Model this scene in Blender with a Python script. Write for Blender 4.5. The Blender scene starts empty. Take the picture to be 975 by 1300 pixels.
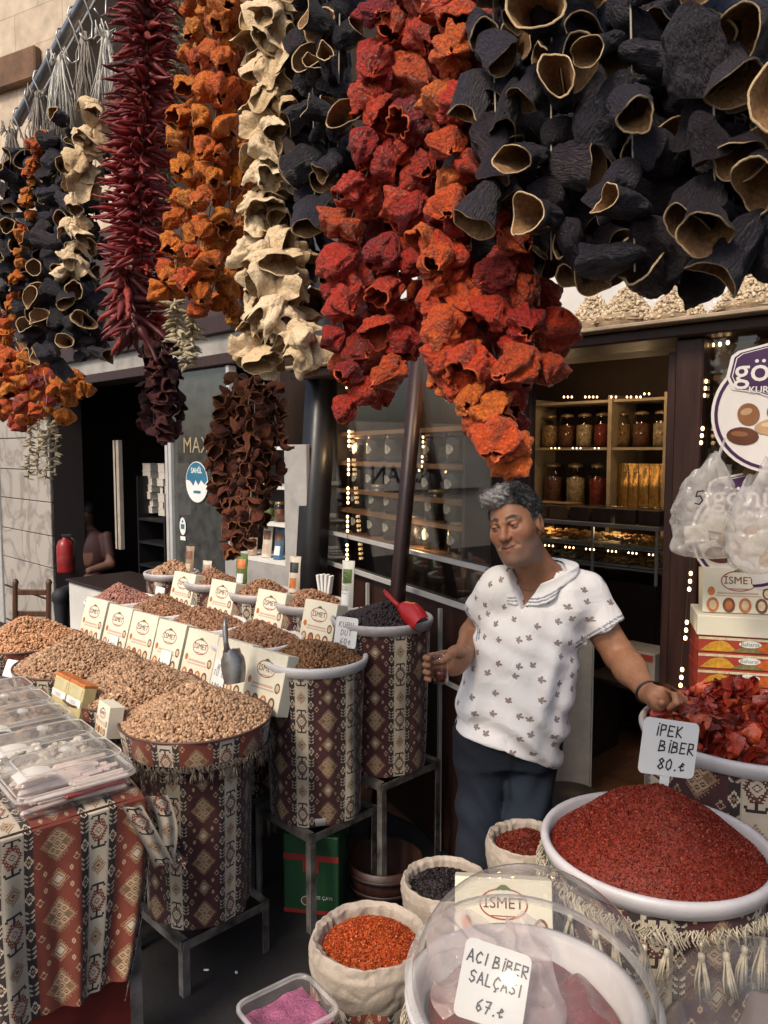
import bpy, math, random
import numpy as np
from mathutils import Vector, Matrix, noise
R = math.radians
rng = np.random.default_rng(7)
random.seed(7)
S = bpy.context.scene
COL = S.collection
# ------------------------------------------------------------------ camera
CAMZ = 1.72; PITCH = R(4.5); FPX = 977.0
cam_d = bpy.data.cameras.new('camera'); cam = bpy.data.objects.new('camera', cam_d); COL.objects.link(cam)
cam.location = (0, 0, CAMZ); cam.rotation_euler = (R(90) - PITCH, 0, 0)
cam_d.sensor_fit = 'VERTICAL'; cam_d.sensor_height = 36; cam_d.lens = 36 * FPX / 1300
cam_d.clip_start = 0.05; cam_d.clip_end = 500
S.camera = cam
cp, sp = math.cos(PITCH), math.sin(PITCH)
def at(px, py, d):
    x = (px - 487.5) / FPX * d; v = (650 - py) / FPX * d
    return Vector((x, d * cp + v * sp, CAMZ - d * sp + v * cp))
def onz(px, py, z):
    v = (650 - py) / FPX
    return at(px, py, (CAMZ - z) / (sp - v * cp))
Q = math.sqrt(.5)
def P(px, py, t):                       # point of the facade-parallel plane at distance t
    a = at(px, py, 1.0)
    return at(px, py, t / ((a.x + a.y) * Q))
def F(s, t, z=0.):                      # facade frame to world
    return Vector((Q * (s + t), Q * (t - s), z))
def toF(p):
    return ((p.x - p.y) * Q, (p.x + p.y) * Q, p.z)
FA = -math.pi / 4                       # rotation of the facade frame
# ------------------------------------------------------------------ materials
MATS = {}
def node(nt, t, **kw):
    n = nt.nodes.new(t)
    for k, v in kw.items():
        if k.startswith('i_'):
            key = k[2:]
            n.inputs[int(key) if key.isdigit() else key.replace('_', ' ')].default_value = v
        else: setattr(n, k, v)
    return n
def newmat(name):
    m = bpy.data.materials.new(name); m.use_nodes = True
    nt = m.node_tree; b = nt.nodes['Principled BSDF']
    return m, nt, b
def c4(c): return (c[0], c[1], c[2], 1)
def mat(name, col, rough=.6, var=.2, scale=12., bump=0., bscale=60., metal=0., spec=.4, cols=None, stretch=None, attr=None, coat=0, sss=0, trans=0, objrand=0.):
    """solid colour broken up by noise; cols = list of colours picked per object at random; attr = colour attribute"""
    if name in MATS: return MATS[name]
    m, nt, b = newmat(name); L = nt.links.new
    tc = node(nt, 'ShaderNodeTexCoord'); vec = tc.outputs['Object']
    if stretch:
        mp = node(nt, 'ShaderNodeMapping'); mp.inputs['Scale'].default_value = stretch; L(vec, mp.inputs['Vector']); vec = mp.outputs[0]
    if attr:
        a = node(nt, 'ShaderNodeAttribute', attribute_name=attr); base = a.outputs['Color']
    elif cols:
        oi = node(nt, 'ShaderNodeObjectInfo'); r = node(nt, 'ShaderNodeValToRGB'); r.color_ramp.interpolation = 'LINEAR'
        els = r.color_ramp.elements
        while len(els) < len(cols): els.new(.5)
        for i, c in enumerate(cols): els[i].position = i / (len(cols) - 1); els[i].color = c4(c)
        L(oi.outputs['Random'], r.inputs[0]); base = r.outputs[0]
    else:
        rgb = node(nt, 'ShaderNodeRGB'); rgb.outputs[0].default_value = c4(col); base = rgb.outputs[0]
    nz = node(nt, 'ShaderNodeTexNoise', i_Scale=scale, i_Detail=6., i_Roughness=.6); L(vec, nz.inputs['Vector'])
    mr = node(nt, 'ShaderNodeMapRange'); mr.inputs['From Min'].default_value = .3; mr.inputs['From Max'].default_value = .7
    mr.inputs['To Min'].default_value = 1 - var * 1.3; mr.inputs['To Max'].default_value = 1 + var * .7; L(nz.outputs[0], mr.inputs[0])
    vm = node(nt, 'ShaderNodeVectorMath', operation='SCALE'); L(base, vm.inputs[0]); L(mr.outputs[0], vm.inputs['Scale'])
    L(vm.outputs[0], b.inputs['Base Color'])
    b.inputs['Roughness'].default_value = rough; b.inputs['Metallic'].default_value = metal
    b.inputs['Specular IOR Level'].default_value = spec
    if coat: b.inputs['Coat Weight'].default_value = coat; b.inputs['Coat Roughness'].default_value = .15
    if sss: b.inputs['Subsurface Weight'].default_value = sss; b.inputs['Subsurface Radius'].default_value = (.01, .004, .002)
    if trans: b.inputs['Transmission Weight'].default_value = trans
    # roughness variation
    mr2 = node(nt, 'ShaderNodeMapRange'); mr2.inputs['To Min'].default_value = max(.05, rough - .12); mr2.inputs['To Max'].default_value = min(1, rough + .12)
    L(nz.outputs[0], mr2.inputs[0]); L(mr2.outputs[0], b.inputs['Roughness'])
    if bump:
        n2 = node(nt, 'ShaderNodeTexNoise', i_Scale=bscale, i_Detail=5., i_Roughness=.65); L(vec, n2.inputs['Vector'])
        bp = node(nt, 'ShaderNodeBump', i_Strength=bump, i_Distance=.01); L(n2.outputs[0], bp.inputs['Height']); L(bp.outputs[0], b.inputs['Normal'])
    MATS[name] = m
    return m
def glow(name, col, s):
    if name in MATS: return MATS[name]
    m, nt, b = newmat(name); b.inputs['Base Color'].default_value = c4(col)
    b.inputs['Emission Color'].default_value = c4(col); b.inputs['Emission Strength'].default_value = s
    MATS[name] = m; return m
def clear(name, tint=(1, 1, 1), ior=1.45, rough=.03, haze=.0, hazecol=(.9, .9, .9), bump=0, bscale=12):
    """thin clear sheet: transparent + fresnel gloss + a little milky diffuse"""
    if name in MATS: return MATS[name]
    m = bpy.data.materials.new(name); m.use_nodes = True; nt = m.node_tree; nt.nodes.clear(); L = nt.links.new
    out = node(nt, 'ShaderNodeOutputMaterial'); tr = node(nt, 'ShaderNodeBsdfTransparent'); tr.inputs[0].default_value = c4(tint)
    gl = node(nt, 'ShaderNodeBsdfGlossy'); gl.inputs['Roughness'].default_value = rough
    fr = node(nt, 'ShaderNodeFresnel', i_IOR=ior); ge = node(nt, 'ShaderNodeNewGeometry'); ma = node(nt, 'ShaderNodeMath', operation='MULTIPLY_ADD'); ma.inputs[1].default_value = -2.; ma.inputs[2].default_value = 1.; L(ge.outputs['Backfacing'], ma.inputs[0])
    pw = node(nt, 'ShaderNodeMath', operation='POWER'); pw.inputs[0].default_value = ior; L(ma.outputs[0], pw.inputs[1]); L(pw.outputs[0], fr.inputs['IOR'])   # same reflection from both sides of a thin sheet
    mx = node(nt, 'ShaderNodeMixShader'); L(fr.outputs[0], mx.inputs[0]); L(tr.outputs[0], mx.inputs[1]); L(gl.outputs[0], mx.inputs[2])
    last = mx.outputs[0]
    tc = node(nt, 'ShaderNodeTexCoord')
    if haze:
        df = node(nt, 'ShaderNodeBsdfDiffuse'); df.inputs[0].default_value = c4(hazecol)
        tl = node(nt, 'ShaderNodeBsdfTranslucent'); tl.inputs[0].default_value = c4(hazecol)
        ad = node(nt, 'ShaderNodeMixShader', i_0=.45); L(df.outputs[0], ad.inputs[1]); L(tl.outputs[0], ad.inputs[2])
        nz = node(nt, 'ShaderNodeTexNoise', i_Scale=14., i_Detail=5.); L(tc.outputs['Object'], nz.inputs['Vector'])
        mr = node(nt, 'ShaderNodeMapRange'); mr.inputs['From Min'].default_value = .35; mr.inputs['From Max'].default_value = .7
        mr.inputs['To Min'].default_value = haze * .6; mr.inputs['To Max'].default_value = min(1, haze * 1.5); L(nz.outputs[0], mr.inputs[0])
        m2 = node(nt, 'ShaderNodeMixShader'); L(mr.outputs[0], m2.inputs[0]); L(last, m2.inputs[1]); L(ad.outputs[0], m2.inputs[2]); last = m2.outputs[0]
    if bump:
        n2 = node(nt, 'ShaderNodeTexNoise', i_Scale=bscale, i_Detail=4.); L(tc.outputs['Object'], n2.inputs['Vector'])
        bp = node(nt, 'ShaderNodeBump', i_Strength=bump, i_Distance=.02); L(n2.outputs[0], bp.inputs['Height']); L(bp.outputs[0], gl.inputs['Normal']); L(bp.outputs[0], fr.inputs['Normal'])
    L(last, out.inputs[0]); MATS[name] = m; return m
# ------------------------------------------------------------------ objects
def thing(name, label, cat, loc=(0, 0, 0), rotz=0., group=None):
    o = bpy.data.objects.new(name, None); COL.objects.link(o); o.empty_display_size = .05
    o.location = loc; o.rotation_euler = (0, 0, rotz); tag(o, label, cat, group); return o
def tag(o, label=None, cat=None, group=None, kind=None):
    if label: o['label'] = label
    if cat: o['category'] = cat
    if group: o['group'] = group
    if kind: o['kind'] = kind
    return o
def link(name, me, parent=None, loc=None, rot=None, sc=None):
    o = bpy.data.objects.new(name, me); COL.objects.link(o)
    if parent is not None: o.parent = parent
    if loc is not None: o.location = loc
    if rot is not None: o.rotation_euler = rot
    if sc is not None: o.scale = sc if hasattr(sc, '__len__') else (sc, sc, sc)
    return o
def dup(root, loc=None, rotz=None, label=None, group=None):
    r = root.copy(); COL.objects.link(r)
    if loc is not None: r.location = loc
    if rotz is not None: r.rotation_euler = (0, 0, rotz)
    if label: r['label'] = label
    if group: r['group'] = group
    def rec(a, b):
        for ch in list(a.children):
            c = ch.copy(); COL.objects.link(c); c.parent = b; rec(ch, c)
    rec(root, r); return r
class MB:
    def __init__(s): s.v = []; s.f = []; s.m = []; s.n = 0; s.sm = []
    def add(s, v, f, m=0, smooth=False, M=None):
        if M is not None: v = [M @ Vector(p) for p in v]
        s.v.extend([tuple(p) for p in v]); n = s.n
        for q in f: s.f.append(tuple(i + n for i in q)); s.m.append(m); s.sm.append(smooth)
        s.n += len(v); return s
    def box(s, c, d, m=0, M=None, b=0.):
        x, y, z = d[0] / 2, d[1] / 2, d[2] / 2; cx, cy, cz = c
        if b <= 0:
            v = [(cx + i * x, cy + j * y, cz + k * z) for i in (-1, 1) for j in (-1, 1) for k in (-1, 1)]
            f = [(0, 1, 3, 2), (4, 6, 7, 5), (0, 4, 5, 1), (2, 3, 7, 6), (0, 2, 6, 4), (1, 5, 7, 3)]
            return s.add(v, f, m, False, M)
        b = min(b, x * .95, y * .95, z * .95); v = []; ids = {}
        for i in (-1, 1):
            for j in (-1, 1):
                for k in (-1, 1):
                    for ax in range(3):
                        p = [i * x, j * y, k * z]
                        for a2 in range(3):
                            if a2 != ax: p[a2] -= (i, j, k)[a2] * b
                        ids[(i, j, k, ax)] = len(v); v.append((cx + p[0], cy + p[1], cz + p[2]))
        f = []
        for ax in range(3):
            o1, o2 = (ax + 1) % 3, (ax + 2) % 3
            for sg in (-1, 1):
                q = []
                for a_, b_ in ((-1, -1), (1, -1), (1, 1), (-1, 1)):
                    k = [0, 0, 0]; k[ax] = sg; k[o1] = a_; k[o2] = b_; q.append(ids[(*k, ax)])
                f.append(tuple(q if sg > 0 else q[::-1]))
            for a_ in (-1, 1):
                for b_ in (-1, 1):     # edge along ax
                    k0 = [0, 0, 0]; k1 = [0, 0, 0]; k0[ax] = -1; k1[ax] = 1
                    for k in (k0, k1): k[o1] = a_; k[o2] = b_
                    q = [ids[(*k0, o1)], ids[(*k1, o1)], ids[(*k1, o2)], ids[(*k0, o2)]]
                    f.append(tuple(q if a_ * b_ < 0 else q[::-1]))
        for i in (-1, 1):
            for j in (-1, 1):
                for k in (-1, 1):
                    q = [ids[(i, j, k, a_)] for a_ in range(3)]
                    f.append(tuple(q if i * j * k > 0 else q[::-1]))
        return s.add(v, f, m, False, M)
    def tube(s, pts, r, m=0, n=8, M=None, cap=True):
        pts = [Vector(p) for p in pts]; rs = r if hasattr(r, '__len__') else [r] * len(pts)
        v = []; f = []; up = None
        for i, p in enumerate(pts):
            d = (pts[min(i + 1, len(pts) - 1)] - pts[max(i - 1, 0)]).normalized()
            if up is None:
                up = Vector((0, 0, 1)) if abs(d.z) < .9 else Vector((1, 0, 0))
            a = d.cross(up).normalized(); b = a.cross(d).normalized(); up = b
            for k in range(n):
                t = 2 * math.pi * k / n; v.append(p + (a * math.cos(t) + b * math.sin(t)) * rs[i])
        for i in range(len(pts) - 1):
            for k in range(n):
                f.append((i * n + k, i * n + (k + 1) % n, (i + 1) * n + (k + 1) % n, (i + 1) * n + k))
        s.add(v, f, m, True, M)
        if cap:
            e = (len(pts) - 1) * n; base = s.n - len(v)
            s.f.append(tuple(base + k for k in range(n))[::-1]); s.m.append(m); s.sm.append(False)
            s.f.append(tuple(base + e + k for k in range(n))); s.m.append(m); s.sm.append(False)
        return s
    def lathe(s, prof, m=0, n=32, M=None, c=(0, 0, 0), smooth=True, wob=None):
        v = []; f = []
        for j, (r, z) in enumerate(prof):
            for k in range(n):
                t = 2 * math.pi * k / n; rr = r * (wob(t, j) if wob else 1)
                v.append((c[0] + rr * math.cos(t), c[1] + rr * math.sin(t), c[2] + z))
        for j in range(len(prof) - 1):
            for k in range(n):
                f.append((j * n + k, j * n + (k + 1) % n, (j + 1) * n + (k + 1) % n, (j + 1) * n + k))
        return s.add(v, f, m, smooth, M)
    def grid(s, fn, nu, nv, m=0, smooth=True, closeu=False, M=None):
        v = [fn(i / (nu if closeu else nu - 1), j / (nv - 1)) for j in range(nv) for i in range(nu)]
        f = []
        for j in range(nv - 1):
            for i in range(nu if closeu else nu - 1):
                f.append((j * nu + i, j * nu + (i + 1) % nu, (j + 1) * nu + (i + 1) % nu, (j + 1) * nu + i))
        return s.add(v, f, m, smooth, M)
    def mesh(s, name, mats):
        me = bpy.data.meshes.new(name); me.from_pydata(s.v, [], s.f)
        for x in (mats if isinstance(mats, (list, tuple)) else [mats]): me.materials.append(x)
        me.polygons.foreach_set('material_index', s.m); me.polygons.foreach_set('use_smooth', s.sm); me.update(); return me
    def build(s, name, mats, parent=None, loc=None, rot=None):
        return link(name, s.mesh(name, mats), parent, loc, rot)
def np_mesh(name, V, Fq, mats, col=None, smooth=True, mi=None, dom='POINT'):
    """fast mesh from numpy arrays; Fq (n,k) all faces with k corners"""
    me = bpy.data.meshes.new(name); nv = len(V); nf, k = Fq.shape
    me.vertices.add(nv); me.vertices.foreach_set('co', np.ascontiguousarray(V, np.float32).ravel())
    me.loops.add(nf * k); me.loops.foreach_set('vertex_index', np.ascontiguousarray(Fq, np.int32).ravel())
    me.polygons.add(nf); me.polygons.foreach_set('loop_start', np.arange(0, nf * k, k, dtype=np.int32))
    me.polygons.foreach_set('loop_total', np.full(nf, k, np.int32))
    me.polygons.foreach_set('use_smooth', np.full(nf, bool(smooth)))
    for x in (mats if isinstance(mats, (list, tuple)) else [mats]): me.materials.append(x)
    if mi is not None: me.polygons.foreach_set('material_index', np.ascontiguousarray(mi, np.int32))
    me.update(calc_edges=True)
    if col is not None:
        a = me.attributes.new('col', 'FLOAT_COLOR', dom)
        c = np.ones((len(col), 4), np.float32); c[:, :3] = col; a.data.foreach_set('color', c.ravel())
    return me
def rotmats(n, g=None):
    g = g or rng; q = g.normal(size=(n, 4)); q /= np.linalg.norm(q, axis=1)[:, None]; w, x, y, z = q.T
    return np.stack([1 - 2 * (y * y + z * z), 2 * (x * y - z * w), 2 * (x * z + y * w), 2 * (x * y + z * w), 1 - 2 * (x * x + z * z), 2 * (y * z - x * w), 2 * (x * z - y * w), 2 * (y * z + x * w), 1 - 2 * (x * x + y * y)], 1).reshape(-1, 3, 3)
# ------------------------------------------------------------------ lettering
_tcache = {}
def text_vf(txt, size, bold=0.):
    k = (txt, bold)
    if k not in _tcache:
        cu = bpy.data.curves.new('t', 'FONT'); cu.body = txt; cu.size = 1; cu.align_x = 'CENTER'; cu.align_y = 'CENTER'; cu.resolution_u = 3; cu.offset = bold
        o = bpy.data.objects.new('t', cu); COL.objects.link(o); bpy.context.view_layer.update()
        me = bpy.data.meshes.new_from_object(o.evaluated_get(bpy.context.evaluated_depsgraph_get()))
        _tcache[k] = ([tuple(v.co) for v in me.vertices], [tuple(p.vertices) for p in me.polygons])
        bpy.data.objects.remove(o); bpy.data.curves.remove(cu); bpy.data.meshes.remove(me)
    v, f = _tcache[k]; return [(a[0] * size, a[1] * size) for a in v], f
def put_text(mb, txt, size, x, z, y=-.001, m=0, M=None, bold=0., sx=1., arch=0.):
    v, f = text_vf(txt, size, bold)
    mb.add([(x + a[0] * sx, y, z + a[1] + arch * (a[0] / size) ** 2 * size) for a in v], f, m, False, M)
# handwriting: strokes on a 4 x 6 grid
GL = {'A': [[(0, 0), (1.8, 6), (4, 0)], [(.7, 2), (3.2, 2.2)]], 'B': [[(0, 0), (.3, 6), (3, 5.6), (3, 3.8), (.4, 3.1), (3.6, 2.6), (3.7, .7), (0, 0)]],
 'C': [[(3.8, 5), (2, 6), (.3, 4), (.2, 1.8), (1.8, 0), (3.8, .8)]], 'Ç': [[(3.8, 5), (2, 6), (.3, 4), (.2, 1.8), (1.8, 0), (3.8, .8)], [(2, 0), (2.3, -1), (1.4, -1.4)]],
 'D': [[(0, 0), (.2, 6), (2.6, 5.4), (3.8, 3), (2.8, .6), (0, 0)]], 'E': [[(3.6, 5.8), (.2, 6), (.1, 0), (3.6, .2)], [(.2, 3), (2.9, 3.2)]],
 'I': [[(1.5, 0), (1.6, 6)]], 'İ': [[(1.5, 0), (1.6, 5)], [(1.4, 6.4), (1.9, 6.6)]], 'K': [[(.2, 0), (.2, 6)], [(3.5, 6), (.3, 2.8), (3.8, 0)]],
 'L': [[(.3, 6), (.1, 0), (3.4, .2)]], 'P': [[(.2, 0), (.1, 6), (3.2, 5.8), (3.4, 3.4), (.2, 2.8)]], 'R': [[(.2, 0), (.1, 6), (3.2, 5.8), (3.4, 3.6), (.2, 3), (3.7, 0)]],
 'S': [[(3.6, 5.2), (2, 6), (.5, 4.8), (1, 3.4), (3, 2.6), (3.5, 1.2), (2, 0), (.2, .8)]], 'T': [[(0, 6), (4, 5.9)], [(2, 6), (1.9, 0)]],
 'U': [[(.1, 6), (.3, 1), (1.8, 0), (3.4, 1), (3.6, 6)]], 'N': [[(0, 0), (.2, 6), (3.4, 0), (3.6, 6)]], 'M': [[(0, 0), (.4, 6), (2, 2), (3.6, 6), (4, 0)]],
 '0': [[(2, 6), (.3, 4.4), (.3, 1.4), (1.9, 0), (3.5, 1.5), (3.5, 4.5), (2, 6)]], '1': [[(.6, 4.6), (2, 6), (2, 0)]], '2': [[(.3, 4.6), (1.8, 6), (3.4, 4.6), (.2, 0), (3.8, .1)]],
 '5': [[(3.5, 6), (.7, 5.8), (.5, 3.4), (2.4, 3.7), (3.6, 2), (2.4, 0), (.2, .5)]], '6': [[(3, 6), (.8, 4), (.3, 1.4), (1.8, 0), (3.4, 1.4), (2, 3), (.5, 2)]],
 '7': [[(.2, 5.8), (3.7, 6), (1.4, 0)], [(1, 3), (3.3, 3.2)]], '8': [[(2, 3.2), (.5, 4.6), (2, 6), (3.4, 4.8), (2, 3.2), (.2, 1.4), (1.9, 0), (3.7, 1.4), (2, 3.2)]],
 '.': [[(1, 0), (1.4, .3)]], '₺': [[(3.6, 3.8), (2.4, 4.4), (1.2, 2.4), (2, .3), (3.8, .9)], [(.2, 2.2), (3, 3)]], ' ': []}
def hand(mb, txt, h, x, z, y=-.001, m=0, w=.0016, M=None, lean=.08):
    sc = h / 6; cx = x
    for ch in txt:
        for st in GL.get(ch, []):
            pts = [(cx + p[0] * sc * .9 + lean * p[1] * sc + random.uniform(-.15, .15) * sc, z + p[1] * sc + random.uniform(-.15, .15) * sc) for p in st]
            for a, b in zip(pts, pts[1:]):
                d = Vector((b[0] - a[0], b[1] - a[1])); L_ = max(d.length, 1e-6); d /= L_; q = Vector((-d.y, d.x)) * w / 2; e = d * w * .4
                mb.add([(a[0] - e.x + q.x, y, a[1] - e.y + q.y), (a[0] - e.x - q.x, y, a[1] - e.y - q.y), (b[0] + e.x - q.x, y, b[1] + e.y - q.y), (b[0] + e.x + q.x, y, b[1] + e.y + q.y)], [(0, 1, 2, 3)], m, False, M)
                y -= 6e-6
        cx += sc * (5.0 if ch not in 'Iİ. ' else 3.0)
def disc(mb, cx, cz, rx, rz, y=-.001, m=0, n=24, M=None, rot=0.):
    v = []
    for k in range(n):
        t = 2 * math.pi * k / n; a, b = rx * math.cos(t), rz * math.sin(t)
        v.append((cx + a * math.cos(rot) - b * math.sin(rot), y, cz + a * math.sin(rot) + b * math.cos(rot)))
    mb.add(v, [tuple(range(n))], m, False, M)
def ring(mb, cx, cz, rx, rz, w, y=-.001, m=0, n=28, M=None):
    v = []
    for k in range(n):
        t = 2 * math.pi * k / n; v += [(cx + rx * math.cos(t), y, cz + rz * math.sin(t)), (cx + (rx - w) * math.cos(t), y, cz + (rz - w) * math.sin(t))]
    mb.add(v, [(2 * k, 2 * k + 1, (2 * k + 3) % (2 * n), (2 * k + 2) % (2 * n)) for k in range(n)], m, False, M)
def rect(mb, x0, x1, z0, z1, y=-.001, m=0, M=None):
    mb.add([(x0, y, z0), (x1, y, z0), (x1, y, z1), (x0, y, z1)], [(0, 1, 2, 3)], m, False, M)
# ------------------------------------------------------------------ world, sun
SUN_EL = R(48); SUN_DIR = Vector((.62, .78, 0)).normalized()     # horizontal direction the light travels
def setup_light():
    w = bpy.data.worlds.new('World'); S.world = w; w.use_nodes = True; nt = w.node_tree
    sky = nt.nodes.new('ShaderNodeTexSky'); sky.sky_type = 'NISHITA'; sky.sun_disc = False; sky.sun_elevation = SUN_EL
    tos = -SUN_DIR; sky.sun_rotation = math.atan2(tos.x, tos.y)
    sky.dust_density = 4.0; sky.air_density = 1.0
    bg = nt.nodes['Background']; bg.inputs['Strength'].default_value = SKY_S; nt.links.new(sky.outputs[0], bg.inputs['Color'])
    ld = bpy.data.lights.new('sun', 'SUN'); ld.energy = SUN_S; ld.angle = R(13.0); ld.color = (1, .88, .72)
    o = bpy.data.objects.new('sun', ld); COL.objects.link(o); o.location = (-4, -4, 8)
    d = Vector((SUN_DIR.x * math.cos(SUN_EL), SUN_DIR.y * math.cos(SUN_EL), -math.sin(SUN_EL)))
    o.rotation_euler = d.to_track_quat('-Z', 'Y').to_euler()
    vs = S.view_settings; vs.view_transform = 'Standard'; vs.look = 'None'; vs.gamma = 1; vs.use_curve_mapping = False; vs.exposure = EXPO
SKY_S, SUN_S, EXPO = .15, 2.3, 0.34
setup_light()
S.cycles.max_bounces = 10; S.cycles.transparent_max_bounces = 24; S.cycles.use_denoising = True
# ------------------------------------------------------------------ kilim cloth
CREAM, DARK, TAN, LTAN = (.47, .40, .30), (.036, .024, .024), (.27, .165, .09), (.40, .28, .17)
PLUM, RUST = (.066, .024, .025), (.165, .040, .026)
TW, TH = 70, 62
def kilim_tile(field):
    c = np.zeros((TH, TW, 3)); c[:] = field; yy, xx = np.mgrid[0:TH, 0:TW]
    c[:, 0:18] = CREAM
    brown = np.array(field) * .9 + np.array((.04, .015, .01))
    # cream stripe: stepped hexagon + T bars, then a rayed sun
    dx, dy = np.abs(xx - 8.5), np.abs(yy - 17)
    s = (xx < 18)
    hexa = s & (dx + dy * .55 < 8.5) & (dy < 10); c[hexa] = brown
    c[s & (dx + dy * .8 < 5.2)] = CREAM; c[s & (dx + dy * .9 < 3.2)] = brown; c[s & (dx + dy < 1.6)] = CREAM
    c[hexa & ((xx + yy * 2) % 5 == 0) & (dx + dy * .55 > 5)] = CREAM
    for t, sg in ((2, 1), (32, -1)):
        d_ = (yy - t) * sg
        c[s & (d_ >= 0) & (d_ < 2) & (dx < 6.5)] = DARK; c[s & (d_ >= 0) & (d_ < 7) & (dx < 1.4)] = DARK
        c[s & (d_ >= 2) & (d_ < 4) & (dx > 4.6) & (dx < 6.6)] = DARK
    dy = np.abs(yy - 48)
    c[s & (dx * 1.0 + dy * .8 < 7) & (((xx - 8) * 2 + (yy - 48)) % 3 != 0)] = TAN; c[s & (dx + dy < 4.6)] = TAN
    c[s & (dx + dy < 3)] = CREAM; c[s & (dx + dy < 1.7)] = brown
    c[s & (dx > 8)] = np.array(CREAM) * .8
    # dark bands
    for x0 in (18, 63):
        b = (xx >= x0) & (xx < x0 + 7); c[b] = DARK; cx = x0 + 3
        dx = np.abs(xx - cx)
        for y0 in (8, 39):
            dy = np.abs(yy - y0); m = b & (dx * 1.5 + dy < 6); c[m] = CREAM; c[b & (dx * 1.5 + dy < 3.6)] = DARK; c[b & (dx * 1.5 + dy < 1.6)] = TAN
        for y0 in (18, 22, 26, 49, 53, 57):
            c[b & (np.abs(yy - y0 - dx * .9) < .9) & (dx > .4) & (dx < 3.4)] = np.array(CREAM) * .85
    # field medallions
    f = (xx >= 25) & (xx < 63); cx = 43.5; dx = np.abs(xx - cx); dy = np.abs(yy - 17)
    st = np.floor(dx / 2) * 2 + np.floor(dy / 2) * 2 * .85
    c[f & (st < 13)] = TAN; c[f & (st < 13) & (st > 10.6) & ((xx + yy) % 2 == 0)] = field
    c[f & (st < 9.4)] = np.array(TAN) * .62
    for ox, oy in ((0, 0), (4, 5), (-4, 5), (4, -5), (-4, -5), (0, 8), (0, -8)):
        d = np.abs(xx - cx - ox) + np.abs(yy - 17 - oy); c[f & (d < 3.6)] = LTAN; c[f & (d < 2)] = np.array(field) * .7; c[f & (d < .9)] = LTAN
    dy = np.abs(yy - 48); d = dx + dy * .9
    c[f & (d < 9) & (d > 6.8) & ((xx * 2 + yy) % 3 != 0)] = TAN; c[f & (d < 6.4)] = LTAN; c[f & (d < 5)] = np.array(field) * .7
    for ox, oy in ((2, 0), (-2, 0), (0, 2), (0, -2)):
        c[f & (np.abs(xx - cx - ox) + np.abs(yy - 48 - oy) < 1.6)] = CREAM
    for ox, oy in ((28.5, 33), (58.5, 33), (28.5, 2), (58.5, 2), (33, 42), (54, 42), (33, 56), (54, 56)):
        k = 3.4 if oy in (33, 2) else 2.2
        d = np.abs(xx - ox) * 1.1 + np.abs(yy - oy) * .9; c[f & (d < k)] = LTAN; c[f & (d < k - 1.5)] = field
    return c
TILE = {'plum': kilim_tile(PLUM), 'rust': kilim_tile(RUST)}
def cloth_mat(name='kilim_cloth'):
    if name in MATS: return MATS[name]
    m, nt, b = newmat(name); L = nt.links.new
    a = node(nt, 'ShaderNodeAttribute', attribute_name='col'); tc = node(nt, 'ShaderNodeTexCoord')
    nz = node(nt, 'ShaderNodeTexNoise', i_Scale=9., i_Detail=7.); L(tc.outputs['Object'], nz.inputs['Vector'])
    mr = node(nt, 'ShaderNodeMapRange'); mr.inputs['From Min'].default_value = .3; mr.inputs['From Max'].default_value = .7; mr.inputs['To Min'].default_value = .72; mr.inputs['To Max'].default_value = 1.12
    L(nz.outputs[0], mr.inputs[0]); vm = node(nt, 'ShaderNodeVectorMath', operation='SCALE'); L(a.outputs['Color'], vm.inputs[0]); L(mr.outputs[0], vm.inputs['Scale']); L(vm.outputs[0], b.inputs['Base Color'])
    b.inputs['Roughness'].default_value = .9; b.inputs['Specular IOR Level'].default_value = .15; b.inputs['Sheen Weight'].default_value = .15
    wv = node(nt, 'ShaderNodeTexNoise', i_Scale=420., i_Detail=2.); L(tc.outputs['Object'], wv.inputs['Vector'])
    bp = node(nt, 'ShaderNodeBump', i_Strength=.5, i_Distance=.002); L(wv.outputs[0], bp.inputs['Height']); L(bp.outputs[0], b.inputs['Normal'])
    MATS[name] = m; return m
def kilim_cyl(name, r0, r1, h, tile, reps=6, cell=.003, phase=0, wob=.004, yshift=0, seed=0):
    """cloth round a bucket: every face one stitch cell of the weave (base z=0)"""
    nx = reps * TW; ny = max(4, int(h / cell)); T = TILE[tile]
    th = np.linspace(0, 2 * np.pi, nx, endpoint=False); z = np.linspace(0, h, ny + 1); TH_, Z = np.meshgrid(th, z)
    g = np.random.default_rng(seed); rr = r0 + (r1 - r0) * Z / h
    for k in range(5): rr = rr + wob * .5 * np.sin(TH_ * g.integers(3, 14) + g.uniform(0, 6) + Z * g.uniform(-9, 9))
    V = np.stack([rr * np.cos(TH_), rr * np.sin(TH_), Z], -1).reshape(-1, 3)
    i = np.arange(nx); j = np.arange(ny); I, J = np.meshgrid(i, j); I = I.ravel(); J = J.ravel(); I2 = (I + 1) % nx
    Fq = np.stack([J * nx + I, J * nx + I2, (J + 1) * nx + I2, (J + 1) * nx + I], 1)
    col = T[(J + yshift) % TH, (I + phase) % TW]
    return np_mesh(name, V, Fq, cloth_mat(), col, True, dom='FACE')
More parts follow.
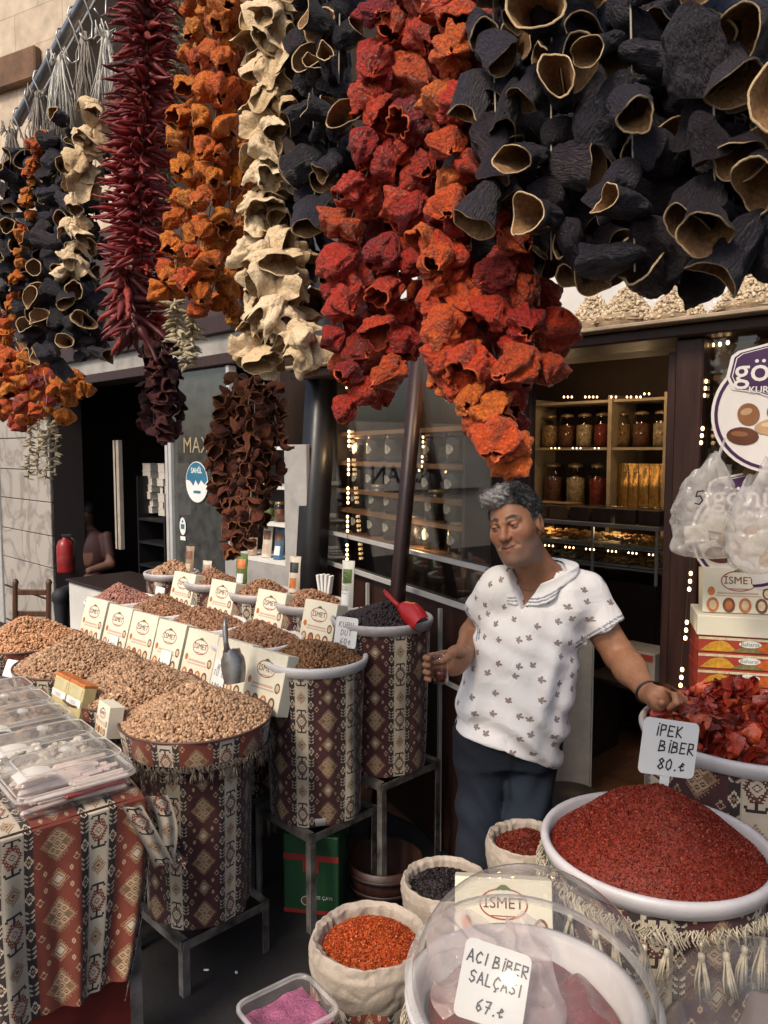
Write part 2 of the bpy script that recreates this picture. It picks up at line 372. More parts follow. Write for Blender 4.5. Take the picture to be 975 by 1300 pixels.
# ------------------------------------------------------------------ nuts and spices
def unit_nut(kind):
    v = []; f = []; nu, nv = 7, 5
    for j in range(1, nv):
        a = math.pi * j / nv
        for i in range(nu):
            t = 2 * math.pi * i / nu; r = math.sin(a); z = -math.cos(a)
            x, y = r * math.cos(t), r * math.sin(t)
            if kind == 'raisin': x *= 1 + .3 * math.cos(3 * t)
            if kind == 'almond': x *= (1 - .3 * z)
            v.append((x, y, z))
    v.append((0, 0, -1)); v.append((0, 0, 1)); n = len(v); q = []
    for j in range(nv - 2):
        for i in range(nu): q.append((j * nu + i, j * nu + (i + 1) % nu, (j + 1) * nu + (i + 1) % nu, (j + 1) * nu + i))
    t3 = [((i + 1) % nu, i, n - 2) for i in range(nu)] + [((nv - 2) * nu + i, (nv - 2) * nu + (i + 1) % nu, n - 1) for i in range(nu)]
    q4 = q + [(a, b, c, c) for a, b, c in ()]
    tri = t3 + [(a, b, c) for a, b, c, d in q] + [(a, c, d) for a, b, c, d in q]
    V = np.array(v); return V, np.array(tri)
def heap_profile(x, y, r, hgt, seed=0, lump=.016):
    d = np.sqrt(x * x + y * y) / r
    z = hgt * np.clip(1 - d ** 1.25, 0, 1)
    return z + lump * (np.sin(x * 27 + seed) * np.cos(y * 23 + seed * 2)) * np.clip(1 - d, 0, 1)
def nut_heap(name, label, loc, r, hgt, n, size, cols, kind='nut', seed=0, matname='nut_shell', rough=.55, group=None):
    g = np.random.default_rng(seed + 100); V0, T0 = unit_nut(kind)
    rad = r * np.sqrt(g.uniform(0, 1, n)); th = g.uniform(0, 2 * np.pi, n); x, y = rad * np.cos(th), rad * np.sin(th)
    z = heap_profile(x, y, r, hgt, seed) + g.uniform(-.3, .75, n) * size[0] * .8
    sz = np.array(size) * .5; sc = g.uniform(.78, 1.2, (n, 1)) * sz[None, :] * g.uniform(.88, 1.12, (n, 3))
    Rm = rotmats(n, g); V = np.einsum('nij,nkj->nki', Rm, V0[None] * sc[:, None, :]) + np.stack([x, y, z], 1)[:, None, :]
    nv = len(V0); Fq = (T0[None] + (np.arange(n) * nv)[:, None, None]).reshape(-1, 3)
    C = np.array(cols); w = g.uniform(0, len(C) - 1.001, n); i = w.astype(int); fr = (w - i)[:, None]
    cc = C[i] * (1 - fr) + C[i + 1] * fr; cc = cc * g.uniform(.7, 1.2, (n, 1)); col = np.repeat(cc, nv, 0)
    V = V.reshape(-1, 3)
    # bed below
    m = 40; gx, gy = np.meshgrid(np.linspace(-r, r, m), np.linspace(-r, r, m)); dd = np.sqrt(gx ** 2 + gy ** 2); k = np.where(dd > r * .995, r * .995 / np.maximum(dd, 1e-6), 1); gx, gy = gx * k, gy * k
    gz = heap_profile(gx, gy, r, hgt, seed) - size[0] * .45
    B = np.stack([gx, gy, gz], -1).reshape(-1, 3); I, J = np.meshgrid(np.arange(m - 1), np.arange(m - 1)); a = (J * m + I).ravel()
    bt = np.concatenate([np.stack([a, a + 1, a + m + 1], 1), np.stack([a, a + m + 1, a + m], 1)]) + len(V)
    V = np.concatenate([V, B]); Fq = np.concatenate([Fq, bt]); col = np.concatenate([col, np.repeat(C.mean(0)[None] * .6, len(B), 0)])
    me = np_mesh(name, V, Fq, mat(matname, None, rough, .25, 60, attr='col', bump=.15, bscale=160), col)
    o = link(name, me, None, loc); tag(o, label, 'food heap', group, 'stuff'); return o
def flake_heap(name, label, loc, r, hgt, n, size, cols, seed=0, rot=None, rough=.5, group=None, curl=.25, lump=.018):
    """loose flakes / ground spice: small bent chips over a rounded bed"""
    g = np.random.default_rng(seed + 300)
    rad = r * np.sqrt(g.uniform(0, 1, n)); th = g.uniform(0, 2 * np.pi, n); x, y = rad * np.cos(th), rad * np.sin(th)
    z = heap_profile(x, y, r, hgt, seed, lump) + g.uniform(-.2, .5, n) * size
    V0 = np.array([(-1, -.7, 0), (0, -.8, curl), (1, -.5, 0), (-.9, .6, .1), (.1, .8, curl * 1.6), (1, .7, -.1)]); Q0 = np.array([(0, 1, 4, 3), (1, 2, 5, 4)])
    sc = size * .5 * g.uniform(.5, 1.3, (n, 1, 1)); Rm = rotmats(n, g)
    V = np.einsum('nij,nkj->nki', Rm, V0[None] * sc) + np.stack([x, y, z], 1)[:, None, :]
    nv = len(V0); Fq = (Q0[None] + (np.arange(n) * nv)[:, None, None]).reshape(-1, 4)
    C = np.array(cols); w = g.uniform(0, len(C) - 1.001, n); i = w.astype(int); fr = (w - i)[:, None]
    cc = (C[i] * (1 - fr) + C[i + 1] * fr) * g.uniform(.6, 1.25, (n, 1)); col = np.repeat(cc, nv, 0); V = V.reshape(-1, 3)
    m = 60; gx, gy = np.meshgrid(np.linspace(-r, r, m), np.linspace(-r, r, m)); dd = np.sqrt(gx ** 2 + gy ** 2); k = np.where(dd > r * .995, r * .995 / np.maximum(dd, 1e-6), 1); gx, gy = gx * k, gy * k
    gz = heap_profile(gx, gy, r, hgt, seed, lump) - size * .1
    B = np.stack([gx, gy, gz], -1).reshape(-1, 3); I, J = np.meshgrid(np.arange(m - 1), np.arange(m - 1)); a = (J * m + I).ravel()
    bt = np.stack([a, a + 1, a + m + 1, a + m], 1) + len(V)
    V = np.concatenate([V, B]); Fq = np.concatenate([Fq, bt]); col = np.concatenate([col, np.repeat(C.mean(0)[None] * .8, len(B), 0)])
    me = np_mesh(name, V, Fq, mat('spice_flake', None, rough, .3, 90, attr='col', bump=.3, bscale=220), col)
    o = link(name, me, None, loc, rot); tag(o, label, 'spice heap', group, 'stuff'); return o
def petal_heap(name, label, loc, r, hgt, n, size, cols, seed=0, lump=.02):
    """dried pepper pieces: curled leathery petals"""
    g = np.random.default_rng(seed + 900); m = 6; uu, vv = np.meshgrid(np.linspace(-1, 1, m), np.linspace(-1, 1, m)); uu = uu.ravel(); vv = vv.ravel()
    I, J = np.meshgrid(np.arange(m - 1), np.arange(m - 1)); a = (J * m + I).ravel(); Q0 = np.stack([a, a + 1, a + m + 1, a + m], 1)
    Vs = []
    for i in range(n):
        cu, cv, ph = g.uniform(-.9, .9), g.uniform(-.7, .7), g.uniform(0, 6); w = 1 - .35 * vv ** 2 * g.uniform(.4, 1.4)
        X = uu * w + .12 * np.sin(4 * vv + ph); Y = vv * g.uniform(.7, 1.25) * (1 - .25 * uu ** 2) + .1 * np.sin(3 * uu + ph); Z = cu * uu ** 2 + cv * vv ** 2 + .16 * np.sin(3.2 * uu + 2.4 * vv + ph) + .10 * np.sin(6 * vv + ph * 2)
        Vs.append(np.stack([X, Y, Z], 1) * size * .5 * g.uniform(.65, 1.25))
    rad = r * np.sqrt(g.uniform(0, 1, n)); th = g.uniform(0, 6.283, n); x, y = rad * np.cos(th), rad * np.sin(th); z = heap_profile(x, y, r, hgt, seed, lump) + g.uniform(-.3, .45, n) * size
    Rm = rotmats(n, g); V = np.einsum('nij,nkj->nki', Rm, np.stack(Vs)) + np.stack([x, y, z], 1)[:, None, :]
    Fq = (Q0[None] + (np.arange(n) * m * m)[:, None, None]).reshape(-1, 4); C = np.array(cols); cc = C[g.integers(0, len(C), n)] * g.uniform(.65, 1.2, (n, 1)); col = np.repeat(cc, m * m, 0)
    k = 24; gx, gy = np.meshgrid(np.linspace(-r, r, k), np.linspace(-r, r, k)); dd = np.sqrt(gx ** 2 + gy ** 2); kk = np.where(dd > r, r / np.maximum(dd, 1e-6), 1); gx, gy = gx * kk, gy * kk; B = np.stack([gx, gy, heap_profile(gx, gy, r, hgt, seed, lump) - size * .4], -1).reshape(-1, 3)
    I, J = np.meshgrid(np.arange(k - 1), np.arange(k - 1)); a = (J * k + I).ravel(); nb_ = n * m * m; V = np.concatenate([V.reshape(-1, 3), B]); Fq = np.concatenate([Fq, np.stack([a, a + 1, a + k + 1, a + k], 1) + nb_]); col = np.concatenate([col, np.repeat(C.mean(0)[None] * .5, len(B), 0)])
    o = link(name, np_mesh(name, V, Fq, mat('dried_petal', None, .32, .35, 40, attr='col', bump=.5, bscale=90, spec=.55), col), None, loc); tag(o, label, 'spice heap', None, 'stuff'); return o
# ------------------------------------------------------------------ buckets and stands
M_PLASTIC = mat('bucket_plastic', (.62, .60, .58), .42, .12, 8, bump=.05)
M_GREYRIM = mat('bucket_rim_plastic', (.42, .39, .38), .45, .2, 14, bump=.08)
M_TASSEL = mat('cotton_tassel', (.55, .48, .36), .95, .3, 60, bump=.4, bscale=300)
M_STEEL = mat('worn_angle_iron', (.24, .22, .20), .5, .7, 9, metal=.5, bump=.25, bscale=40)
_barrel = {}
def barrel_parts(root, r, h, tile, reps, rimmat, phase=0, rim=.018, taper=.94, seed=0):
    k = (r, h, tile, reps, phase, taper)
    if k not in _barrel: _barrel[k] = kilim_cyl('cloth_cover', r * taper, r, h, tile, reps, phase=phase, seed=seed, cell=2 * math.pi * r / reps / TW)
    link('cloth_cover', _barrel[k], root)
    mb = MB(); R_ = r + .004
    mb.lathe([(R_ - .004, h - .028), (R_ + .004, h - .026), (R_ + .012, h - .004), (R_ + .013, h + .004), (R_ + .009, h + .011), (R_ + .001, h + .012), (R_ - .006, h + .006), (R_ - .010, h - .02), (R_ - .012, h - .05), (.02, h - .055)], 0, 56)
    mb.build('rim', rimmat, root)
    mb = MB(); mb.lathe([(.001, .002), (r * taper - .004, .002), (r * taper - .003, .03)], 0, 40); mb.build('base', M_PLASTIC, root)
def tassels(root, name, r, z, n, L_=.05, mtl=None, a0=0, a1=2 * math.pi):
    me = []
    for v in range(3):
        mb = MB(); mb.tube([(0, 0, 0), (0, 0, -L_ * .25)], .0022, n=5); mb.lathe([(.001, -L_ * .2), (.006, -L_ * .24), (.0065, -L_ * .34), (.0045, -L_ * .38)], 0, 8)
        for q in range(14):
            a = random.uniform(0, 6.28); s = random.uniform(.006, .015); mb.tube([(.004 * math.cos(a), .004 * math.sin(a), -L_ * .36), (s * .8 * math.cos(a), s * .8 * math.sin(a), -L_ * .7), (s * math.cos(a + .2), s * math.sin(a + .2), -L_ * random.uniform(.9, 1.12))], [.0016, .0018, .0012], n=4)
        me.append(mb.mesh(name, mtl or M_TASSEL))
    for i in range(n):
        a = a0 + (a1 - a0) * i / n + random.uniform(-.03, .03)
        link(name, random.choice(me), root, (r * math.cos(a), r * math.sin(a), z), (random.uniform(-.15, .15), random.uniform(-.15, .15), random.uniform(0, 6)), random.uniform(.85, 1.2))
def fringe(root, r, z, h, mtl, n=700, a0=0, a1=2 * math.pi):
    mb = MB()
    for i in range(n):
        a = random.uniform(a0, a1); rr = r + random.uniform(0, .012); l = h * random.uniform(.5, 1.15); b = a + random.uniform(-.06, .06)
        p0 = Vector((rr * math.cos(a), rr * math.sin(a), z + random.uniform(-.004, .006))); p1 = Vector(((rr + .008) * math.cos(b), (rr + .008) * math.sin(b), z - l * .5)); p2 = Vector(((rr + .004) * math.cos(b + .03), (rr + .004) * math.sin(b + .03), z - l))
        mb.tube([p0, p1, p2], [.0016, .0016, .001], n=3, cap=False)
    mb.build('fringe', mtl, root)
def stand(label, p, w, h, rotz):
    t = thing('barrel_stand', label, 'stand', (p[0], p[1], 0), rotz, 'metal stands under the barrels')
    for sx in (-1, 1):
        for sy in (-1, 1):
            mb = MB(); x, y = sx * w / 2, sy * w / 2
            mb.box((x, y - sy * .011, h / 2), (.004, .026, h)); mb.box((x - sx * .013, y, h / 2), (.022, .0042, h - .001)); mb.build('leg', M_STEEL, t)
    mb = MB()
    for s in (-1, 1):
        mb.box((0, s * (w / 2 + .003), h + .002), (w, .004, .028)); mb.box((s * (w / 2 + .0035), 0, h + .0022), (.004, w, .027)); mb.box((0, s * (w / 2 - .012), h + .0135), (w - .02, .024, .004))
    mb.build('top_frame', M_STEEL, t); return t
BROWN_NUT = [(.30, .15, .075), (.42, .24, .13), (.52, .33, .19), (.24, .11, .05)]
ALMOND = [(.20, .085, .04), (.30, .14, .07), (.40, .22, .12), (.15, .06, .03)]
def barrel(label, loc, r, h, tile, rimmat, reps=6, phase=0, rotz=0., seed=0, name='cloth_covered_barrel', group='kilim covered barrels of the stall'):
    t = thing(name, label, 'barrel', (loc[0], loc[1], loc[2] - h), rotz, group); barrel_parts(t, r, h, tile, reps, rimmat, phase, seed=seed); return t
# third (highest) row
row3 = [((485, 785), .19, 'black dried mulberries', [(.012, .009, .011), (.03, .02, .022), (.05, .03, .03)]), ((395, 769), .142, 'mixed brown nuts', ALMOND),
        ((332, 757), .138, 'dark brown almonds', ALMOND), ((272, 746), .136, 'small brown nuts', ALMOND), ((218, 735), .134, 'golden brown nuts', BROWN_NUT)]
where3 = ['tallest plum kilim barrel beside the man, holding black dried mulberries and a red scoop', 'kilim barrel of mixed nuts behind the kuru dut card, with a paper bag',
          'middle barrel of the back row with dark almonds, in front of the white shelf unit', 'barrel of small brown nuts under the hanging brown peppers, with an orange printed pouch', 'furthest back row barrel, its golden nuts in front of the glass door']
ROW3 = []
for i, ((px, py), r, what, cols) in enumerate(row3):
    p = P(px, py, 2.15); p.z = 1.05; ROW3.append(p); h = .58
    barrel(where3[i], p, r, h, 'plum', M_GREYRIM, 6 if i == 0 else 5, phase=(30, 0, 10, 25, 5)[i], rotz=R(250), seed=i)
    nut_heap('nut_heap', ['heap of black dried mulberries in the tallest barrel', 'heap of mixed brown nuts behind the kuru dut price card', 'heap of dark almonds in the middle back row barrel', 'heap of small brown nuts beside the orange pouch', 'heap of golden nuts in front of the glass door'][i],
             p - Vector((0, 0, .012)), r * .96, .075, int(r * r * 52000) if i else 2200, (.012, .012, .019) if i else (.009, .009, .017), cols, 'almond' if i else 'nut', seed=i)
    stand(['stand under the black mulberry barrel', 'stand under the barrel with the paper bag', 'stand under the middle back row barrel', 'stand under the barrel with the orange pouch', 'stand under the furthest back row barrel'][i].replace('stand', 'rusty angle iron stand'), p, r * 1.75, p.z - h - .018, FA)
# second row
row2 = [((400, 841), .185, 'golden raisins', [(.20, .09, .03), (.30, .14, .05), (.13, .05, .02), (.36, .2, .09)]), ((325, 815), .18, 'brown almonds', ALMOND), ((258, 797), .18, 'brown almonds', ALMOND), ((202, 785), .17, 'brown almonds', ALMOND), ((153, 771), .165, 'reddish peanuts', [(.30, .12, .09), (.40, .19, .14), (.25, .09, .06)])]
where2 = ['plum kilim barrel full of golden raisins, behind the metal scoop', 'barrel of brown almonds behind the two largest white boxes', 'barrel of brown almonds behind the box with a handwritten price', 'barrel of almonds left of the almond heaps, near the white counter', 'leftmost barrel of the second row, with reddish peanuts by the white counter']
ROW2 = []
for i, ((px, py), r, what, cols) in enumerate(row2):
    p = P(px, py, 1.83); p.z = .945; ROW2.append(p); h = .575
    barrel(where2[i], p, r, h, 'plum', M_PLASTIC, 6, phase=(12, 3, 20, 40, 8)[i], rotz=R(262), seed=10 + i)
    nut_heap('nut_heap', ['heap of golden raisins beside the metal scoop', 'heap of brown almonds just left of the raisins', 'heap of brown almonds third from the right in the second row', 'heap of brown almonds between the peanuts and the other almonds', 'heap of reddish peanuts by the white counter'][i],
             p - Vector((0, 0, .012)), r * .965, .085, 2000, (.0125, .0125, .021) if i else (.0085, .011, .014), cols, 'raisin' if i == 0 else 'almond', seed=20 + i)
    stand(['stand under the raisin barrel, a green box below it', 'stand under the barrel left of the raisins', 'stand under the third barrel of the second row', 'stand under the fourth barrel of the second row', 'stand under the reddish peanut barrel'][i].replace('stand', 'rusty angle iron stand'), p, r * 1.75, p.z - h - .018, FA)
# front row: wide cloth covered basins on barrels
ROW1 = []
rows1 = ['foremost wide basin of pistachios on a plum kilim barrel with a tassel fringe', 'second basin from the front, behind the long yellow boxes, full of pale nuts', 'third basin from the front, full of pale nuts, by the price card', 'furthest front row basin heaped with orange tinted nuts, near the wooden chair']
PIST = [(.38, .21, .11), (.50, .31, .18), (.29, .145, .07), (.56, .38, .235)]
for i in range(4):
    y = (2.51, 2.86, 3.22, 3.62)[i]; px = (250, 171, 98, 36)[i]; py = (930, 882, 852, 830)[i]
    p = P(px, py, 1.34 if i else 1.345); p.z = .825; ROW1.append(p)
    t = thing('nut_basin', rows1[i], 'basin', (p.x, p.y, p.z - .64), R(255), 'wide nut basins of the front row')
    kk = ('b1',)
    if kk not in _barrel: _barrel[kk] = (kilim_cyl('cloth_cover', .17, .183, .575, 'plum', 6, phase=5, seed=31, cell=.0028), kilim_cyl('basin_band', .238, .25, .078, 'rust', 8, phase=0, yshift=12, cell=.0028, seed=32, wob=.003))
    link('cloth_cover', _barrel[kk][0], t); link('basin_band', _barrel[kk][1], t, (0, 0, .565))
    mb = MB(); mb.lathe([(.236, .575), (.05, .572)], 0, 48); mb.lathe([(.25, .64), (.2535, .645), (.251, .650), (.246, .647), (.243, .62), (.05, .61)], 0, 60); mb.build('basin_shell', mat('basin_brown_plastic', (.10, .05, .04), .5, .2), t)
    if i == 0:
        tassels(t, 'tassel', .247, .565, 44, .045, mat('old_tassel', (.12, .09, .07), .95, .3, 60)); fringe(t, .243, .568, .02, mat('old_tassel', (), .9), 500)
    nut_heap('pistachio_heap' if i < 1 else 'nut_heap', ['large heap of pale pistachios in the foremost basin', 'heap of pale nuts behind the long yellow boxes', 'heap of pale nuts third from the front in the front row', 'heap of orange tinted nuts near the wooden chair'][i],
             p - Vector((0, 0, .004)), .242, .115, (4800, 4200, 3400, 3000)[i], (.0100, .0115, .0165), PIST if i < 3 else [(.50, .25, .12), (.6, .33, .17), (.42, .19, .08)], 'almond', seed=40 + i)
    stand(['stand under the foremost pistachio basin', 'stand under the basin behind the long yellow boxes', 'stand under the third front row basin', 'stand under the furthest front row basin'][i].replace('stand', 'rusty angle iron stand'), p, .33, p.z - .64 - .018, FA)
# ------------------------------------------------------------------ printed card boxes
M_CARD = mat('cream_card', (.68, .63, .49), .55, .08, 6, bump=.03)
M_RED = mat('print_red', (.32, .045, .03), .5, .1); M_BLACK = mat('marker_ink', (.015, .013, .016), .5, .1); M_ORANGE = mat('print_orange', (.50, .16, .04), .5, .35, 40)
M_BRN = mat('print_brown', (.17, .065, .03), .5, .4, 60); M_GREEN = mat('print_green', (.09, .14, .03), .5, .3); M_PINK = mat('print_tint', (.52, .36, .27), .55, .15); M_CREAM2 = mat('print_cream', (.60, .48, .30), .5, .3, 50)
M_WHITE = mat('white_card', (.70, .69, .66), .5, .07, 5, bump=.03)
def logo(mb, x, z, w, M=None, y=-.0008):
    ring(mb, x, z, w * .5, w * .30, w * .03, y, 0, M=M); put_text(mb, 'İSMET', w * .30, x, z + w * .01, y - .0002, 1, M, sx=1.02)
    disc(mb, x, z + w * .31, w * .10, w * .055, y - .0003, 2, 10, M=M); disc(mb, x - w * .1, z + w * .29, w * .06, w * .03, y - .0004, 2, 8, M=M, rot=.6); disc(mb, x + w * .1, z + w * .29, w * .06, w * .03, y - .0004, 2, 8, M=M, rot=-.6)
    rect(mb, x - w * .26, x + w * .26, z - w * .235, z - w * .215, y - .0003, 0, M)
LOGO_M = [M_RED, mat('print_maroon', (.13, .02, .02), .5, .1), M_GREEN, M_PINK, M_ORANGE, M_BRN, M_CREAM2, M_BLACK, M_WHITE]
def ismet_box(label, loc, w, h, d, rotz, tilt, price=None, group='cream boxes standing among the nuts', landscape=True):
    t = thing('printed_box', label, 'box', loc, rotz, group); t.rotation_euler = (tilt, 0, rotz)
    MB().box((0, d / 2, h / 2), (w, d, h), b=.0015).build('carton', M_CARD, t)
    mb = MB(); logo(mb, 0, h * .70, w * .50)
    rect(mb, -w * .32, w * .30, h * .36, h * .385, -.0006, 3); rect(mb, -w * .30, w * .26, h * .41, h * .45, -.0006, 3)
    disc(mb, -w * .38, h * .47, w * .05, w * .065, -.0007, 4); disc(mb, w * .38, h * .44, w * .07, w * .09, -.0007, 5); disc(mb, w * .38, h * .44, w * .045, w * .06, -.0009, 6)
    for k in range(4):
        x = w * (-.36 + .22 * k); disc(mb, x, h * .17, w * .085, w * .11, -.0007, (4, 5, 4, 5)[k]); disc(mb, x, h * .17, w * .05, w * .07, -.0009, (6, 4, 6, 6)[k], 12)
    mb.build('print', LOGO_M, t)
    mb = MB(); rect(mb, 0, 0, 0, 0)
    return t
SBOX = 2.02 - .0
px_boxes = [(110, 795), (140, 806), (171, 817), (205, 832), (244, 848), (284, 866), (327, 884)]
lab = ['leftmost cream box of the front line, in front of the orange tinted nuts', 'second cream box from the left, with a small price slip', 'third cream box from the left between two boxes with price slips', 'fourth cream box from the left, with a white price slip stuck on', 'fifth cream box from the left, logo fully visible, no price slip', 'large cream box with a handwritten white price slip, left of the scoop', 'rightmost cream box of the front line, half behind the metal scoop']
M_INK = mat('marker_ink', (), .5)
sa, sb_ = toF(P(92, 800, 1.59))[0] - .05, toF(P(340, 890, 1.59))[0] - .03
q = thing('box_shelf', 'narrow plank carrying the front line of cream boxes', 'shelf', (0, 0, 0), FA); mb = MB(); mb.box(((sa + sb_) / 2, 1.60, .772), (sb_ - sa, .10, .016)); mb.build('plank', M_STEEL, q)
for s_ in (sa + .05, (sa + sb_) / 2, sb_ - .25): mb = MB(); mb.box((s_, 1.61, .3815), (.022, .022, .763)); mb.build('leg', M_STEEL, q)
sa, sb_ = toF(P(205, 770, 1.99))[0] - .02, toF(P(420, 820, 1.99))[0]
q = thing('box_shelf', 'narrow plank carrying the back line of cream boxes', 'shelf', (0, 0, 0), FA); mb = MB(); mb.box(((sa + sb_) / 2, 2.0, .906), (sb_ - sa, .07, .016)); mb.build('plank', M_STEEL, q)
for s_ in (sa + .05, sb_ - .05): mb = MB(); mb.box((s_, 2.0, .449), (.022, .022, .897)); mb.build('leg', M_STEEL, q)
def slip(label, loc, w, h, rotz, tilt, lines, hh, name='price_slip', peg=0., roll=0., lw=.0018):
    t = thing(name, label, 'price card', loc, rotz, 'handwritten price cards'); t.rotation_euler = (tilt, roll, rotz)
    mb = MB(); c = min(w, h) * .1; n = 5; o = []
    for cx, cz, a0 in ((w / 2 - c, h - c, 0), (-w / 2 + c, h - c, 90), (-w / 2 + c, c, 180), (w / 2 - c, c, 270)):
        for k in range(n): a = R(a0 + 90 * k / (n - 1)); o.append((cx + c * math.cos(a), cz + c * math.sin(a)))
    N = len(o); v = [(a, 0, b) for a, b in o] + [(a, .0014, b) for a, b in o]
    mb.add(v, [tuple(range(N))[::-1], tuple(range(N, 2 * N))] + [(k, (k + 1) % N, N + (k + 1) % N, N + k) for k in range(N)])
    mb.build('card', M_WHITE, t)
    if peg: MB().box((0, .0028, -peg / 2 + .01), (.022, .003, peg + .02)).build('peg', M_WHITE, t)
    mb = MB()
    for s, x, z in lines: hand(mb, s, hh, x, z, -.0012, 0, lw)
    mb.build('handwriting', M_INK, t); return t
for i, (px, py) in enumerate(px_boxes):
    p = P(px, py, 1.59); p.z = .79
    b = ismet_box(lab[i], p, .205, .215, .055, FA + .06, R(-16))
    if i in (1, 3, 5):
        nrm = Vector((math.sin(FA + .06), -math.cos(FA + .06), 0)); M = Matrix.Translation(p) @ Matrix.Rotation(FA + .06, 4, 'Z') @ Matrix.Rotation(R(-16), 4, 'X')
        q = M @ Vector((.01 if i != 5 else -.05, -.006, .008))
        slip(['', 'small white slip on the second cream box', '', 'white slip on the fourth cream box', '', 'tall handwritten slip on the large box beside the scoop'][i], q, .075, (0, .07, 0, .085, 0, .125)[i], FA + .06, R(-16),
             [('25', -.02, .012)] if i == 1 else [('20', -.02, .012)] if i == 3 else [('180₺', -.034, .014), ('İRİ', -.02, .085), ('TUZLU', -.034, .062)], .024 if i < 5 else .02)
for i, (px, py) in enumerate([(226, 768), (275, 781), (336, 798), (398, 818)]):
    p = P(px, py, 1.985); p.z = .925
    ismet_box(['leftmost cream box of the back line, by the glass door', 'second cream box of the back line, under the hanging brown peppers', 'third cream box of the back line, between two almond heaps', 'rightmost cream box of the back line, beside the kuru dut card'][i], p, .20, .185, .06, FA + .02, R(-14), group='cream boxes of the back line')
p = P(200, 772, 1.96); slip('small white price slip leftmost in the back line', p, .09, .11, FA, R(-10), [('75', -.02, .04)], .03)
p = P(437, 822, 1.93); slip('white card reading KURU DUT below the black mulberries', p, .10, .115, FA + .25, R(-12), [('KURU', -.034, .075), ('DUT', -.022, .045), ('60₺', -.022, .013)], .021)
p = P(12, 860, 1.16); slip('white price card at the left edge below the pale nuts', p, .10, .075, FA + .3, R(-25), [('95', -.02, .02)], .03)
# scoops
def scoop(label, tip, rotz, tilt, col, L_=.2):
    t = thing('scoop', label, 'scoop', tip, rotz); t.rotation_euler = (tilt[0], tilt[1], rotz)
    mb = MB()
    def f(u, v):
        a = (u - .5) * math.pi * 1.15; w = .045 * (1 - .5 * (v - .5) ** 2 * 2) * (1 if v < .85 else .8)
        return (w * math.sin(a), .03 - .04 * math.cos(a), v * .12)
    mb.grid(f, 13, 8); mb.grid(lambda u, v: tuple(Vector(f(u, v)) + Vector((0, .002, .0005))), 13, 8); mb.add([f(u / 12, 1) for u in range(13)], [tuple(range(13))]); mb.build('bowl', col, t)
    MB().tube([(0, 0, .115), (0, -.004, .15), (0, .0, .20), (0, .006, .235)], [.012, .009, .010, .006], n=8).build('handle', col, t); return t
p = P(293, 893, 1.5); p.z = .90
scoop('dull metal scoop standing upright in the pistachios, handle up', p, R(-20), (R(-6), R(-9)), mat('scoop_steel', (.30, .29, .28), .38, .3, 20, metal=.8, bump=.1))
p = P(530, 790, 2.10); p.z = 1.075
scoop('red plastic scoop lying in the black mulberries', p, R(-20), (R(-30), R(-62)), mat('red_plastic', (.38, .012, .015), .35, .1))
# ------------------------------------------------------------------ dried vegetables
def nz3(p, s, o=0.): return noise.noise(Vector((p[0] * s + o, p[1] * s + o * 1.7, p[2] * s - o)))
def cup_mesh(name, mats, seed, L_=1.3, flare=1.25, crump=.16, ribs=5, ribamp=.06, flat=.75, wall=.07, wr=.05, nu=30, nv=12, lipwave=.12, long_wr=0., closed=.25, crease=0., lipsmooth=.85):
    """hollow dried vegetable, mouth towards +Z, closed end at -Z, unit radius about 1: outer skin, lip, inner flesh"""
    g = random.Random(seed); o = g.uniform(0, 50); fl = flat * g.uniform(.85, 1.2); L_ = L_ * g.uniform(.85, 1.15); ph = g.uniform(0, 6); bend = g.uniform(-.25, .25)
    def surf(u, v, off):
        a = 2 * math.pi * u; r = min(1., (v / closed) ** .55) if v < closed else 1 + (flare - 1) * ((v - closed) / (1 - closed)) ** 1.6
        r *= .86 + .14 * math.sin(3.1 * v + ph) + ribamp * math.sin(ribs * a + ph + 1.3 * math.sin(a)) * min(1, v * 3)
        z = (v - .5) * 2 * L_ * .5
        base = (math.cos(a), math.sin(a), z)
        r += crump * nz3(base, 1.3, o) * min(1, v * 2.5) + wr * nz3(base, 4.2, o)
        if crease: r -= crease * (1 - abs(math.sin(ribs * .5 * a + ph + 1.6 * nz3(base, 1.1, o + 4)))) ** 2.5 * min(1, v * 3) * (1 - lipsmooth * v) + crease * .45 * max(0, 1 - abs(nz3(base, 2.6, o + 2)) * 2.2) ** 3 * min(1, v * 3)
        if long_wr: r += long_wr * nz3((math.cos(a) * 2.6, math.sin(a) * 2.6, z * .7), 2.2, o) * min(1, v * 3) * (1 - .75 * v)
        r -= off
        z += lipwave * v * v * math.sin(2 * a + ph) + lipwave * .7 * v * v * nz3(base, 1.6, o + 9)
        return (r * math.cos(a) + bend * v * v, r * math.sin(a) * fl, z)
    mb = MB()
    mb.grid(lambda u, v: surf(u, .02 + .98 * v, 0), nu, nv, 0, True, True)
    c0 = surf(0, .02, 0); mb.add([surf(k / nu, .02, 0) for k in range(nu)], [tuple(range(nu))[::-1]], 0)
    lip = [surf(k / nu, 1, 0) for k in range(nu)]; lip2 = [surf(k / nu, 1, wall) for k in range(nu)]; lip3 = [(a[0], a[1], a[2] - .02) for a in lip2]
    lt = [((a[0] + b[0]) / 2, (a[1] + b[1]) / 2, (a[2] + b[2]) / 2 + wall * .35) for a, b in zip(lip, lip2)]
    mb.add(lip + lt + lip2, [(k, (k + 1) % nu, nu + (k + 1) % nu, nu + k) for k in range(nu)] + [(nu + k, nu + (k + 1) % nu, 2 * nu + (k + 1) % nu, 2 * nu + k) for k in range(nu)], 1, True)
    mb.grid(lambda u, v: surf(-u, 1 - .85 * v, wall * (1 + .6 * v)), nu, 8, 2, True, True)
    return mb.mesh(name, mats)
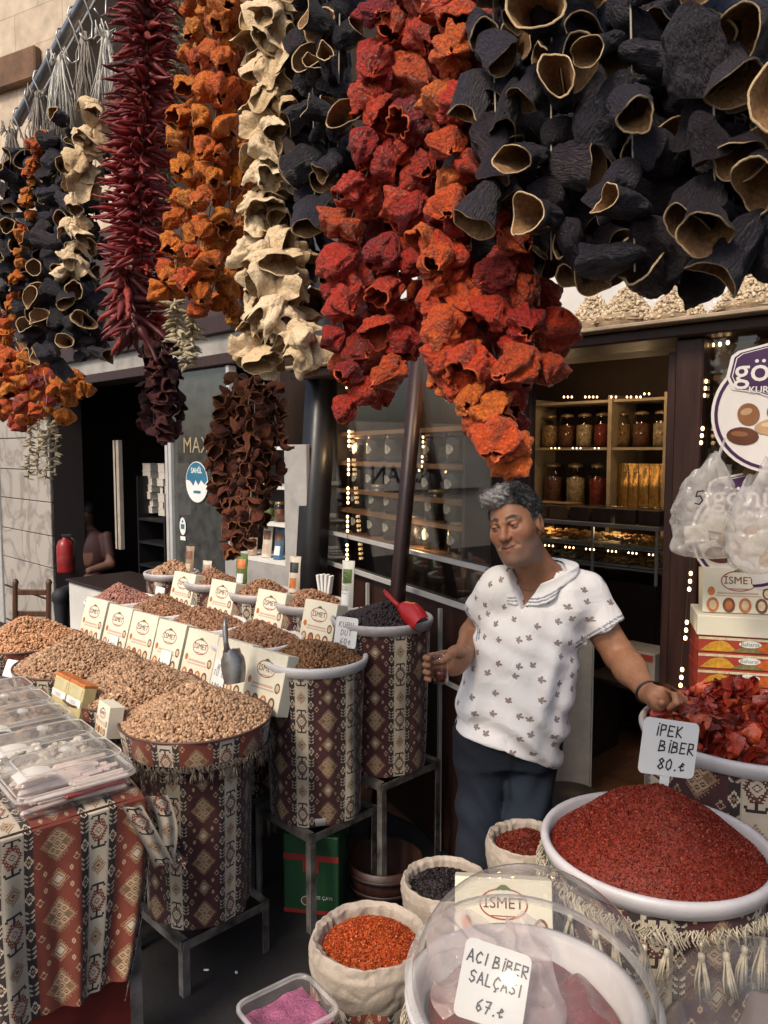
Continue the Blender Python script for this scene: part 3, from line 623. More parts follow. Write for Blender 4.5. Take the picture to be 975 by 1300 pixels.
def veg_mats(tag_, cols, lip, inner, rough, bump, bscale, var=.25, stretch=None, spec=.4, sss=0.):
    return [mat(tag_ + '_skin', None, rough, var, 9, bump=bump, bscale=bscale, cols=cols, stretch=stretch, spec=spec, sss=sss), mat(tag_ + '_lip', lip, .8, .25, 12, bump=.3, bscale=60), mat(tag_ + '_inner', inner, .85, .45, 6, bump=.4, bscale=40)]
# object coordinates of these meshes run about -1..1, so the noise scales are in units of one fruit
EGG_M = veg_mats('dried_eggplant', [(.014, .011, .016), (.024, .020, .030), (.046, .038, .052), (.034, .020, .028), (.020, .014, .018), (.06, .05, .062)], (.52, .37, .20), (.25, .13, .055), .45, 1., 6, .6, stretch=(1.6, 1.6, .5), spec=.38)
RED_M = veg_mats('dried_pepper', [(.36, .014, .010), (.50, .030, .012), (.62, .060, .014), (.24, .010, .013), (.58, .085, .014)], (.55, .09, .03), (.32, .04, .012), .34, 1., 8, .5, spec=.55, sss=.12)
ORG_M = veg_mats('orange_pepper', [(.72, .15, .012), (.78, .24, .018), (.64, .085, .012), (.78, .29, .03), (.68, .11, .014)], (.62, .2, .05), (.36, .08, .012), .40, 1., 8, .45, sss=.12)
CRM_M = veg_mats('dried_squash', [(.62, .45, .26), (.68, .52, .33), (.55, .38, .2)], (.72, .58, .38), (.48, .31, .15), .7, .6, 4, .2)
BRN_M = veg_mats('brown_pepper', [(.14, .032, .014), (.21, .055, .018), (.09, .02, .012), (.30, .095, .022)], (.24, .09, .03), (.09, .025, .01), .5, .9, 6, .4)
DRK_M = veg_mats('dark_pepper', [(.06, .010, .012), (.09, .014, .012), (.04, .008, .010)], (.10, .02, .015), (.05, .01, .008), .5, .9, 6, .4)
GRN_M = veg_mats('green_pepper', [(.03, .038, .026), (.05, .055, .035), (.02, .026, .02)], (.09, .08, .05), (.03, .03, .02), .55, .8, 5, .4)
EGG = [cup_mesh('dried_eggplant', EGG_M, 100 + i, L_=2.45, flare=1.25, crump=.22, ribs=3, ribamp=.03, flat=.58 + .08 * (i % 5), wall=.10, wr=.035, nu=48, nv=26, lipwave=.20, long_wr=.12, closed=.30, crease=.06) for i in range(14)]
PEP = [cup_mesh('dried_pepper', RED_M, 200 + i, L_=1.35, flare=(.35, .45, .3, .85, .4)[i % 5], crump=.34, ribs=5 + i % 4, ribamp=.07, flat=.72 + .1 * (i % 4), wall=.09, wr=.10, nu=46, nv=24, lipwave=.16, closed=.55, crease=.26) for i in range(15)]
ORG = [cup_mesh('orange_pepper', ORG_M, 300 + i, L_=1.25, flare=(.4, .3, .5, .35, .75)[i % 5], crump=.32, ribs=6 + i % 4, ribamp=.07, flat=.76 + .1 * (i % 3), wall=.09, wr=.09, nu=44, nv=22, lipwave=.15, closed=.55, crease=.26) for i in range(12)]
CRM = [cup_mesh('dried_squash', CRM_M, 400 + i, L_=1.5, flare=1.12, crump=.48, ribs=3, ribamp=.14, flat=.5 + .1 * (i % 3), wall=.05, wr=.10, nu=40, nv=18, lipwave=.4, closed=.4, crease=.16) for i in range(10)]
BRN = [cup_mesh('brown_pepper', BRN_M, 500 + i, L_=1.1, flare=.95, crump=.45, ribs=4, ribamp=.16, flat=.7, wall=.1, wr=.14, nu=18, nv=8, lipwave=.35, closed=.45) for i in range(8)]
DRK = [cup_mesh('dark_pepper', DRK_M, 600 + i, L_=1.1, flare=1.0, crump=.45, ribs=4, ribamp=.18, flat=.65, wall=.1, wr=.14, nu=18, nv=8, lipwave=.4, closed=.45) for i in range(8)]
GRN = [cup_mesh('green_pepper', GRN_M, 700 + i, L_=1.3, flare=.8, crump=.45, ribs=4, ribamp=.16, flat=.6, wall=.1, wr=.14, nu=18, nv=8, lipwave=.35, closed=.45) for i in range(6)]
CHM = [mat('chilli_skin', None, .46, .4, 3, bump=.6, bscale=6, cols=[(.11, .010, .012), (.22, .016, .016), (.07, .008, .010), (.34, .035, .02), (.15, .012, .014), (.26, .02, .03)], spec=.45), mat('chilli_stem', (.22, .17, .08), .8, .3)]
def chilli_mesh(i):
    g = random.Random(i); b = g.uniform(.1, 1.0); w = g.uniform(.20, .28); mb = MB(); pts = []; rs = []
    for k in range(9): t = k / 8; pts.append((t * 2 - .1, b * t * t * .6 + .03 * g.uniform(-1, 1), -.25 * b * math.sin(t * 3))); rs.append(w * (1 - t) ** .55 * (.85 + .3 * math.sin(t * 7 + i)) * (1 if k else .6) + .012)
    mb.tube(pts, rs, 0, 7); mb.tube([(-.38, .03, .02), (-.1, 0, 0)], [.03, .05], 1, 5); return mb.mesh('chilli', CHM)
CHI = [chilli_mesh(i) for i in range(14)]
OKM = [mat('dried_okra', None, .8, .3, 4, bump=.4, bscale=8, cols=[(.36, .29, .18), (.46, .38, .25), (.26, .22, .13)])]
def okra_mesh(i):
    g = random.Random(i); mb = MB(); b = g.uniform(-.4, .4)
    mb.tube([(-.55, 0, 0), (-.2, 0, b * .2), (.3, .05, b * .3), (.8, .1, b), (1.15, .1, b * 1.4)], [.08, .24, .26, .13, .02], 0, 6); return mb.mesh('dried_okra', OKM)
OKR = [okra_mesh(i) for i in range(6)]
BRT_M = veg_mats('bright_pepper', [(.60, .050, .012), (.68, .10, .014), (.54, .032, .012), (.74, .17, .02), (.64, .075, .013)], (.60, .12, .03), (.36, .05, .012), .34, 1., 8, .45, spec=.55, sss=.12); BRT = []
for me_ in PEP[:12]:
    c_ = me_.copy(); c_.name = 'dried_pepper'; BRT.append(c_)
    for k_ in range(3): c_.materials[k_] = BRT_M[k_]
M_STRING = mat('white_twine', (.34, .30, .24), .9, .2); M_HOOK = mat('hook_wire', (.33, .31, .29), .35, .2, metal=.8)
def path(pts):
    pts = [Vector(p) for p in pts]; seg = [(b - a).length for a, b in zip(pts, pts[1:])]; T = sum(seg)
    def f(u):
        d = u * T
        for a, b, l in zip(pts, pts[1:], seg):
            if d <= l or b is pts[-1]: return a.lerp(b, min(1, d / l))
            d -= l
    return f, T
def garland(name, label, cat, px_pts, t, meshes, size, step, spread=.5, group=None, orient='out', part=None, jit=.5, hang=None, maxn=100, rseed=None):
    """string of vegetables through pixel guide points at facade distance t (top first)"""
    g = random.Random(rseed if rseed is not None else hash(label) % 9999)
    W = [P(a, b, c if c else t) for a, b, c in [(q + (None,))[:3] for q in px_pts]]
    root = thing(name, label, cat, W[0], 0, group); f, T = path([w - W[0] for w in W])
    n = min(maxn, max(2, int(T / step))); mb = MB(); pts = [f(k / 12) for k in range(13)]
    if hang: pts = [Vector(hang) - W[0]] + pts
    mb.tube(pts, .0011, n=4); mb.build('string', M_STRING, root); az = g.uniform(0, 6)
    for i in range(n):
        u = (i + .5) / n; c = f(u); az += 2.4 + g.uniform(-.6, .6); s = size * g.uniform(.78, 1.18)
        off = size * spread; a = az
        d = Vector((math.cos(a), math.sin(a), 0)); pos = c + d * off * g.uniform(.5, 1.1) + Vector((0, 0, g.uniform(-.3, .3) * step))
        if orient == 'out':           # mouth points away from the string, tipped up or down
            ax = (d + Vector((g.uniform(-jit, jit), g.uniform(-jit, jit), g.uniform(-.9, .5)))).normalized()
        elif orient == 'down':
            ax = Vector((g.uniform(-jit, jit), g.uniform(-jit, jit) - .25, -1)).normalized()
        elif orient == 'stack':
            ax = (Vector((0, 0, -1)) + d * g.uniform(.2, 1.5) + Vector((g.uniform(-jit, jit), g.uniform(-jit, jit), 0))).normalized()
        q = ax.to_track_quat('Z', 'Y') if orient != 'spike' else None
        if orient == 'spike':
            ax = (d + Vector((0, 0, g.uniform(-.55, .15)))).normalized(); q = ax.to_track_quat('X', 'Z'); pos = c + d * size * .25
        m = q.to_matrix().to_4x4() @ Matrix.Rotation(g.uniform(0, 6.28), 4, 'X' if orient == 'spike' else 'Z')
        link(part or meshes[0].name.split('.')[0], g.choice(meshes), root, pos, m.to_euler(), s)
    return root
GP = {'egg': 'strings of dried eggplant shells', 'red': 'strings of dried red peppers', 'org': 'strings of dried orange peppers', 'crm': 'strings of pale dried squash', 'chi': 'strings of red chillies', 'okr': 'strings of pale dried okra'}
T0 = .75
# right cluster: big eggplant shells close to the camera
eg = [(600, -40, 612, 255, .76), (650, -40, 655, 330, .78), (700, -40, 700, 330, .70), (752, -40, 758, 365, .76), (800, -40, 806, 345, .69), (850, -40, 862, 360, .76), (905, -40, 908, 330, .68), (958, -40, 962, 345, .75), (1010, -40, 1010, 330, .70), (830, 60, 840, 340, .80), (730, 40, 728, 345, .83), (935, 30, 930, 365, .82), (625, -40, 632, 270, .70), (678, 20, 676, 345, .86), (780, -40, 784, 340, .84), (880, 20, 884, 350, .85), (985, 0, 985, 330, .84), (640, -30, 646, 300, .92), (705, -30, 706, 330, .93), (765, -30, 768, 335, .92), (815, -30, 818, 330, .94), (865, -30, 868, 335, .92), (918, -30, 920, 330, .93), (965, -30, 968, 335, .92)]
el = ['leftmost string of the big eggplant shells, touching the red peppers', 'string of dark eggplant shells just above the red pepper tail', 'front string of gaping eggplant shells left of the pale bell shaped one', 'string of eggplant shells hanging lowest over the bagged nuts', 'front string of eggplant shells with round open mouths near the top', 'string of eggplant shells behind the pale bell shaped shell', 'front string of thick eggplant shells near the right edge', 'string of eggplant shells one in from the right edge', 'string of eggplant shells cut by the right edge', 'shadowed eggplant string deep between the front strings on the right', 'shadowed eggplant string behind the open mouthed shells', 'shadowed eggplant string at the back above the nut bags', 'front eggplant string beside the bright orange red peppers', 'shadowed eggplant string above the short dark red peppers', 'shadowed eggplant string behind the round mouths', 'shadowed eggplant string behind the thick shells', 'shadowed eggplant string at the right edge'] + ['rearmost eggplant string deep in shadow, ' + w_ for w_ in ('beside the red peppers', 'over the left end of the ledge', 'behind the gaping shells', 'behind the pale bell shaped shell', 'over the middle nut sacks', 'right of the middle nut sacks', 'nearest the right edge')]
for i, (a, b, c, d, t) in enumerate(eg):
    garland('eggplant_garland', el[i], 'garland', [(a, b), (c, d)], t, EGG, .0220, .0235, 1.1, GP['egg'], 'out' if i % 3 else 'down', jit=.8, rseed=1000 + i)
# middle eggplants
for i, (a, b, c, d, t) in enumerate([(395, -30, 400, 280, .74), (432, -30, 428, 270, .73), (372, -30, 385, 330, .80), (412, 0, 410, 400, .84), (415, -30, 418, 290, .76)]):
    garland('eggplant_garland', ['eggplant string right beside the pale squash strings', 'eggplant string left of the long red pepper string', 'eggplant string half hidden by the pale squash', 'eggplant string in shadow behind the red peppers', 'eggplant string in the middle of the narrow dark bundle'][i], 'garland', [(a, b), (c, d)], t, EGG, .0205, .0225, 1.05, GP['egg'], 'out', jit=.6, rseed=1100 + i)
# red peppers
rp = [([(487, -30), (480, 100), (470, 210), (440, 290), (432, 400), (455, 520)], .73), ([(540, -30), (535, 90), (525, 230), (510, 300), (500, 400), (505, 480)], .75), ([(585, -30), (575, 110), (582, 220), (565, 320), (570, 420), (585, 500)], .71), ([(640, 270), (645, 400), (665, 460), (690, 470)], .73), ([(560, 330), (565, 420), (600, 500), (635, 560), (648, 590)], .70), ([(515, -30), (520, 150), (480, 320), (470, 450)], .82), ([(610, 240), (612, 380), (640, 500), (655, 545)], .78), ([(660, 330), (690, 410), (712, 440)], .80), ([(560, -30), (556, 150), (545, 300), (540, 430)], .82), ([(600, -30), (606, 150), (600, 330), (606, 470)], .83), ([(455, 280), (455, 400), (480, 500)], .82)]
rl = ['long dark red pepper string in front of the eggplants', 'pepper string between the dark red and the orange red ones', 'bright orange red pepper string, thickest of the middle', 'deep red pepper string below the big eggplant shells', 'lowest hanging pepper tail, ending over the man’s head', 'shadowed pepper string behind the long dark red one', 'shadowed pepper string behind the lowest tail', 'short dark red pepper string beside the bagged nuts', 'shadowed red pepper string between the two bright ones', 'shadowed red pepper string beside the leftmost big eggplants', 'short shadowed pepper string at the bottom of the dark red one']
for i, (pts, t) in enumerate(rp):
    br = i in (2, 4)
    garland('pepper_garland', rl[i], 'garland', pts, t, (BRT if br else PEP), .0315, .0195, .58, GP['red'], 'stack', part='dried_pepper', jit=.9, rseed=1207 + i)
# pale squash
for i, (pts, t) in enumerate([([(352, -30), (345, 120), (335, 250), (330, 390), (325, 470)], .74), ([(335, -30), (345, 200), (362, 330), (372, 440)], .77), ([(340, 300), (355, 400), (395, 455)], .72)]):
    garland('squash_garland', ['long pale squash string beside the orange peppers', 'pale squash string beside the middle eggplants', 'lowest bunch of pale squash above the brown peppers'][i], 'garland', pts, t, CRM, .0275, .0145, .62, GP['crm'], 'stack', jit=.8, rseed=1300 + i)
# orange peppers
for i, (pts, t) in enumerate([([(255, -30), (247, 120), (235, 260), (218, 380)], .78), ([(283, -30), (275, 120), (268, 260), (245, 390)], .74), ([(305, -30), (300, 140), (290, 280), (262, 400)], .78), ([(318, 60), (310, 220), (295, 410)], .84)]):
    garland('orange_pepper_garland', ['orange pepper string beside the pale okra', 'front orange pepper string, middle of its bundle', 'orange pepper string on the right of its bundle', 'shadowed orange red pepper string behind the bundle'][i], 'garland', pts, t, ORG, .0285, .0165, .80, GP['org'], 'stack', jit=1., rseed=1400 + i)
# chillies
def chilli_string(label, pts, t, size, n, rs, meshes=CHI, name='chilli_garland', cat='garland', group='chi', step=.5, part='chilli', droop=.3, rad=.25):
    g = random.Random(rs); W = [P(a, b, t) for a, b in pts]; root = thing(name, label, cat, W[0], 0, GP[group]); f, T = path([w - W[0] for w in W])
    MB().tube([f(k / 10) for k in range(11)], .0018, n=4).build('string', M_STRING, root)
    rest = []; k = 0
    for i in range(n):
        u = (i + g.random()) / n; a = g.uniform(0, 6.28); d = Vector((math.cos(a), math.sin(a), 0)); ax = (d + Vector((0, 0, g.uniform(-droop * 2, .12)))).normalized()
        m = Matrix.Translation(f(u) + d * size * rad * g.uniform(.3, 1.4)) @ ax.to_track_quat('X', 'Z').to_matrix().to_4x4() @ Matrix.Rotation(g.uniform(0, 6.28), 4, 'X') @ Matrix.Scale(size * g.uniform(.6, 1.3), 4)
        front = (d.x + d.y) < -.1
        me = g.choice(meshes)
        if k < 99 and front:
            o = link(part, me, root); o.matrix_local = m; k += 1
        else: rest.append((me, m))
    if rest:
        mb = MB()
        for me, m in rest: mb.add([v.co for v in me.vertices], [tuple(p.vertices) for p in me.polygons], 0, True, m)
        o = mb.build('back_' + part + '_mass', [meshes[0].materials[0]], root); o['kind'] = 'stuff'
    return root
ch = [([(178, -30), (172, 130), (160, 260), (163, 350), (165, 420)], .80), ([(206, -30), (200, 130), (192, 280), (190, 430)], .84), ([(190, -20), (180, 200), (178, 330)], .76)]
for i, (pts, t) in enumerate(ch):
    chilli_string(['long red chilli string on the left of its bundle', 'dark chilli string on the right of its bundle, beside pale okra', 'front red chilli string of the bundle'][i], pts, t, .0265, 430, 1500 + i, rad=.55)
chilli_string('drooping tail of red chillies under the chilli bundle', [(160, 320), (162, 395), (172, 420)], .77, .034, 60, 1510, droop=1.4)
# pale okra
for i, (pts, t) in enumerate([([(232, -30), (222, 120), (212, 240), (206, 300)], .86), ([(222, 380), (226, 430), (240, 460)], .76), ([(245, 400), (242, 440), (238, 465)], .78)]):
    chilli_string(['long thin string of pale okra between chillies and orange peppers', 'short pale okra tail below the orange peppers', 'second pale okra tail hanging below the orange peppers'][i], pts, t, .016, (220, 60, 60)[i], 1520 + i, OKR, 'okra_garland', 'garland', 'okr', part='dried_okra', rad=.5)
for i in range(4):
    chilli_string(['leftmost', 'second', 'third', 'rightmost'][i] + ' of four pale okra strings under the far orange peppers', [(40 + i * 11, 490), (38 + i * 11, 560), (36 + i * 11, 608 - 4 * (i % 2))], .95 + .02 * (i % 2), .015, 60, 1530 + i, OKR, 'okra_garland', 'garland', 'okr', part='dried_okra', rad=.4)
# far left bundles
def fl(name, label, pts, t, meshes, size, step, spread, grp, orient, rs, part=None): return garland(name, label, 'garland', pts, t, meshes, size, step, spread, GP.get(grp, grp), orient, jit=.7, rseed=rs, part=part)
fl('squash_garland', 'pale squash string left of the red chillies', [(128, 130), (108, 190), (100, 260), (88, 350)], .78, CRM, .028, .020, .6, 'crm', 'stack', 1600)
for i, (pts, t) in enumerate([([(88, 150), (68, 250), (52, 340), (48, 430)], .80), ([(60, 170), (48, 290), (40, 380), (50, 460)], .80), ([(78, 170), (75, 330), (85, 400), (95, 455)], .78), ([(100, 330), (112, 400), (118, 455)], .82), ([(30, 190), (18, 260), (8, 330), (0, 400)], .80), ([(12, 210), (0, 280), (-8, 350)], .79), ([(40, 200), (30, 300), (28, 420)], .84), ([(70, 200), (62, 300), (66, 440)], .86), ([(104, 250), (100, 350), (104, 450)], .86), ([(15, 260), (10, 350), (14, 450)], .86), ([(62, 360), (66, 420), (70, 470)], .76)]):
    fl('eggplant_garland', ['far eggplant string beside the pale squash', 'far eggplant string beside the narrow orange pepper string', 'far front eggplant string with round pale mouths', 'short far eggplant string below the green peppers', 'far eggplant string left of the narrow orange peppers', 'far eggplant string cut by the left edge', 'shadowed far eggplant string behind the narrow orange peppers', 'shadowed far eggplant string behind the pale mouths', 'shadowed far eggplant string behind the pale squash tail', 'shadowed far eggplant string near the left edge', 'short far eggplant string in front, just above the orange bunch'][i], pts, t, EGG, .0215, .0225, 1.0, 'egg', 'out', 1610 + i)
fl('orange_pepper_garland', 'narrow orange pepper string among the far eggplants', [(52, 165), (38, 230), (30, 300), (18, 370), (8, 440)], .76, ORG, .022, .024, .35, 'org', 'stack', 1620)
for i, (pts, t) in enumerate([([(10, 440), (20, 490), (28, 540)], .80), ([(35, 460), (48, 500), (50, 535)], .84), ([(70, 465), (75, 500), (72, 530)], .88), ([(-8, 400), (-2, 470), (4, 530)], .82), ([(55, 470), (60, 500), (58, 525)], .78), ([(20, 440), (40, 480), (38, 520)], .77), ([(85, 470), (92, 490), (90, 510)], .84)]):
    fl('orange_pepper_garland', ['orange pepper bunch at the lower left, over the marble pillar', 'orange pepper bunch above the four pale okra strings', 'red orange pepper bunch on the right of the lower left group', 'orange pepper bunch cut by the left edge', 'short front orange pepper bunch below the far eggplants', 'front orange pepper bunch near the middle of the lower left group', 'small orange pepper bunch at the right end of the lower left group'][i], pts, t, ORG + PEP[:3], .032, .020, .85, 'org', 'stack', 1630 + i, 'orange_pepper')
fl('green_pepper_garland', 'dark green pepper string between far eggplants and chillies', [(122, 190), (118, 300), (116, 370), (128, 440)], .90, GRN, .024, .02, .8, 'green', 'stack', 1640)
o = [x for x in S.objects if x.name.startswith('green_pepper_garland')][0]; del o['group']
# dark bunches low down
for i, (a, b, c, d, t) in enumerate([(195, 425, 195, 545, 1.0), (215, 425, 218, 550, 1.0), (205, 425, 208, 562, .97)]):
    garland('dark_pepper_garland', ['dark red pepper bunch, left string, before the door opening', 'dark red pepper bunch, right string, beside the glass door', 'dark red pepper bunch, middle and longest string'][i], 'garland', [(a, b), (c, d)], t, DRK, .024, .0115, 1.0, 'strings of dark red peppers', 'out', jit=.8, rseed=1700 + i, maxn=98)
bp = [[(300, 480), (285, 560), (290, 640), (300, 690)], [(318, 480), (312, 560), (305, 640), (298, 705)], [(335, 485), (335, 560), (330, 620), (322, 670)], [(348, 490), (352, 560), (345, 600), (338, 625)], [(290, 500), (272, 570), (280, 625), (288, 650)], [(325, 490), (320, 580), (318, 650), (312, 690)], [(310, 480), (298, 560), (290, 620)]]
for i, pts in enumerate(bp):
    garland('brown_pepper_garland', ['brown pepper string second from the left in the low cluster', 'longest brown pepper string of the low cluster', 'brown pepper string right of the cluster middle', 'rightmost brown pepper string, by the white shelf unit', 'leftmost brown pepper string, over the round blue sticker', 'front brown pepper string in the cluster middle', 'short brown pepper string at the back of the cluster'][i], 'garland', pts, (1.02, 1.0, 1.02, 1.04, 1.0, .98, 1.07)[i], BRN, .020, .0115, 1.0, 'strings of brown peppers', 'out', jit=.8, rseed=1710 + i, maxn=98)
# ------------------------------------------------------------------ awning with its rail, hooks and twine tassels
ra, rb = at(22, 155, 2.05), at(112, -8, 1.72)
rd = (rb - ra).normalized(); rc = ra + rd * 3.2
aw = thing('awning', 'grey sheet metal awning with a tubular rail at upper left', 'awning', ra)
M_AWN = mat('awning_grey_sheet', (.30, .29, .285), .5, .12, 3, bump=.03); M_RAIL = mat('rail_steel', (.42, .41, .40), .3, .2, 10, metal=.85)
MB().tube([Vector((0, 0, 0)), rb - ra, rd * 1.24], .014, n=14).build('rail', M_RAIL, aw)
nn = Vector((Q, Q, 0)); e1 = rd * .02 + nn * .02 + Vector((0, 0, .0)); mb = MB()
w1 = nn * .95 + Vector((0, 0, -.16)); up = Vector((0, 0, .012))
v = [e1, rd * 1.2 + nn * .02, rd * 1.2 + w1, rd * .02 + w1]; mb.add(v + [q + up for q in v], [(0, 1, 2, 3), (7, 6, 5, 4), (0, 4, 5, 1), (1, 5, 6, 2), (2, 6, 7, 3), (3, 7, 4, 0)])
mb.build('canopy', M_AWN, aw)  # real awning, but its sheet is lengthened out of view to shade the stall
hk = MB(); hk.tube([(0, 0, .018), (0, -.014, .012), (0, -.018, -.004), (0, -.006, -.03), (0, .004, -.06), (0, .002, -.09), (0, -.012, -.10), (0, -.022, -.088)], .0022, n=6); hme = hk.mesh('hook', M_HOOK)
for i in range(8): link('hook', hme, aw, rd * (.03 + .075 * i), (0, 0, FA + random.uniform(-.5, .5)), 1.1)
def twine(label, px, py, t, L_, w, col, rs):
    g = random.Random(rs); t_ = thing('twine_tassel', label, 'twine', P(px, py, t), 0, 'bundles of string under the awning rail'); mb = MB()
    for i in range(54):
        a = g.uniform(0, 6.28); r = g.uniform(.15, 1.1) * w; l = L_ * g.uniform(.7, 1.1); j_ = lambda: g.uniform(-.006, .006)
        mb.tube([(r * .15 * math.cos(a), r * .15 * math.sin(a), .025), (r * .45 * math.cos(a) + j_(), r * .45 * math.sin(a) + j_(), -l * .2), (r * .8 * math.cos(a) + j_(), r * .8 * math.sin(a) + j_(), -l * .55), (r * math.cos(a) + j_() * 1.5, r * math.sin(a) + j_() * 1.5, -l)], .0014, n=4)
    for i in range(16):
        a = g.uniform(0, 6.28); mb.tube([(.004 * math.cos(a), .004 * math.sin(a), 0), (.014 * math.cos(a), .014 * math.sin(a), .02), (.022 * math.cos(a + .4), .022 * math.sin(a + .4), .028 + g.uniform(-.01, .012)), (.026 * math.cos(a + .8), .026 * math.sin(a + .8), .006)], .0013, n=4)
    mb.build('strands', col, t_)
    mb = MB(); mb.lathe([(.003, .016), (.008, .012), (.010, 0), (.008, -.010), (.005, -.016)], 0, 10, wob=lambda a, j: 1 + .25 * math.sin(5 * a + j)); mb.build('knot', col, t_)
M_TW2 = mat('old_twine', (.30, .26, .22), .95, .3); M_TW3 = mat('twine_offwhite', (.62, .59, .53), .9, .2)
twine('grey brown string bundle at the left end of the rail', 14, 175, .80, .14, .03, M_TW2, 1); twine('grey string bundle second from the left under the rail', 48, 130, .80, .14, .035, M_TW2, 2)
twine('thick white string bundle under the middle of the rail', 78, 85, .80, .16, .04, M_TW3, 3); twine('grey string bundle beside the white ones under the rail', 108, 55, .82, .18, .03, M_TW2, 4); twine('white string bundle on the big hook beside the chillies', 135, 55, .80, .16, .03, M_TW3, 5)
# ------------------------------------------------------------------ ground and buildings
M_ASPH = mat('street_paving', (.014, .012, .013), .8, .6, 2.5, bump=.25, bscale=50)
g = MB(); g.add([(-60, -60, 0), (60, -60, 0), (60, 60, 0), (-60, 60, 0)], [(0, 1, 2, 3)]); o = g.build('ground', M_ASPH); o['kind'] = 'structure'
def tilefloor():
    m, nt, b = newmat('shop_floor_tile'); L = nt.links.new; tc = node(nt, 'ShaderNodeTexCoord')
    br = node(nt, 'ShaderNodeTexBrick', i_Scale=1., offset=0.); br.inputs['Color1'].default_value = (.17, .075, .038, 1); br.inputs['Color2'].default_value = (.13, .058, .03, 1); br.inputs['Mortar'].default_value = (.05, .03, .02, 1)
    br.inputs['Brick Width'].default_value = .33; br.inputs['Row Height'].default_value = .33; br.inputs['Mortar Size'].default_value = .004
    L(tc.outputs['Object'], br.inputs['Vector']); nz = node(nt, 'ShaderNodeTexNoise', i_Scale=22., i_Detail=6.); L(tc.outputs['Object'], nz.inputs['Vector'])
    mx = node(nt, 'ShaderNodeMixRGB', blend_type='OVERLAY', i_0=.7); L(br.outputs[0], mx.inputs[1]); L(nz.outputs[0], mx.inputs[2]); L(mx.outputs[0], b.inputs['Base Color']); b.inputs['Roughness'].default_value = .35; return m
TF = 2.62
fl_ = MB(); fl_.add([(-3.86, TF - .1, .006), (3.2, TF - .1, .006), (3.2, 5.6, .006), (-3.86, 5.6, .006)], [(0, 1, 2, 3)]); o = fl_.build('floor', tilefloor(), rot=(0, 0, FA)); o['kind'] = 'structure'
M_WOOD = mat('dark_red_wood', (.036, .014, .010), .42, .35, 5, bump=.15, bscale=30, stretch=(8, 8, .7)); M_WOOD2 = mat('black_brown_wood', (.022, .012, .010), .5, .3, 5, bump=.1, stretch=(8, 8, .7))
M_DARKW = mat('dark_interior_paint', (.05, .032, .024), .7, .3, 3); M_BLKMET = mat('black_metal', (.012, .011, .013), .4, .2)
M_WHT = mat('white_paint', (.62, .60, .56), .5, .12, 3); M_ALU = mat('white_aluminium', (.50, .49, .47), .35, .12, 6, metal=.2)
M_GLASS = clear('window_glass', (.93, .95, .94), 1.5, .01); M_GLASSW = clear('shop_glass', (.88, .88, .86), 1.5, .015)
def fbox(mb, s0, s1, t0, t1, z0, z1, m=0, b=0.): mb.box(((s0 + s1) / 2, (t0 + t1) / 2, (z0 + z1) / 2), (s1 - s0, t1 - t0, z1 - z0), m, b=b)
def sOf(px, py, t): return toF(P(px, py, t))[0]
def zOf(px, py, t): return P(px, py, t).z
# the nut shop: doorway between sR (post on the right) and the angled shop window
sR0, sR1 = sOf(858, 600, TF), sOf(888, 600, TF)
zL = zOf(850, 439, TF)
sL = sOf(608, 560, TF) - .02
shop = thing('nut_shop', 'dark wooden nut shop front with open doorway behind the man', 'shop', F(0, 0), FA)
mb = MB(); fbox(mb, sR0 - .015, sR1, TF, TF + .10, 0, zL + .02, b=.006); mb.build('door_post', M_WOOD, shop)
mb = MB(); fbox(mb, sR0 - .055, sR0 - .018, TF + .03, TF + .12, 0, zL - .02, b=.004); mb.build('door_leaf_edge', M_WOOD, shop)
mb = MB(); fbox(mb, -3.3, 3.2, TF - .04, TF + .22, zL + .021, zL + .062, b=.006); mb.build('lintel', M_WOOD, shop)
mb = MB(); fbox(mb, -3.3, 3.2, TF - .10, TF + .75, zL + .064, zL + .078, b=.003); mb.build('goods_shelf', mat('pale_shelf', (.35, .26, .17), .6, .3), shop)
mb = MB(); fbox(mb, -3.9, 3.2, TF + .55, TF + .60, zL + .080, zL + .75); mb.build('upper_wall', M_WHT, shop)
mb = MB(); fbox(mb, sR1, 3.2, TF + .05, TF + .10, 0, .5); mb.build('window_apron', M_WOOD, shop)
mb = MB(); fbox(mb, sR1 + .002, 3.1, TF + .03, TF + .036, .502, zL + .018); mb.build('window_pane', M_GLASS, shop)
# interior shell
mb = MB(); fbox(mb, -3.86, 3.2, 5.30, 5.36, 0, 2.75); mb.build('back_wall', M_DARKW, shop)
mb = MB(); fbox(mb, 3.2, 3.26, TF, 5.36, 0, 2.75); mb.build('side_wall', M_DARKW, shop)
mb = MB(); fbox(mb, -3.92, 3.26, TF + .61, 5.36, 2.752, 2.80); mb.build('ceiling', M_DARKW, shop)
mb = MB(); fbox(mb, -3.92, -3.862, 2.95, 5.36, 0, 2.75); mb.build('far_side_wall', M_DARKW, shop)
# angled display window, its own frame: x along (near end to far end), y into the shop
A = at(622, 757, 2.92); B = at(413, 660, 4.35); A.z = B.z = 0
wd = (B - A); WL = wd.length; wa = math.atan2(wd.y, wd.x); 
win = thing('display_window', 'angled glass shop window with white glazing bars left of the man', 'shop window', A, wa)
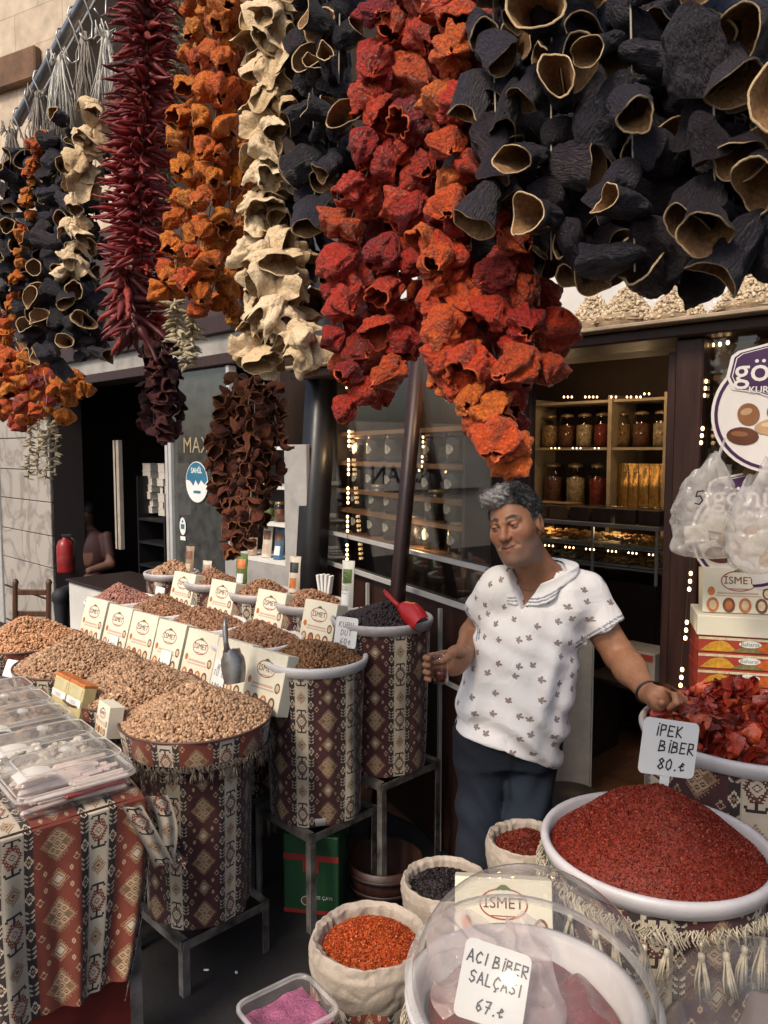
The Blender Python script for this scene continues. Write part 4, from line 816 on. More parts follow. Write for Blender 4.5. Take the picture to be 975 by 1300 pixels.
# local x: towards the far end; local y positive points to the LEFT of x -> street side is +y
def wz(px, py):                 # height of a pixel on the window plane
    a = at(px, py, 1.0); n = Vector((-wd.y, wd.x, 0)).normalized(); k = n.dot(A) / n.dot(Vector((a.x, a.y, 0))); q = at(px, py, k); return q.z, (q - A).dot(wd) / WL
z1, _ = wz(500, 694); z2, _ = wz(500, 740); z0w = .28
M_BAR = mat('glazing_bar', (.46, .44, .42), .4, .15, 6, metal=.2)
_, x3 = wz(563, 760); _, x4 = wz(470, 700); _, x5 = wz(515, 620)
mb = MB(); mb.box((WL / 2, 0, (z2 + 2.3) / 2), (WL, .006, 2.3 - z2)); mb.build('pane', M_GLASSW, win)
mb = MB(); mb.box((WL / 2, -.02, z2 / 2), (WL, .02, z2 - .02)); mb.build('lower_panel', M_WOOD, win)
for nm, zz, th in (('glazing_bar', z1, .018), ('glazing_bar', z2, .02), ('glazing_bar', z2 - .34, .014)):
    mb = MB(); mb.box((WL / 2, .014, zz), (WL, .018, th)); mb.build(nm, M_BAR, win)
for x in (x3, x4):
    mb = MB(); mb.box((x, .0155, (z1 - .7) / 2 + .25), (.014, .015, z1 - .22)); mb.build('glazing_bar', M_BAR, win)
pt, pb = at(527, 500, 3.35), at(503, 775, 3.30)
mb = MB(); M = win.matrix_basis
post = thing('leaning_post', 'reddish brown square post standing in front of the shop window', 'post', (pb.x, pb.y, 0))
dv = (pt - pb); lo = pb - dv * (pb.z / dv.z); MB().tube([lo - Vector((pb.x, pb.y, 0)), lo + dv * (2.6 / dv.z) - Vector((pb.x, pb.y, 0))], .034, n=4).build('shaft', M_WOOD, post)
MB().tube([lo - Vector((pb.x, pb.y, -.0)), lo + dv * (.04 / dv.z) - Vector((pb.x, pb.y, 0))], .05, n=4).build('foot_plate', M_BLKMET, post)
p1, p2 = at(408, 480, 4.2), at(394, 745, 4.15)
post = thing('black_column', 'thick black column between the white shelf unit and the shop window', 'column', (p2.x, p2.y, 0)); dv = p1 - p2; lo = p2 - dv * (p2.z / dv.z); b0 = Vector((p2.x, p2.y, 0))
MB().tube([lo - b0, lo + dv * (2.7 / dv.z) - b0], .085, n=4).build('shaft', M_BLKMET, post); MB().tube([lo - b0, lo + dv * (.1 / dv.z) - b0], .10, n=4).build('plinth', M_BLKMET, post)
# shelves behind the angled window with dark jars
M_JARD = mat('dark_jar', (.020, .012, .010), .25, .3, 8, spec=.6); M_LID = mat('jar_lid', (.30, .22, .12), .35, .3, metal=.5); M_LABEL = mat('round_label', (.42, .39, .33), .6, .5, 60); M_SHELFW = mat('shelf_wood', (.22, .11, .05), .5, .3, 5)
sh = thing('display_shelf', 'wooden jar shelves seen through the angled shop window', 'shelf', win.location, wa)
zs = [wz(480, y)[0] for y in (587, 626, 654)] + [z1 + .005]
for z in zs + [wz(480, 545)[0]]:
    mb = MB(); mb.box((WL * .56, -.20, z - .012), (WL * .80, .30, .02)); mb.build('shelf_board', M_SHELFW, sh)
for x in (.16, .96):
    mb = MB(); mb.box((WL * x, -.2, 1.35), (.02, .31, 2.2)); mb.build('upright', M_WOOD2, sh)
mb = MB(); mb.box((WL * .56, -.37, 1.3), (WL * .84, .02, 2.5)); mb.build('back_panel', M_WOOD2, sh)
j = thing('dark_jar', 'x', 'jar', (0, 0, 0), wa, 'dark jars with white labels in the shop window'); mb = MB(); mb.lathe([(.001, 0), (.048, .002), (.052, .02), (.052, .10), (.045, .118), (.04, .122)], 0, 16); mb.build('jar', M_JARD, j)
mb = MB(); mb.lathe([(.042, .120), (.044, .122), (.044, .138), (.001, .140)], 0, 16); mb.build('lid', M_LID, j)
mb = MB(); v = [(0, .0545, .062)]
for q_ in (.5, 1.):
    for k in range(16): a = 2 * math.pi * k / 16; x = .030 * q_ * math.cos(a); v.append((x, math.sqrt(.0545 ** 2 - x * x), .062 + .022 * q_ * math.sin(a)))
mb.add(v, [(0, 1 + (k + 1) % 16, 1 + k) for k in range(16)] + [(1 + k, 1 + (k + 1) % 16, 17 + (k + 1) % 16, 17 + k) for k in range(16)]); mb.build('label', M_LABEL, j)
jn = 0; names = ['top', 'second', 'third', 'lowest']
for r_, z in enumerate(zs[::1]):
    xs = [.26, .38, .50, .62, .74, .86]
    for k, x in enumerate(xs):
        loc = win.matrix_basis.to_3x3() if False else None
        wp = A + (wd / WL) * (WL * x + random.uniform(-.02, .02)) + Vector((wd.y, -wd.x, 0)) / WL * .12
        lab_ = f"dark jar with white oval label, {['nearest','second','third','fourth','fifth','furthest'][k]} along the {names[r_]} window shelf"
        if jn == 0: j.location = (wp.x, wp.y, z); j['label'] = lab_; q = j
        else: q = dup(j, (wp.x, wp.y, z), wa, lab_)
        jn += 1
# bulbs
M_BULB = glow('warm_bulb', (1, .62, .28), 6.); M_WIRE = mat('thin_wire', (.02, .015, .012), .5, .1)
bm_ = MB(); bm_.lathe([(.0005, -.007), (.0042, -.005), (.0056, 0), (.0042, .005), (.0005, .007)], 0, 8); BULB = bm_.mesh('bulb', M_BULB)
def bulbs(label, pts, sc=1., wire=True):
    t = thing('string_lights', label, 'lights', pts[0], 0, 'strings of small warm bulbs'); 
    if wire: MB().tube([p - pts[0] + Vector((0, .012, 0)) for p in pts], .0015, n=4).build('wire', M_WIRE, t)
    for p in pts: link('bulb', BULB, t, p - pts[0], None, sc)
    return t
def trip(px, py, d, n=3, dy=9, dx=-1, j=0): return [at(px + dx * k, py + dy * k, d) for k in range(n)]
bulbs('vertical bulb string beside the black column', sum([trip(443 - .6 * k, 548 + 36 * k, 4.0, 4, 6, 0) for k in range(5)], []), 1.2)
bulbs('bulb string along the right door post, down to the hand', trip(896, 484, 2.62) + trip(892, 544, 2.6) + trip(877, 728, 2.5, 3, 10) + trip(872, 790, 2.48, 3, 10) + trip(866, 850, 2.45, 3, 10), 1.05)
bulbs('short row of bulbs at the top of the right window', [at(905, 438, 2.65), at(914, 437, 2.63), at(924, 435, 2.61)], 1.1)
bulbs('bulb row along the upper interior shelf', [at(716 + x, 504 - (x > 100) * 4, 4.7) for x in (0, 5, 10, 27, 32, 37, 42, 60, 66, 80, 85, 92, 97, 102, 108)], 1.0)
bulbs('bulbs along the middle interior shelf', [at(x, 569, 4.7) for x in (700, 705, 710, 727, 732, 737, 755, 760)], .7)
bulbs('bulbs in the front of the pastry case', [at(x, 692 + (x - 690) * .09, 4.22) for x in (692, 697, 702, 718, 723, 728, 744, 749, 754, 772, 777, 782, 798, 803, 808, 824, 829)], .8)
bulbs('bulb row high inside the angled window', [at(x, 492 + (x - 440) * .06, 4.05) for x in (440, 448, 456, 470, 478, 486)], 1.0)
bulbs('second bulb row inside the angled window, right of the post', [at(x, 597 + (x - 530) * .06, 3.5) for x in (532, 541, 556, 566, 578, 590, 600)], .8)
bulbs('vertical bulbs inside the window right of the post', trip(537, 555, 3.45, 3, 6, 0) + trip(536, 580, 3.45, 3, 6, 0), .9)
# interior shelving
TB = 4.85
def fthing(name, label, cat, s, t, z, group=None): return thing(name, label, cat, F(s, t, z), FA, group)
s0, s1 = sOf(672, 540, TB), sOf(846, 540, TB); zsh = [zOf(760, y, TB) for y in (645, 568, 508)]
sm = sOf(775, 540, TB)
rk = thing('wall_rack', 'pale framed wall rack with glass jars at the back of the shop', 'shelf', F(0, 0), FA)
for z in zsh: mb = MB(); fbox(mb, s0, s1, TB, TB + .34, z - .018, z); mb.build('shelf_board', mat('rack_beige', (.30, .24, .17), .5, .2), rk)
for s in (s0, sm, s1): mb = MB(); fbox(mb, s - .014, s + .014, TB - .012, TB + .34, .9, zsh[2] + .03); mb.build('upright', MATS['rack_beige'], rk)
M_JG = clear('jar_glass', (.85, .83, .8), 1.5, .03)
def jar(label, s, t, z, r, h, col, grp='glass jars on the wall rack'):
    q = fthing('glass_jar', label, 'jar', s, t, z, grp); mb = MB(); mb.lathe([(.001, .001), (r, .003), (r, h * .78), (r * .72, h * .88), (r * .72, h * .93)], 0, 18); mb.build('glass', M_JG, q)
    mb = MB(); mb.lathe([(.001, .005), (r * .94, .006), (r * .94, h * .66), (.001, h * .72)], 0, 14, wob=lambda a, j: 1 + .04 * math.sin(7 * a + 5 * j)); mb.build('contents', col, q)
    mb = MB(); mb.lathe([(r * .76, h * .93), (r * .78, h * .94), (r * .78, h * .99), (r * .3, h * 1.03), (.001, h * 1.04)], 0, 16); mb.build('lid', M_LID, q); return q
CNT = [mat('jar_fill_' + n, c, .6, .5, 40, bump=.5, bscale=60) for n, c in (('tan', (.34, .22, .11)), ('brown', (.14, .06, .03)), ('pale', (.42, .34, .22)), ('red', (.22, .03, .02)))]
for k in range(7):
    s = s0 + .09 + k * (s1 - s0 - .14) / 6.3; jar('glass jar of dry goods on the upper rack shelf, ' + ['far left', 'second', 'third', 'fourth', 'just right of the upright', 'sixth', 'far right'][k], s, TB + .14, zsh[1], .062, .24, CNT[k % 4])
for k in range(4):
    s = s0 + .12 + k * .19; jar('tall lidded jar on the lower rack shelf, ' + ['far left', 'second', 'third', 'rightmost'][k], s, TB + .15, zsh[0], .07, .30, CNT[(k + 1) % 4])
M_GOLD = mat('gold_foil', (.55, .32, .10), .22, .3, 30, metal=.8, bump=.6, bscale=30)
for k in range(5):
    q = fthing('foil_packet', 'shiny gold foil packet in the right rack bay, ' + ['leftmost', 'second', 'middle', 'fourth', 'rightmost'][k], 'packet', sm + .06 + k * .075, TB + .08, zsh[0], 'gold foil packets in the rack')
    MB().grid(lambda u, v: ((u - .5) * .07, -.014 * math.sin(math.pi * u) * math.sin(math.pi * v) + .004 * math.sin(9 * v), v * .3), 8, 12).build('pouch', M_GOLD, q); MB().box((0, .0, .306), (.07, .004, .012)).build('seal', M_GOLD, q)
# glass pastry case in front of the rack
TC = 4.28; c0, c1 = sOf(664, 690, TC), sOf(834, 690, TC); zc = [zOf(760, y, TC) for y in (664, 692, 717, 735)]
pc = thing('pastry_case', 'long glass counter case with lit trays of sweets inside the shop', 'display case', F(0, 0), FA)
mb = MB(); fbox(mb, c0 - .02, c1 + .02, TC - .02, TC + .44, zc[0] - .022, zc[0]); mb.build('top', M_BAR, pc)
mb = MB(); fbox(mb, c0, c1, TC, TC + .42, .05, zc[3]); mb.build('base', M_WOOD2, pc)
for z in zc[1:3]: mb = MB(); fbox(mb, c0, c1, TC + .01, TC + .40, z - .014, z - .004); mb.build('shelf_board', M_BAR, pc)
for s in (c0, (c0 + c1) / 2 + .05, c1): mb = MB(); fbox(mb, s - .008, s + .008, TC - .006, TC + .006, zc[3], zc[0] - .024); mb.build('mullion', M_BAR, pc)
mb = MB(); fbox(mb, c0, c1, TC + .007, TC + .011, zc[3], zc[0] - .024); mb.build('pane', M_GLASS, pc)
def sweet_tray(label, s, t, z, w, col, n=60, sz=.022):
    q = fthing('sweet_tray', label, 'tray', s, t, z, 'trays of sweets in the pastry case'); MB().box((0, 0, .006), (w, .26, .012)).build('tray', M_ALU, q); mb = MB(); g_ = random.Random(label)
    for i in range(n):
        M = Matrix.Translation((g_.uniform(-w * .46, w * .46), g_.uniform(-.12, .12), .02 + g_.uniform(0, .035))) @ Matrix.Rotation(g_.uniform(0, 3), 4, 'Z') @ Matrix.Rotation(g_.uniform(-.4, .4), 4, 'X'); mb.box((0, 0, 0), (sz * 1.6, sz, sz * .8), 0, M, b=.004)
    mb.build('sweets', col, q)['kind'] = 'stuff'
SW = [mat('sweet_' + n, c, .5, .35, 30, bump=.3) for n, c in (('gold', (.55, .30, .08)), ('amber', (.45, .2, .05)), ('cream', (.58, .42, .2)), ('nut', (.3, .15, .06)))]
for row, z in enumerate(zc[1:3]):
    for k in range(5):
        w = (c1 - c0) / 5; sweet_tray(f"tray of {['golden','amber','cream','brown'][(k + row) % 4]} sweets, {['far left','second','middle','fourth','far right'][k]} on the {['upper','lower'][row]} case shelf", c0 + w * (k + .5), TC + .16, z, w * .9, SW[(k + row) % 4])
M_KRAFT = mat('brown_carton', (.17, .10, .055), .7, .2, 4); M_DKBOX = mat('dark_carton', (.07, .045, .035), .6, .3)
for k in range(6):
    w = (c1 - c0) / 6; q = fthing('goods_box', 'low dark box on top of the pastry case, ' + ['far left', 'second', 'third', 'fourth', 'fifth', 'far right'][k], 'box', c0 + w * (k + .5), TC + .15, zc[0], 'boxes on the pastry case')
    MB().box((0, 0, .045), (w * .86, .2, .09), b=.004).build('carton', M_KRAFT if k < 2 else M_DKBOX, q); MB().box((0, 0, .098), (w * .8, .18, .012), b=.003).build('lid', M_GLASS if k > 1 else M_KRAFT, q)
# low shelving with cartons, buckets on the floor
q = fthing('closed_carton', 'white and red printed carton on the shop floor behind the man', 'carton', sOf(815, 840, 3.9), 3.9, .50); MB().box((0, 0, .08), (.24, .2, .16), b=.004).build('carton', mat('shade_dimmed_carton', (.32, .28, .24), .6, .2), q)  # white card dimmed in its colour to suit the dark shop interior
mb = MB(); rect(mb, -.11, .11, .115, .15, -.1015, 0); put_text(mb, 'TEPE', .04, 0, .132, -.1025, 1); put_text(mb, 'TEPE', .02, .06, .05, -.1025, 2); mb.build('print', [M_RED, M_WHITE, M_BLACK], q)
q = fthing('wooden_crate', 'dark wooden shelf crate under the white and red carton', 'crate', sOf(815, 840, 3.9), 3.9, .0); MB().box((0, 0, .48), (.5, .36, .03), b=.004).build('top_board', M_WOOD2, q)
for s in (-1, 1): MB().box((s * .235, 0, .233), (.03, .36, .464)).build('side_panel', M_WOOD2, q)
def floor_bucket(label, px, py, r, h, t=4.1):
    p = onz(px, py, 0); q = thing('plastic_bucket', label, 'bucket', p, 0, 'white buckets on the shop floor'); mb = MB(); mb.lathe([(.001, .002), (r * .85, .003), (r, h), (r * .97, h), (r * .83, .01)], 0, 28); mb.build('pail', M_PLASTIC, q)
    mb = MB(); mb.lathe([(r + .001, h - .03), (r + .009, h - .028), (r + .009, h + .003), (.001, h + .006)], 0, 28); mb.build('lid', M_PLASTIC, q)
floor_bucket('smaller white bucket just right of the man’s shirt', 742, 882, .11, .25); floor_bucket('larger white lidded bucket near the door post', 790, 888, .15, .30)
p = onz(722, 1012, .0); q = thing('leaning_board', 'tall white board leaning upright behind the man’s hip', 'board', p, FA + .5); MB().box((0, .02, .5), (.20, .04, 1.0), b=.004).build('board', mat('dull_white_board', (.46, .42, .36), .6, .15), q); MB().box((.104, .02, .5), (.006, .044, 1.0)).build('edge_strip', M_BAR, q)
p = onz(718, 1120, 0); q = thing('padded_stool', 'dark padded stool just behind the man', 'stool', at(722, 1012, 2.75), 0); q.location.z = 0; hz = at(722, 1008, 2.75).z
mb = MB(); mb.lathe([(.001, hz - .07), (.12, hz - .07), (.135, hz - .05), (.135, hz - .02), (.11, hz), (.001, hz + .004)], 0, 24); mb.build('seat', mat('black_vinyl', (.012, .011, .014), .45, .2), q)
for k in range(4): a = k * math.pi / 2 + .4; MB().tube([(.09 * math.cos(a), .09 * math.sin(a), hz - .06), (.13 * math.cos(a), .13 * math.sin(a), 0)], .01, n=8).build('leg', M_BLKMET, q)
# bagged nuts on the shelf above the door
M_BAG = clear('clear_bag', (.97, .96, .95), 1.45, .12, .30, (.85, .83, .8), bump=.6, bscale=18)
def goods_sack(label, px, py, r, h, seed, col=BROWN_NUT, t=TF + .22):
    h = h * .55; p = P(px, py, t); p.z = zL + .080; q = thing('open_sack', label, 'sack', p, 0, 'open sacks of nuts above the doorway'); g_ = random.Random(seed); o_ = g_.uniform(0, 9)
    mb = MB(); mb.lathe([(r * .8, .001), (r * 1.02, h * .4), (r * 1.0, h * .8), (r * 1.06, h * 1.02), (r * .98, h), (r * .92, h * .8)], 0, 30, wob=lambda a, j: 1 + .05 * math.sin(3 * a + o_) + .03 * math.sin(7 * a + j)); mb.build('sack', mat('raffia_sack', (.34, .24, .15), .85, .35, 30, bump=.5), q)
    nut_heap('nut_heap', 'nuts ' + label.replace('open sack', 'heaped in the sack').replace('of pale nuts', ''), p + Vector((0, 0, h * .78)), r * 1.05, .135, 620, (.011, .012, .018), [(.5, .38, .24), (.6, .48, .33), (.42, .3, .18)], 'almond', seed=seed + 60)
goods_sack('open sack of pale nuts leftmost above the doorway', 752, 420, .10, .12, 1); goods_sack('open sack of pale nuts second above the doorway', 795, 410, .12, .13, 2); goods_sack('open sack of pale nuts third above the doorway', 858, 405, .11, .09, 3); goods_sack('open sack of pale nuts at the right edge above the doorway', 955, 395, .12, .11, 4)
for i, (px, w, h) in enumerate([(905, .22, .16), (950, .2, .2), (835, .2, .17), (985, .2, .2)]):
    p = P(px, 400, TF + .42); p.z = zL + .080; q = thing('clear_bag', 'crumpled clear bag of dried goods above the doorway, ' + ['between two nut sacks', 'behind the rightmost sack', 'behind the second and third sacks', 'cut by the right edge'][i], 'bag', p, FA, 'clear bags above the doorway')
    def bg(u, v, w=w, h=h, i=i):
        a = 2 * math.pi * u; k = math.sin(math.pi * min(1, v * .9 + .08)) ** .5; r_ = 1 + .16 * nz3((math.cos(a), math.sin(a), v * 2), 1.7, i * 5)
        return (w * .5 * math.cos(a) * k * r_, w * .3 * math.sin(a) * k * r_, .002 + v * h + .012 * nz3((u * 5, v * 5, 0), 1.2, i))
    mb = MB(); mb.grid(bg, 28, 14, closeu=True); mb.build('film', M_BAG, q)
    mb = MB(); g_ = random.Random(i)
    for k in range(26): M = Matrix.Translation((g_.uniform(-w * .3, w * .3), g_.uniform(-w * .15, w * .15), .012 + g_.uniform(0, h * .45))) @ Matrix.Rotation(g_.uniform(0, 3), 4, 'Y') @ Matrix.Rotation(g_.uniform(0, 3), 4, 'X'); mb.box((0, 0, 0), (.06, .014, .012), 0, M, b=.004)
    mb.build('contents', [mat('dried_fruit', (.36, .14, .05), .5, .4, 20)], q)['kind'] = 'stuff'
# ------------------------------------------------------------------ signs on the right window
M_PURPLE = mat('sign_purple', (.045, .012, .055), .35, .1); M_SIGNW = mat('sign_white', (.62, .58, .54), .35, .05); M_BRONZE = mat('sign_bronze', (.20, .10, .035), .4, .2)
def shape(mb, pts, y, m, M=None): mb.add([(a, y, b) for a, b in pts], [tuple(range(len(pts)))], m, False, M)
def shield(w, h, sc=1., cz=0.):
    pr = [(-.42, .42), (-.36, .52), (-.16, .62), (0, .70), (.16, .62), (.36, .52), (.42, .42), (.46, 0), (.40, -.28), (.18, -.36), (0, -.52), (-.18, -.36), (-.40, -.28), (-.46, 0)]
    return [(a * w * sc, cz + b * h * sc) for a, b in pr]
def nut_shape(mb, x, z, a, b, rot, m, y): disc(mb, x, z, a, b, y, m, 18, rot=rot); disc(mb, x - a * .2, z + b * .25, a * .55, b * .3, y - .0003, m + 1, 12, rot=rot)
SIGM = [M_SIGNW, M_PURPLE, M_BRONZE, mat('sign_nut_dark', (.10, .03, .012), .4, .2), mat('sign_nut_mid', (.22, .09, .035), .4, .2), mat('sign_nut_light', (.42, .26, .13), .4, .2), mat('sign_nut_pale', (.55, .40, .24), .4, .2)]
def round_sign(label, px, py, rpx, t):
    p = P(px, py, t); d = P(px, py, t).y; r = rpx * .0 + rpx / FPX * d * 1.03
    q = thing('round_sign', label, 'sign', p, FA + R(20), 'round shop signs on the right window')
    mb = MB(); v = []; n = 48
    mb.lathe([(.001, -.003), (r, -.003), (r, .003), (.001, .003)], 0, n, Matrix.Rotation(R(90), 4, 'X'), smooth=False); mb.build('board', M_SIGNW, q)
    mb = MB(); ring(mb, 0, 0, r * .95, r * .95, r * .055, -.0042, 1, 48)
    shape(mb, shield(r * 1.70, r * .80, 1.0, r * .62), -.006, 0); shape(mb, shield(r * 1.70, r * .80, .93, r * .62), -.0066, 1); shape(mb, shield(r * 1.70, r * .80, .89, r * .62), -.007, 0); shape(mb, shield(r * 1.7, r * .80, .87, r * .62), -.0074, 1)
    disc(mb, 0, r * 1.16, r * .16, r * .12, -.0076, 2)
    put_text(mb, 'gönür', r * .56, .0, r * .70, -.0082, 0, bold=.006); put_text(mb, 'KURUYEMİŞ', r * .155, 0, r * .38, -.0082, 0, bold=.015)
    nut_shape(mb, -r * .42, -r * .02, r * .17, r * .19, .3, 4, -.005); nut_shape(mb, -r * .50, -r * .38, r * .25, r * .15, -.1, 3, -.0052); nut_shape(mb, .05 * r, -r * .22, r * .38, r * .15, .1, 5, -.0054); nut_shape(mb, .04 * r, r * .05, r * .2, r * .15, .5, 4, -.0056); nut_shape(mb, .35 * r, -r * .4, r * .2, r * .13, .4, 5, -.0058)
    mb.build('print', SIGM, q); return q
round_sign('large round white sign with a purple shield on the right window', 986, 524, 74, 2.50)
round_sign('lower round purple and white sign half hidden by the plastic bags', 952, 680, 68, 2.53)
# sign of the window: hanging plastic bags
M_PBAG = clear('milky_bag', (.95, .94, .92), 1.45, .12, .34, (.82, .79, .76), bump=1., bscale=14)
def hang_bag(label, px, py, wpx, hpx, t, seed, mark=None):
    p = P(px, py, t); k = p.y / FPX; w, h = wpx * k, hpx * k; q = thing('plastic_bag', label, 'plastic bag', p, FA + R(25), 'milky plastic bags hanging on the right'); o_ = seed * 7.3
    def f(u, v):
        a = 2 * math.pi * u; top = .35 + .65 * min(1, v * 2.4) ** .7; bot = 1 if v < .86 else math.sqrt(max(0, 1 - ((v - .86) / .14) ** 2)) * .85 + .15
        c = nz3((math.cos(a) * 1.3, math.sin(a) * 1.3, v * 3), 1.4, o_); fc = 1 - abs(nz3((math.cos(a) * 1.5, math.sin(a) * 1.5, v * 2.6), 1.9, o_ + 3)) * 2; r_ = top * bot * (1 + .18 * c - .14 * max(0, fc) ** 3 + .05 * nz3((math.cos(a) * 4, math.sin(a) * 4, v * 9), 1.5, o_))
        return (w * .5 * r_ * math.cos(a) - w * .10 * (1 - v), w * .27 * r_ * math.sin(a), -h * v + h * .12 * (1 - v) * math.cos(a) + .1 * h * nz3((math.cos(a), math.sin(a), 0), 1., o_) * (1 - v))
    mb = MB(); mb.grid(f, 72, 52, closeu=True); mb.build('film', M_PBAG, q)
    mb = MB(); mb.tube([(0, 0, -.02), (w * .12, .02, h * .08), (w * .2, .03, h * .26)], [.012, .006, .003], n=6); mb.build('handle', M_PBAG, q)
    mb = MB(); g_ = random.Random(seed)
    for i in range(5): M = Matrix.Translation((g_.uniform(-w * .2, w * .2), g_.uniform(-w * .02, w * .06), -h * g_.uniform(.5, .8))) @ Matrix.Rotation(g_.uniform(-.4, .4), 4, 'Y'); mb.box((0, 0, 0), (w * .35, .003, h * .16), 0, M, b=.001)
    mb.build('contents', mat('bag_contents', (.5, .46, .40), .5, .3, 10), q)['kind'] = 'stuff'
    if mark: mb = MB(); hand(mb, mark, h * .14, -w * .22, -h * .42, -w * .31, 0, .004); mb.build('handwriting', M_INK, q)
hang_bag('milky plastic bag marked 5 hanging beside the door post', 902, 588, 84, 122, 2.30, 1, '5'); hang_bag('milky plastic bag cut by the right edge', 966, 600, 70, 130, 2.28, 2)
# goods in the right window behind the glass
for i, (px, py, w, h) in enumerate([(912, 455, .12, .10), (905, 605, .13, .10)]):
    p = P(px, py + 20, TF + .16); q = thing('wrapped_goods', ['clear wrapped goods on the upper window shelf', 'clear wrapped goods just above the hanging bag'][i], 'packet', p, FA); mb = MB()
    mb.grid(lambda u, v: (w * (math.cos(6.283 * u)) * .5 * (1 + .3 * nz3((u * 9, v * 6, i), 1)), .05 * math.sin(6.283 * u), h * v), 20, 10, closeu=True); mb.build('film', M_BAG, q); MB().box((0, 0, h * .4), (w * .6, .03, h * .6), b=.01).build('contents', MATS['dried_fruit'], q)
    q2 = thing('window_shelf', ['upper small wooden shelf in the right window', 'lower small wooden shelf in the right window'][i], 'shelf', p - Vector((0, 0, .02)), FA); MB().box((.2, .03, 0), (.7, .2, .02), b=.003).build('shelf_board', M_SHELFW, q2); MB().box((-.14, .03, -.03), (.015, .18, .04)).build('bracket', M_BLKMET, q2)

# ------------------------------------------------------------------ the neighbouring shop on the left
def marble():
    m, nt, b = newmat('veined_marble'); L = nt.links.new; tc = node(nt, 'ShaderNodeTexCoord')
    nz = node(nt, 'ShaderNodeTexNoise', i_Scale=2.2, i_Detail=8., i_Distortion=1.4); L(tc.outputs['Object'], nz.inputs['Vector']); r = node(nt, 'ShaderNodeValToRGB'); e = r.color_ramp.elements
    e[0].position = .44; e[0].color = (.34, .31, .275, 1); e[1].position = .56; e[1].color = (.36, .325, .285, 1); k = e.new(.5); k.color = (.21, .18, .16, 1)
    L(nz.outputs[0], r.inputs[0]); L(r.outputs[0], b.inputs['Base Color']); b.inputs['Roughness'].default_value = .35; return m
M_MARB = marble(); TL = 2.70
nb = thing('neighbour_shop', 'neighbouring shop with marble pillar and dark open doorway at far left', 'shop', F(0, 0), FA)
a0, a1 = sOf(4, 700, TL), sOf(66, 700, TL); zt = zOf(120, 487, TL)
ys = [zOf(30, y, TL) for y in (870, 796, 752, 712, 674, 634, 596, 556, 500)]
mb = MB(); fbox(mb, a0, a1, TL + .012, TL + .3, 0, zt); mb.build('pillar_core', mat('dark_grout', (.03, .022, .02), .8, .1), nb)
for i, (z0_, z1_) in enumerate(zip([0] + ys[1:], ys[1:] + [zt])):
    mb = MB(); fbox(mb, a0, a1, TL, TL + .03, max(0, z0_) + (.02 if i in (1, 2) else .004), z1_ - .004, b=.003); mb.build('marble_slab', M_MARB, nb)
mb = MB()
for k in range(3): fbox(mb, a0 - .05 - .045 * k, a0 - .012 - .045 * k, TL - .02, TL + .05, 0, zt, b=.006)
mb.build('pipe_trim', M_ALU, nb)
g0, g1 = sOf(213, 620, TL), sOf(292, 620, TL)
mb = MB(); fbox(mb, a0 - .6, g1 + .1, TL - .03, TL + .2, zt + .002, zt + .07, b=.004); mb.build('wood_lintel', M_WOOD, nb)
mb = MB(); fbox(mb, a0 - .6, g1 + .1, TL - .01, TL + .2, zt + .072, zt + .19); mb.build('stone_band', mat('grey_stone_band', (.33, .31, .28), .7, .3, 6, bump=.2), nb)
mb = MB(); fbox(mb, a0 - .6, g1 + .1, TL - .05, TL + .2, zt + .192, zt + .30, b=.004); mb.build('upper_wood_band', M_WOOD, nb)
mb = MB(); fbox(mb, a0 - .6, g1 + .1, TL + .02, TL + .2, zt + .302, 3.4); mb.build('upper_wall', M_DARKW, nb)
for s in (g0, g0 + .045, g1): mb = MB(); fbox(mb, s - .016, s + .016, TL - .01, TL + .05, .05, zt - .002, b=.004); mb.build('door_frame', M_ALU, nb)
mb = MB(); fbox(mb, g0 + .062, g1 - .017, TL + .015, TL + .021, .3, zt - .003); mb.build('door_glass', clear('door_glass', (.80, .82, .80), 1.9, .015, .10, (.46, .46, .43)), nb)
mb = MB(); fbox(mb, g0 + .062, g1 - .017, TL + .01, TL + .03, .05, .298); mb.build('door_kick_panel', M_ALU, nb)
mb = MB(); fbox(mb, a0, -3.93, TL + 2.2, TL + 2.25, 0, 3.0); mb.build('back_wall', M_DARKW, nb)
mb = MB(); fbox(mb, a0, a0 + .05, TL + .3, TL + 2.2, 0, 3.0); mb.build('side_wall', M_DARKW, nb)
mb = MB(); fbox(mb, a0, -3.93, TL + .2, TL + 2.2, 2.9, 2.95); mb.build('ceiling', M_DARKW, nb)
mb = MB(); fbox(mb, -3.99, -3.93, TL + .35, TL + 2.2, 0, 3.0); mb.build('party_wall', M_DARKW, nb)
# mirrored lettering on the door glass
mb = MB(); M = Matrix.Translation(((g0 + g1) / 2 + .03, 0, zOf(250, 566, TL))) @ Matrix.Scale(-1, 4, (1, 0, 0)); put_text(mb, 'YIKAM', .15, 0, 0, TL + .012, 0, M); mb.build('door_lettering', mat('faded_gold_letters', (.32, .25, .15), .6, .2), nb)
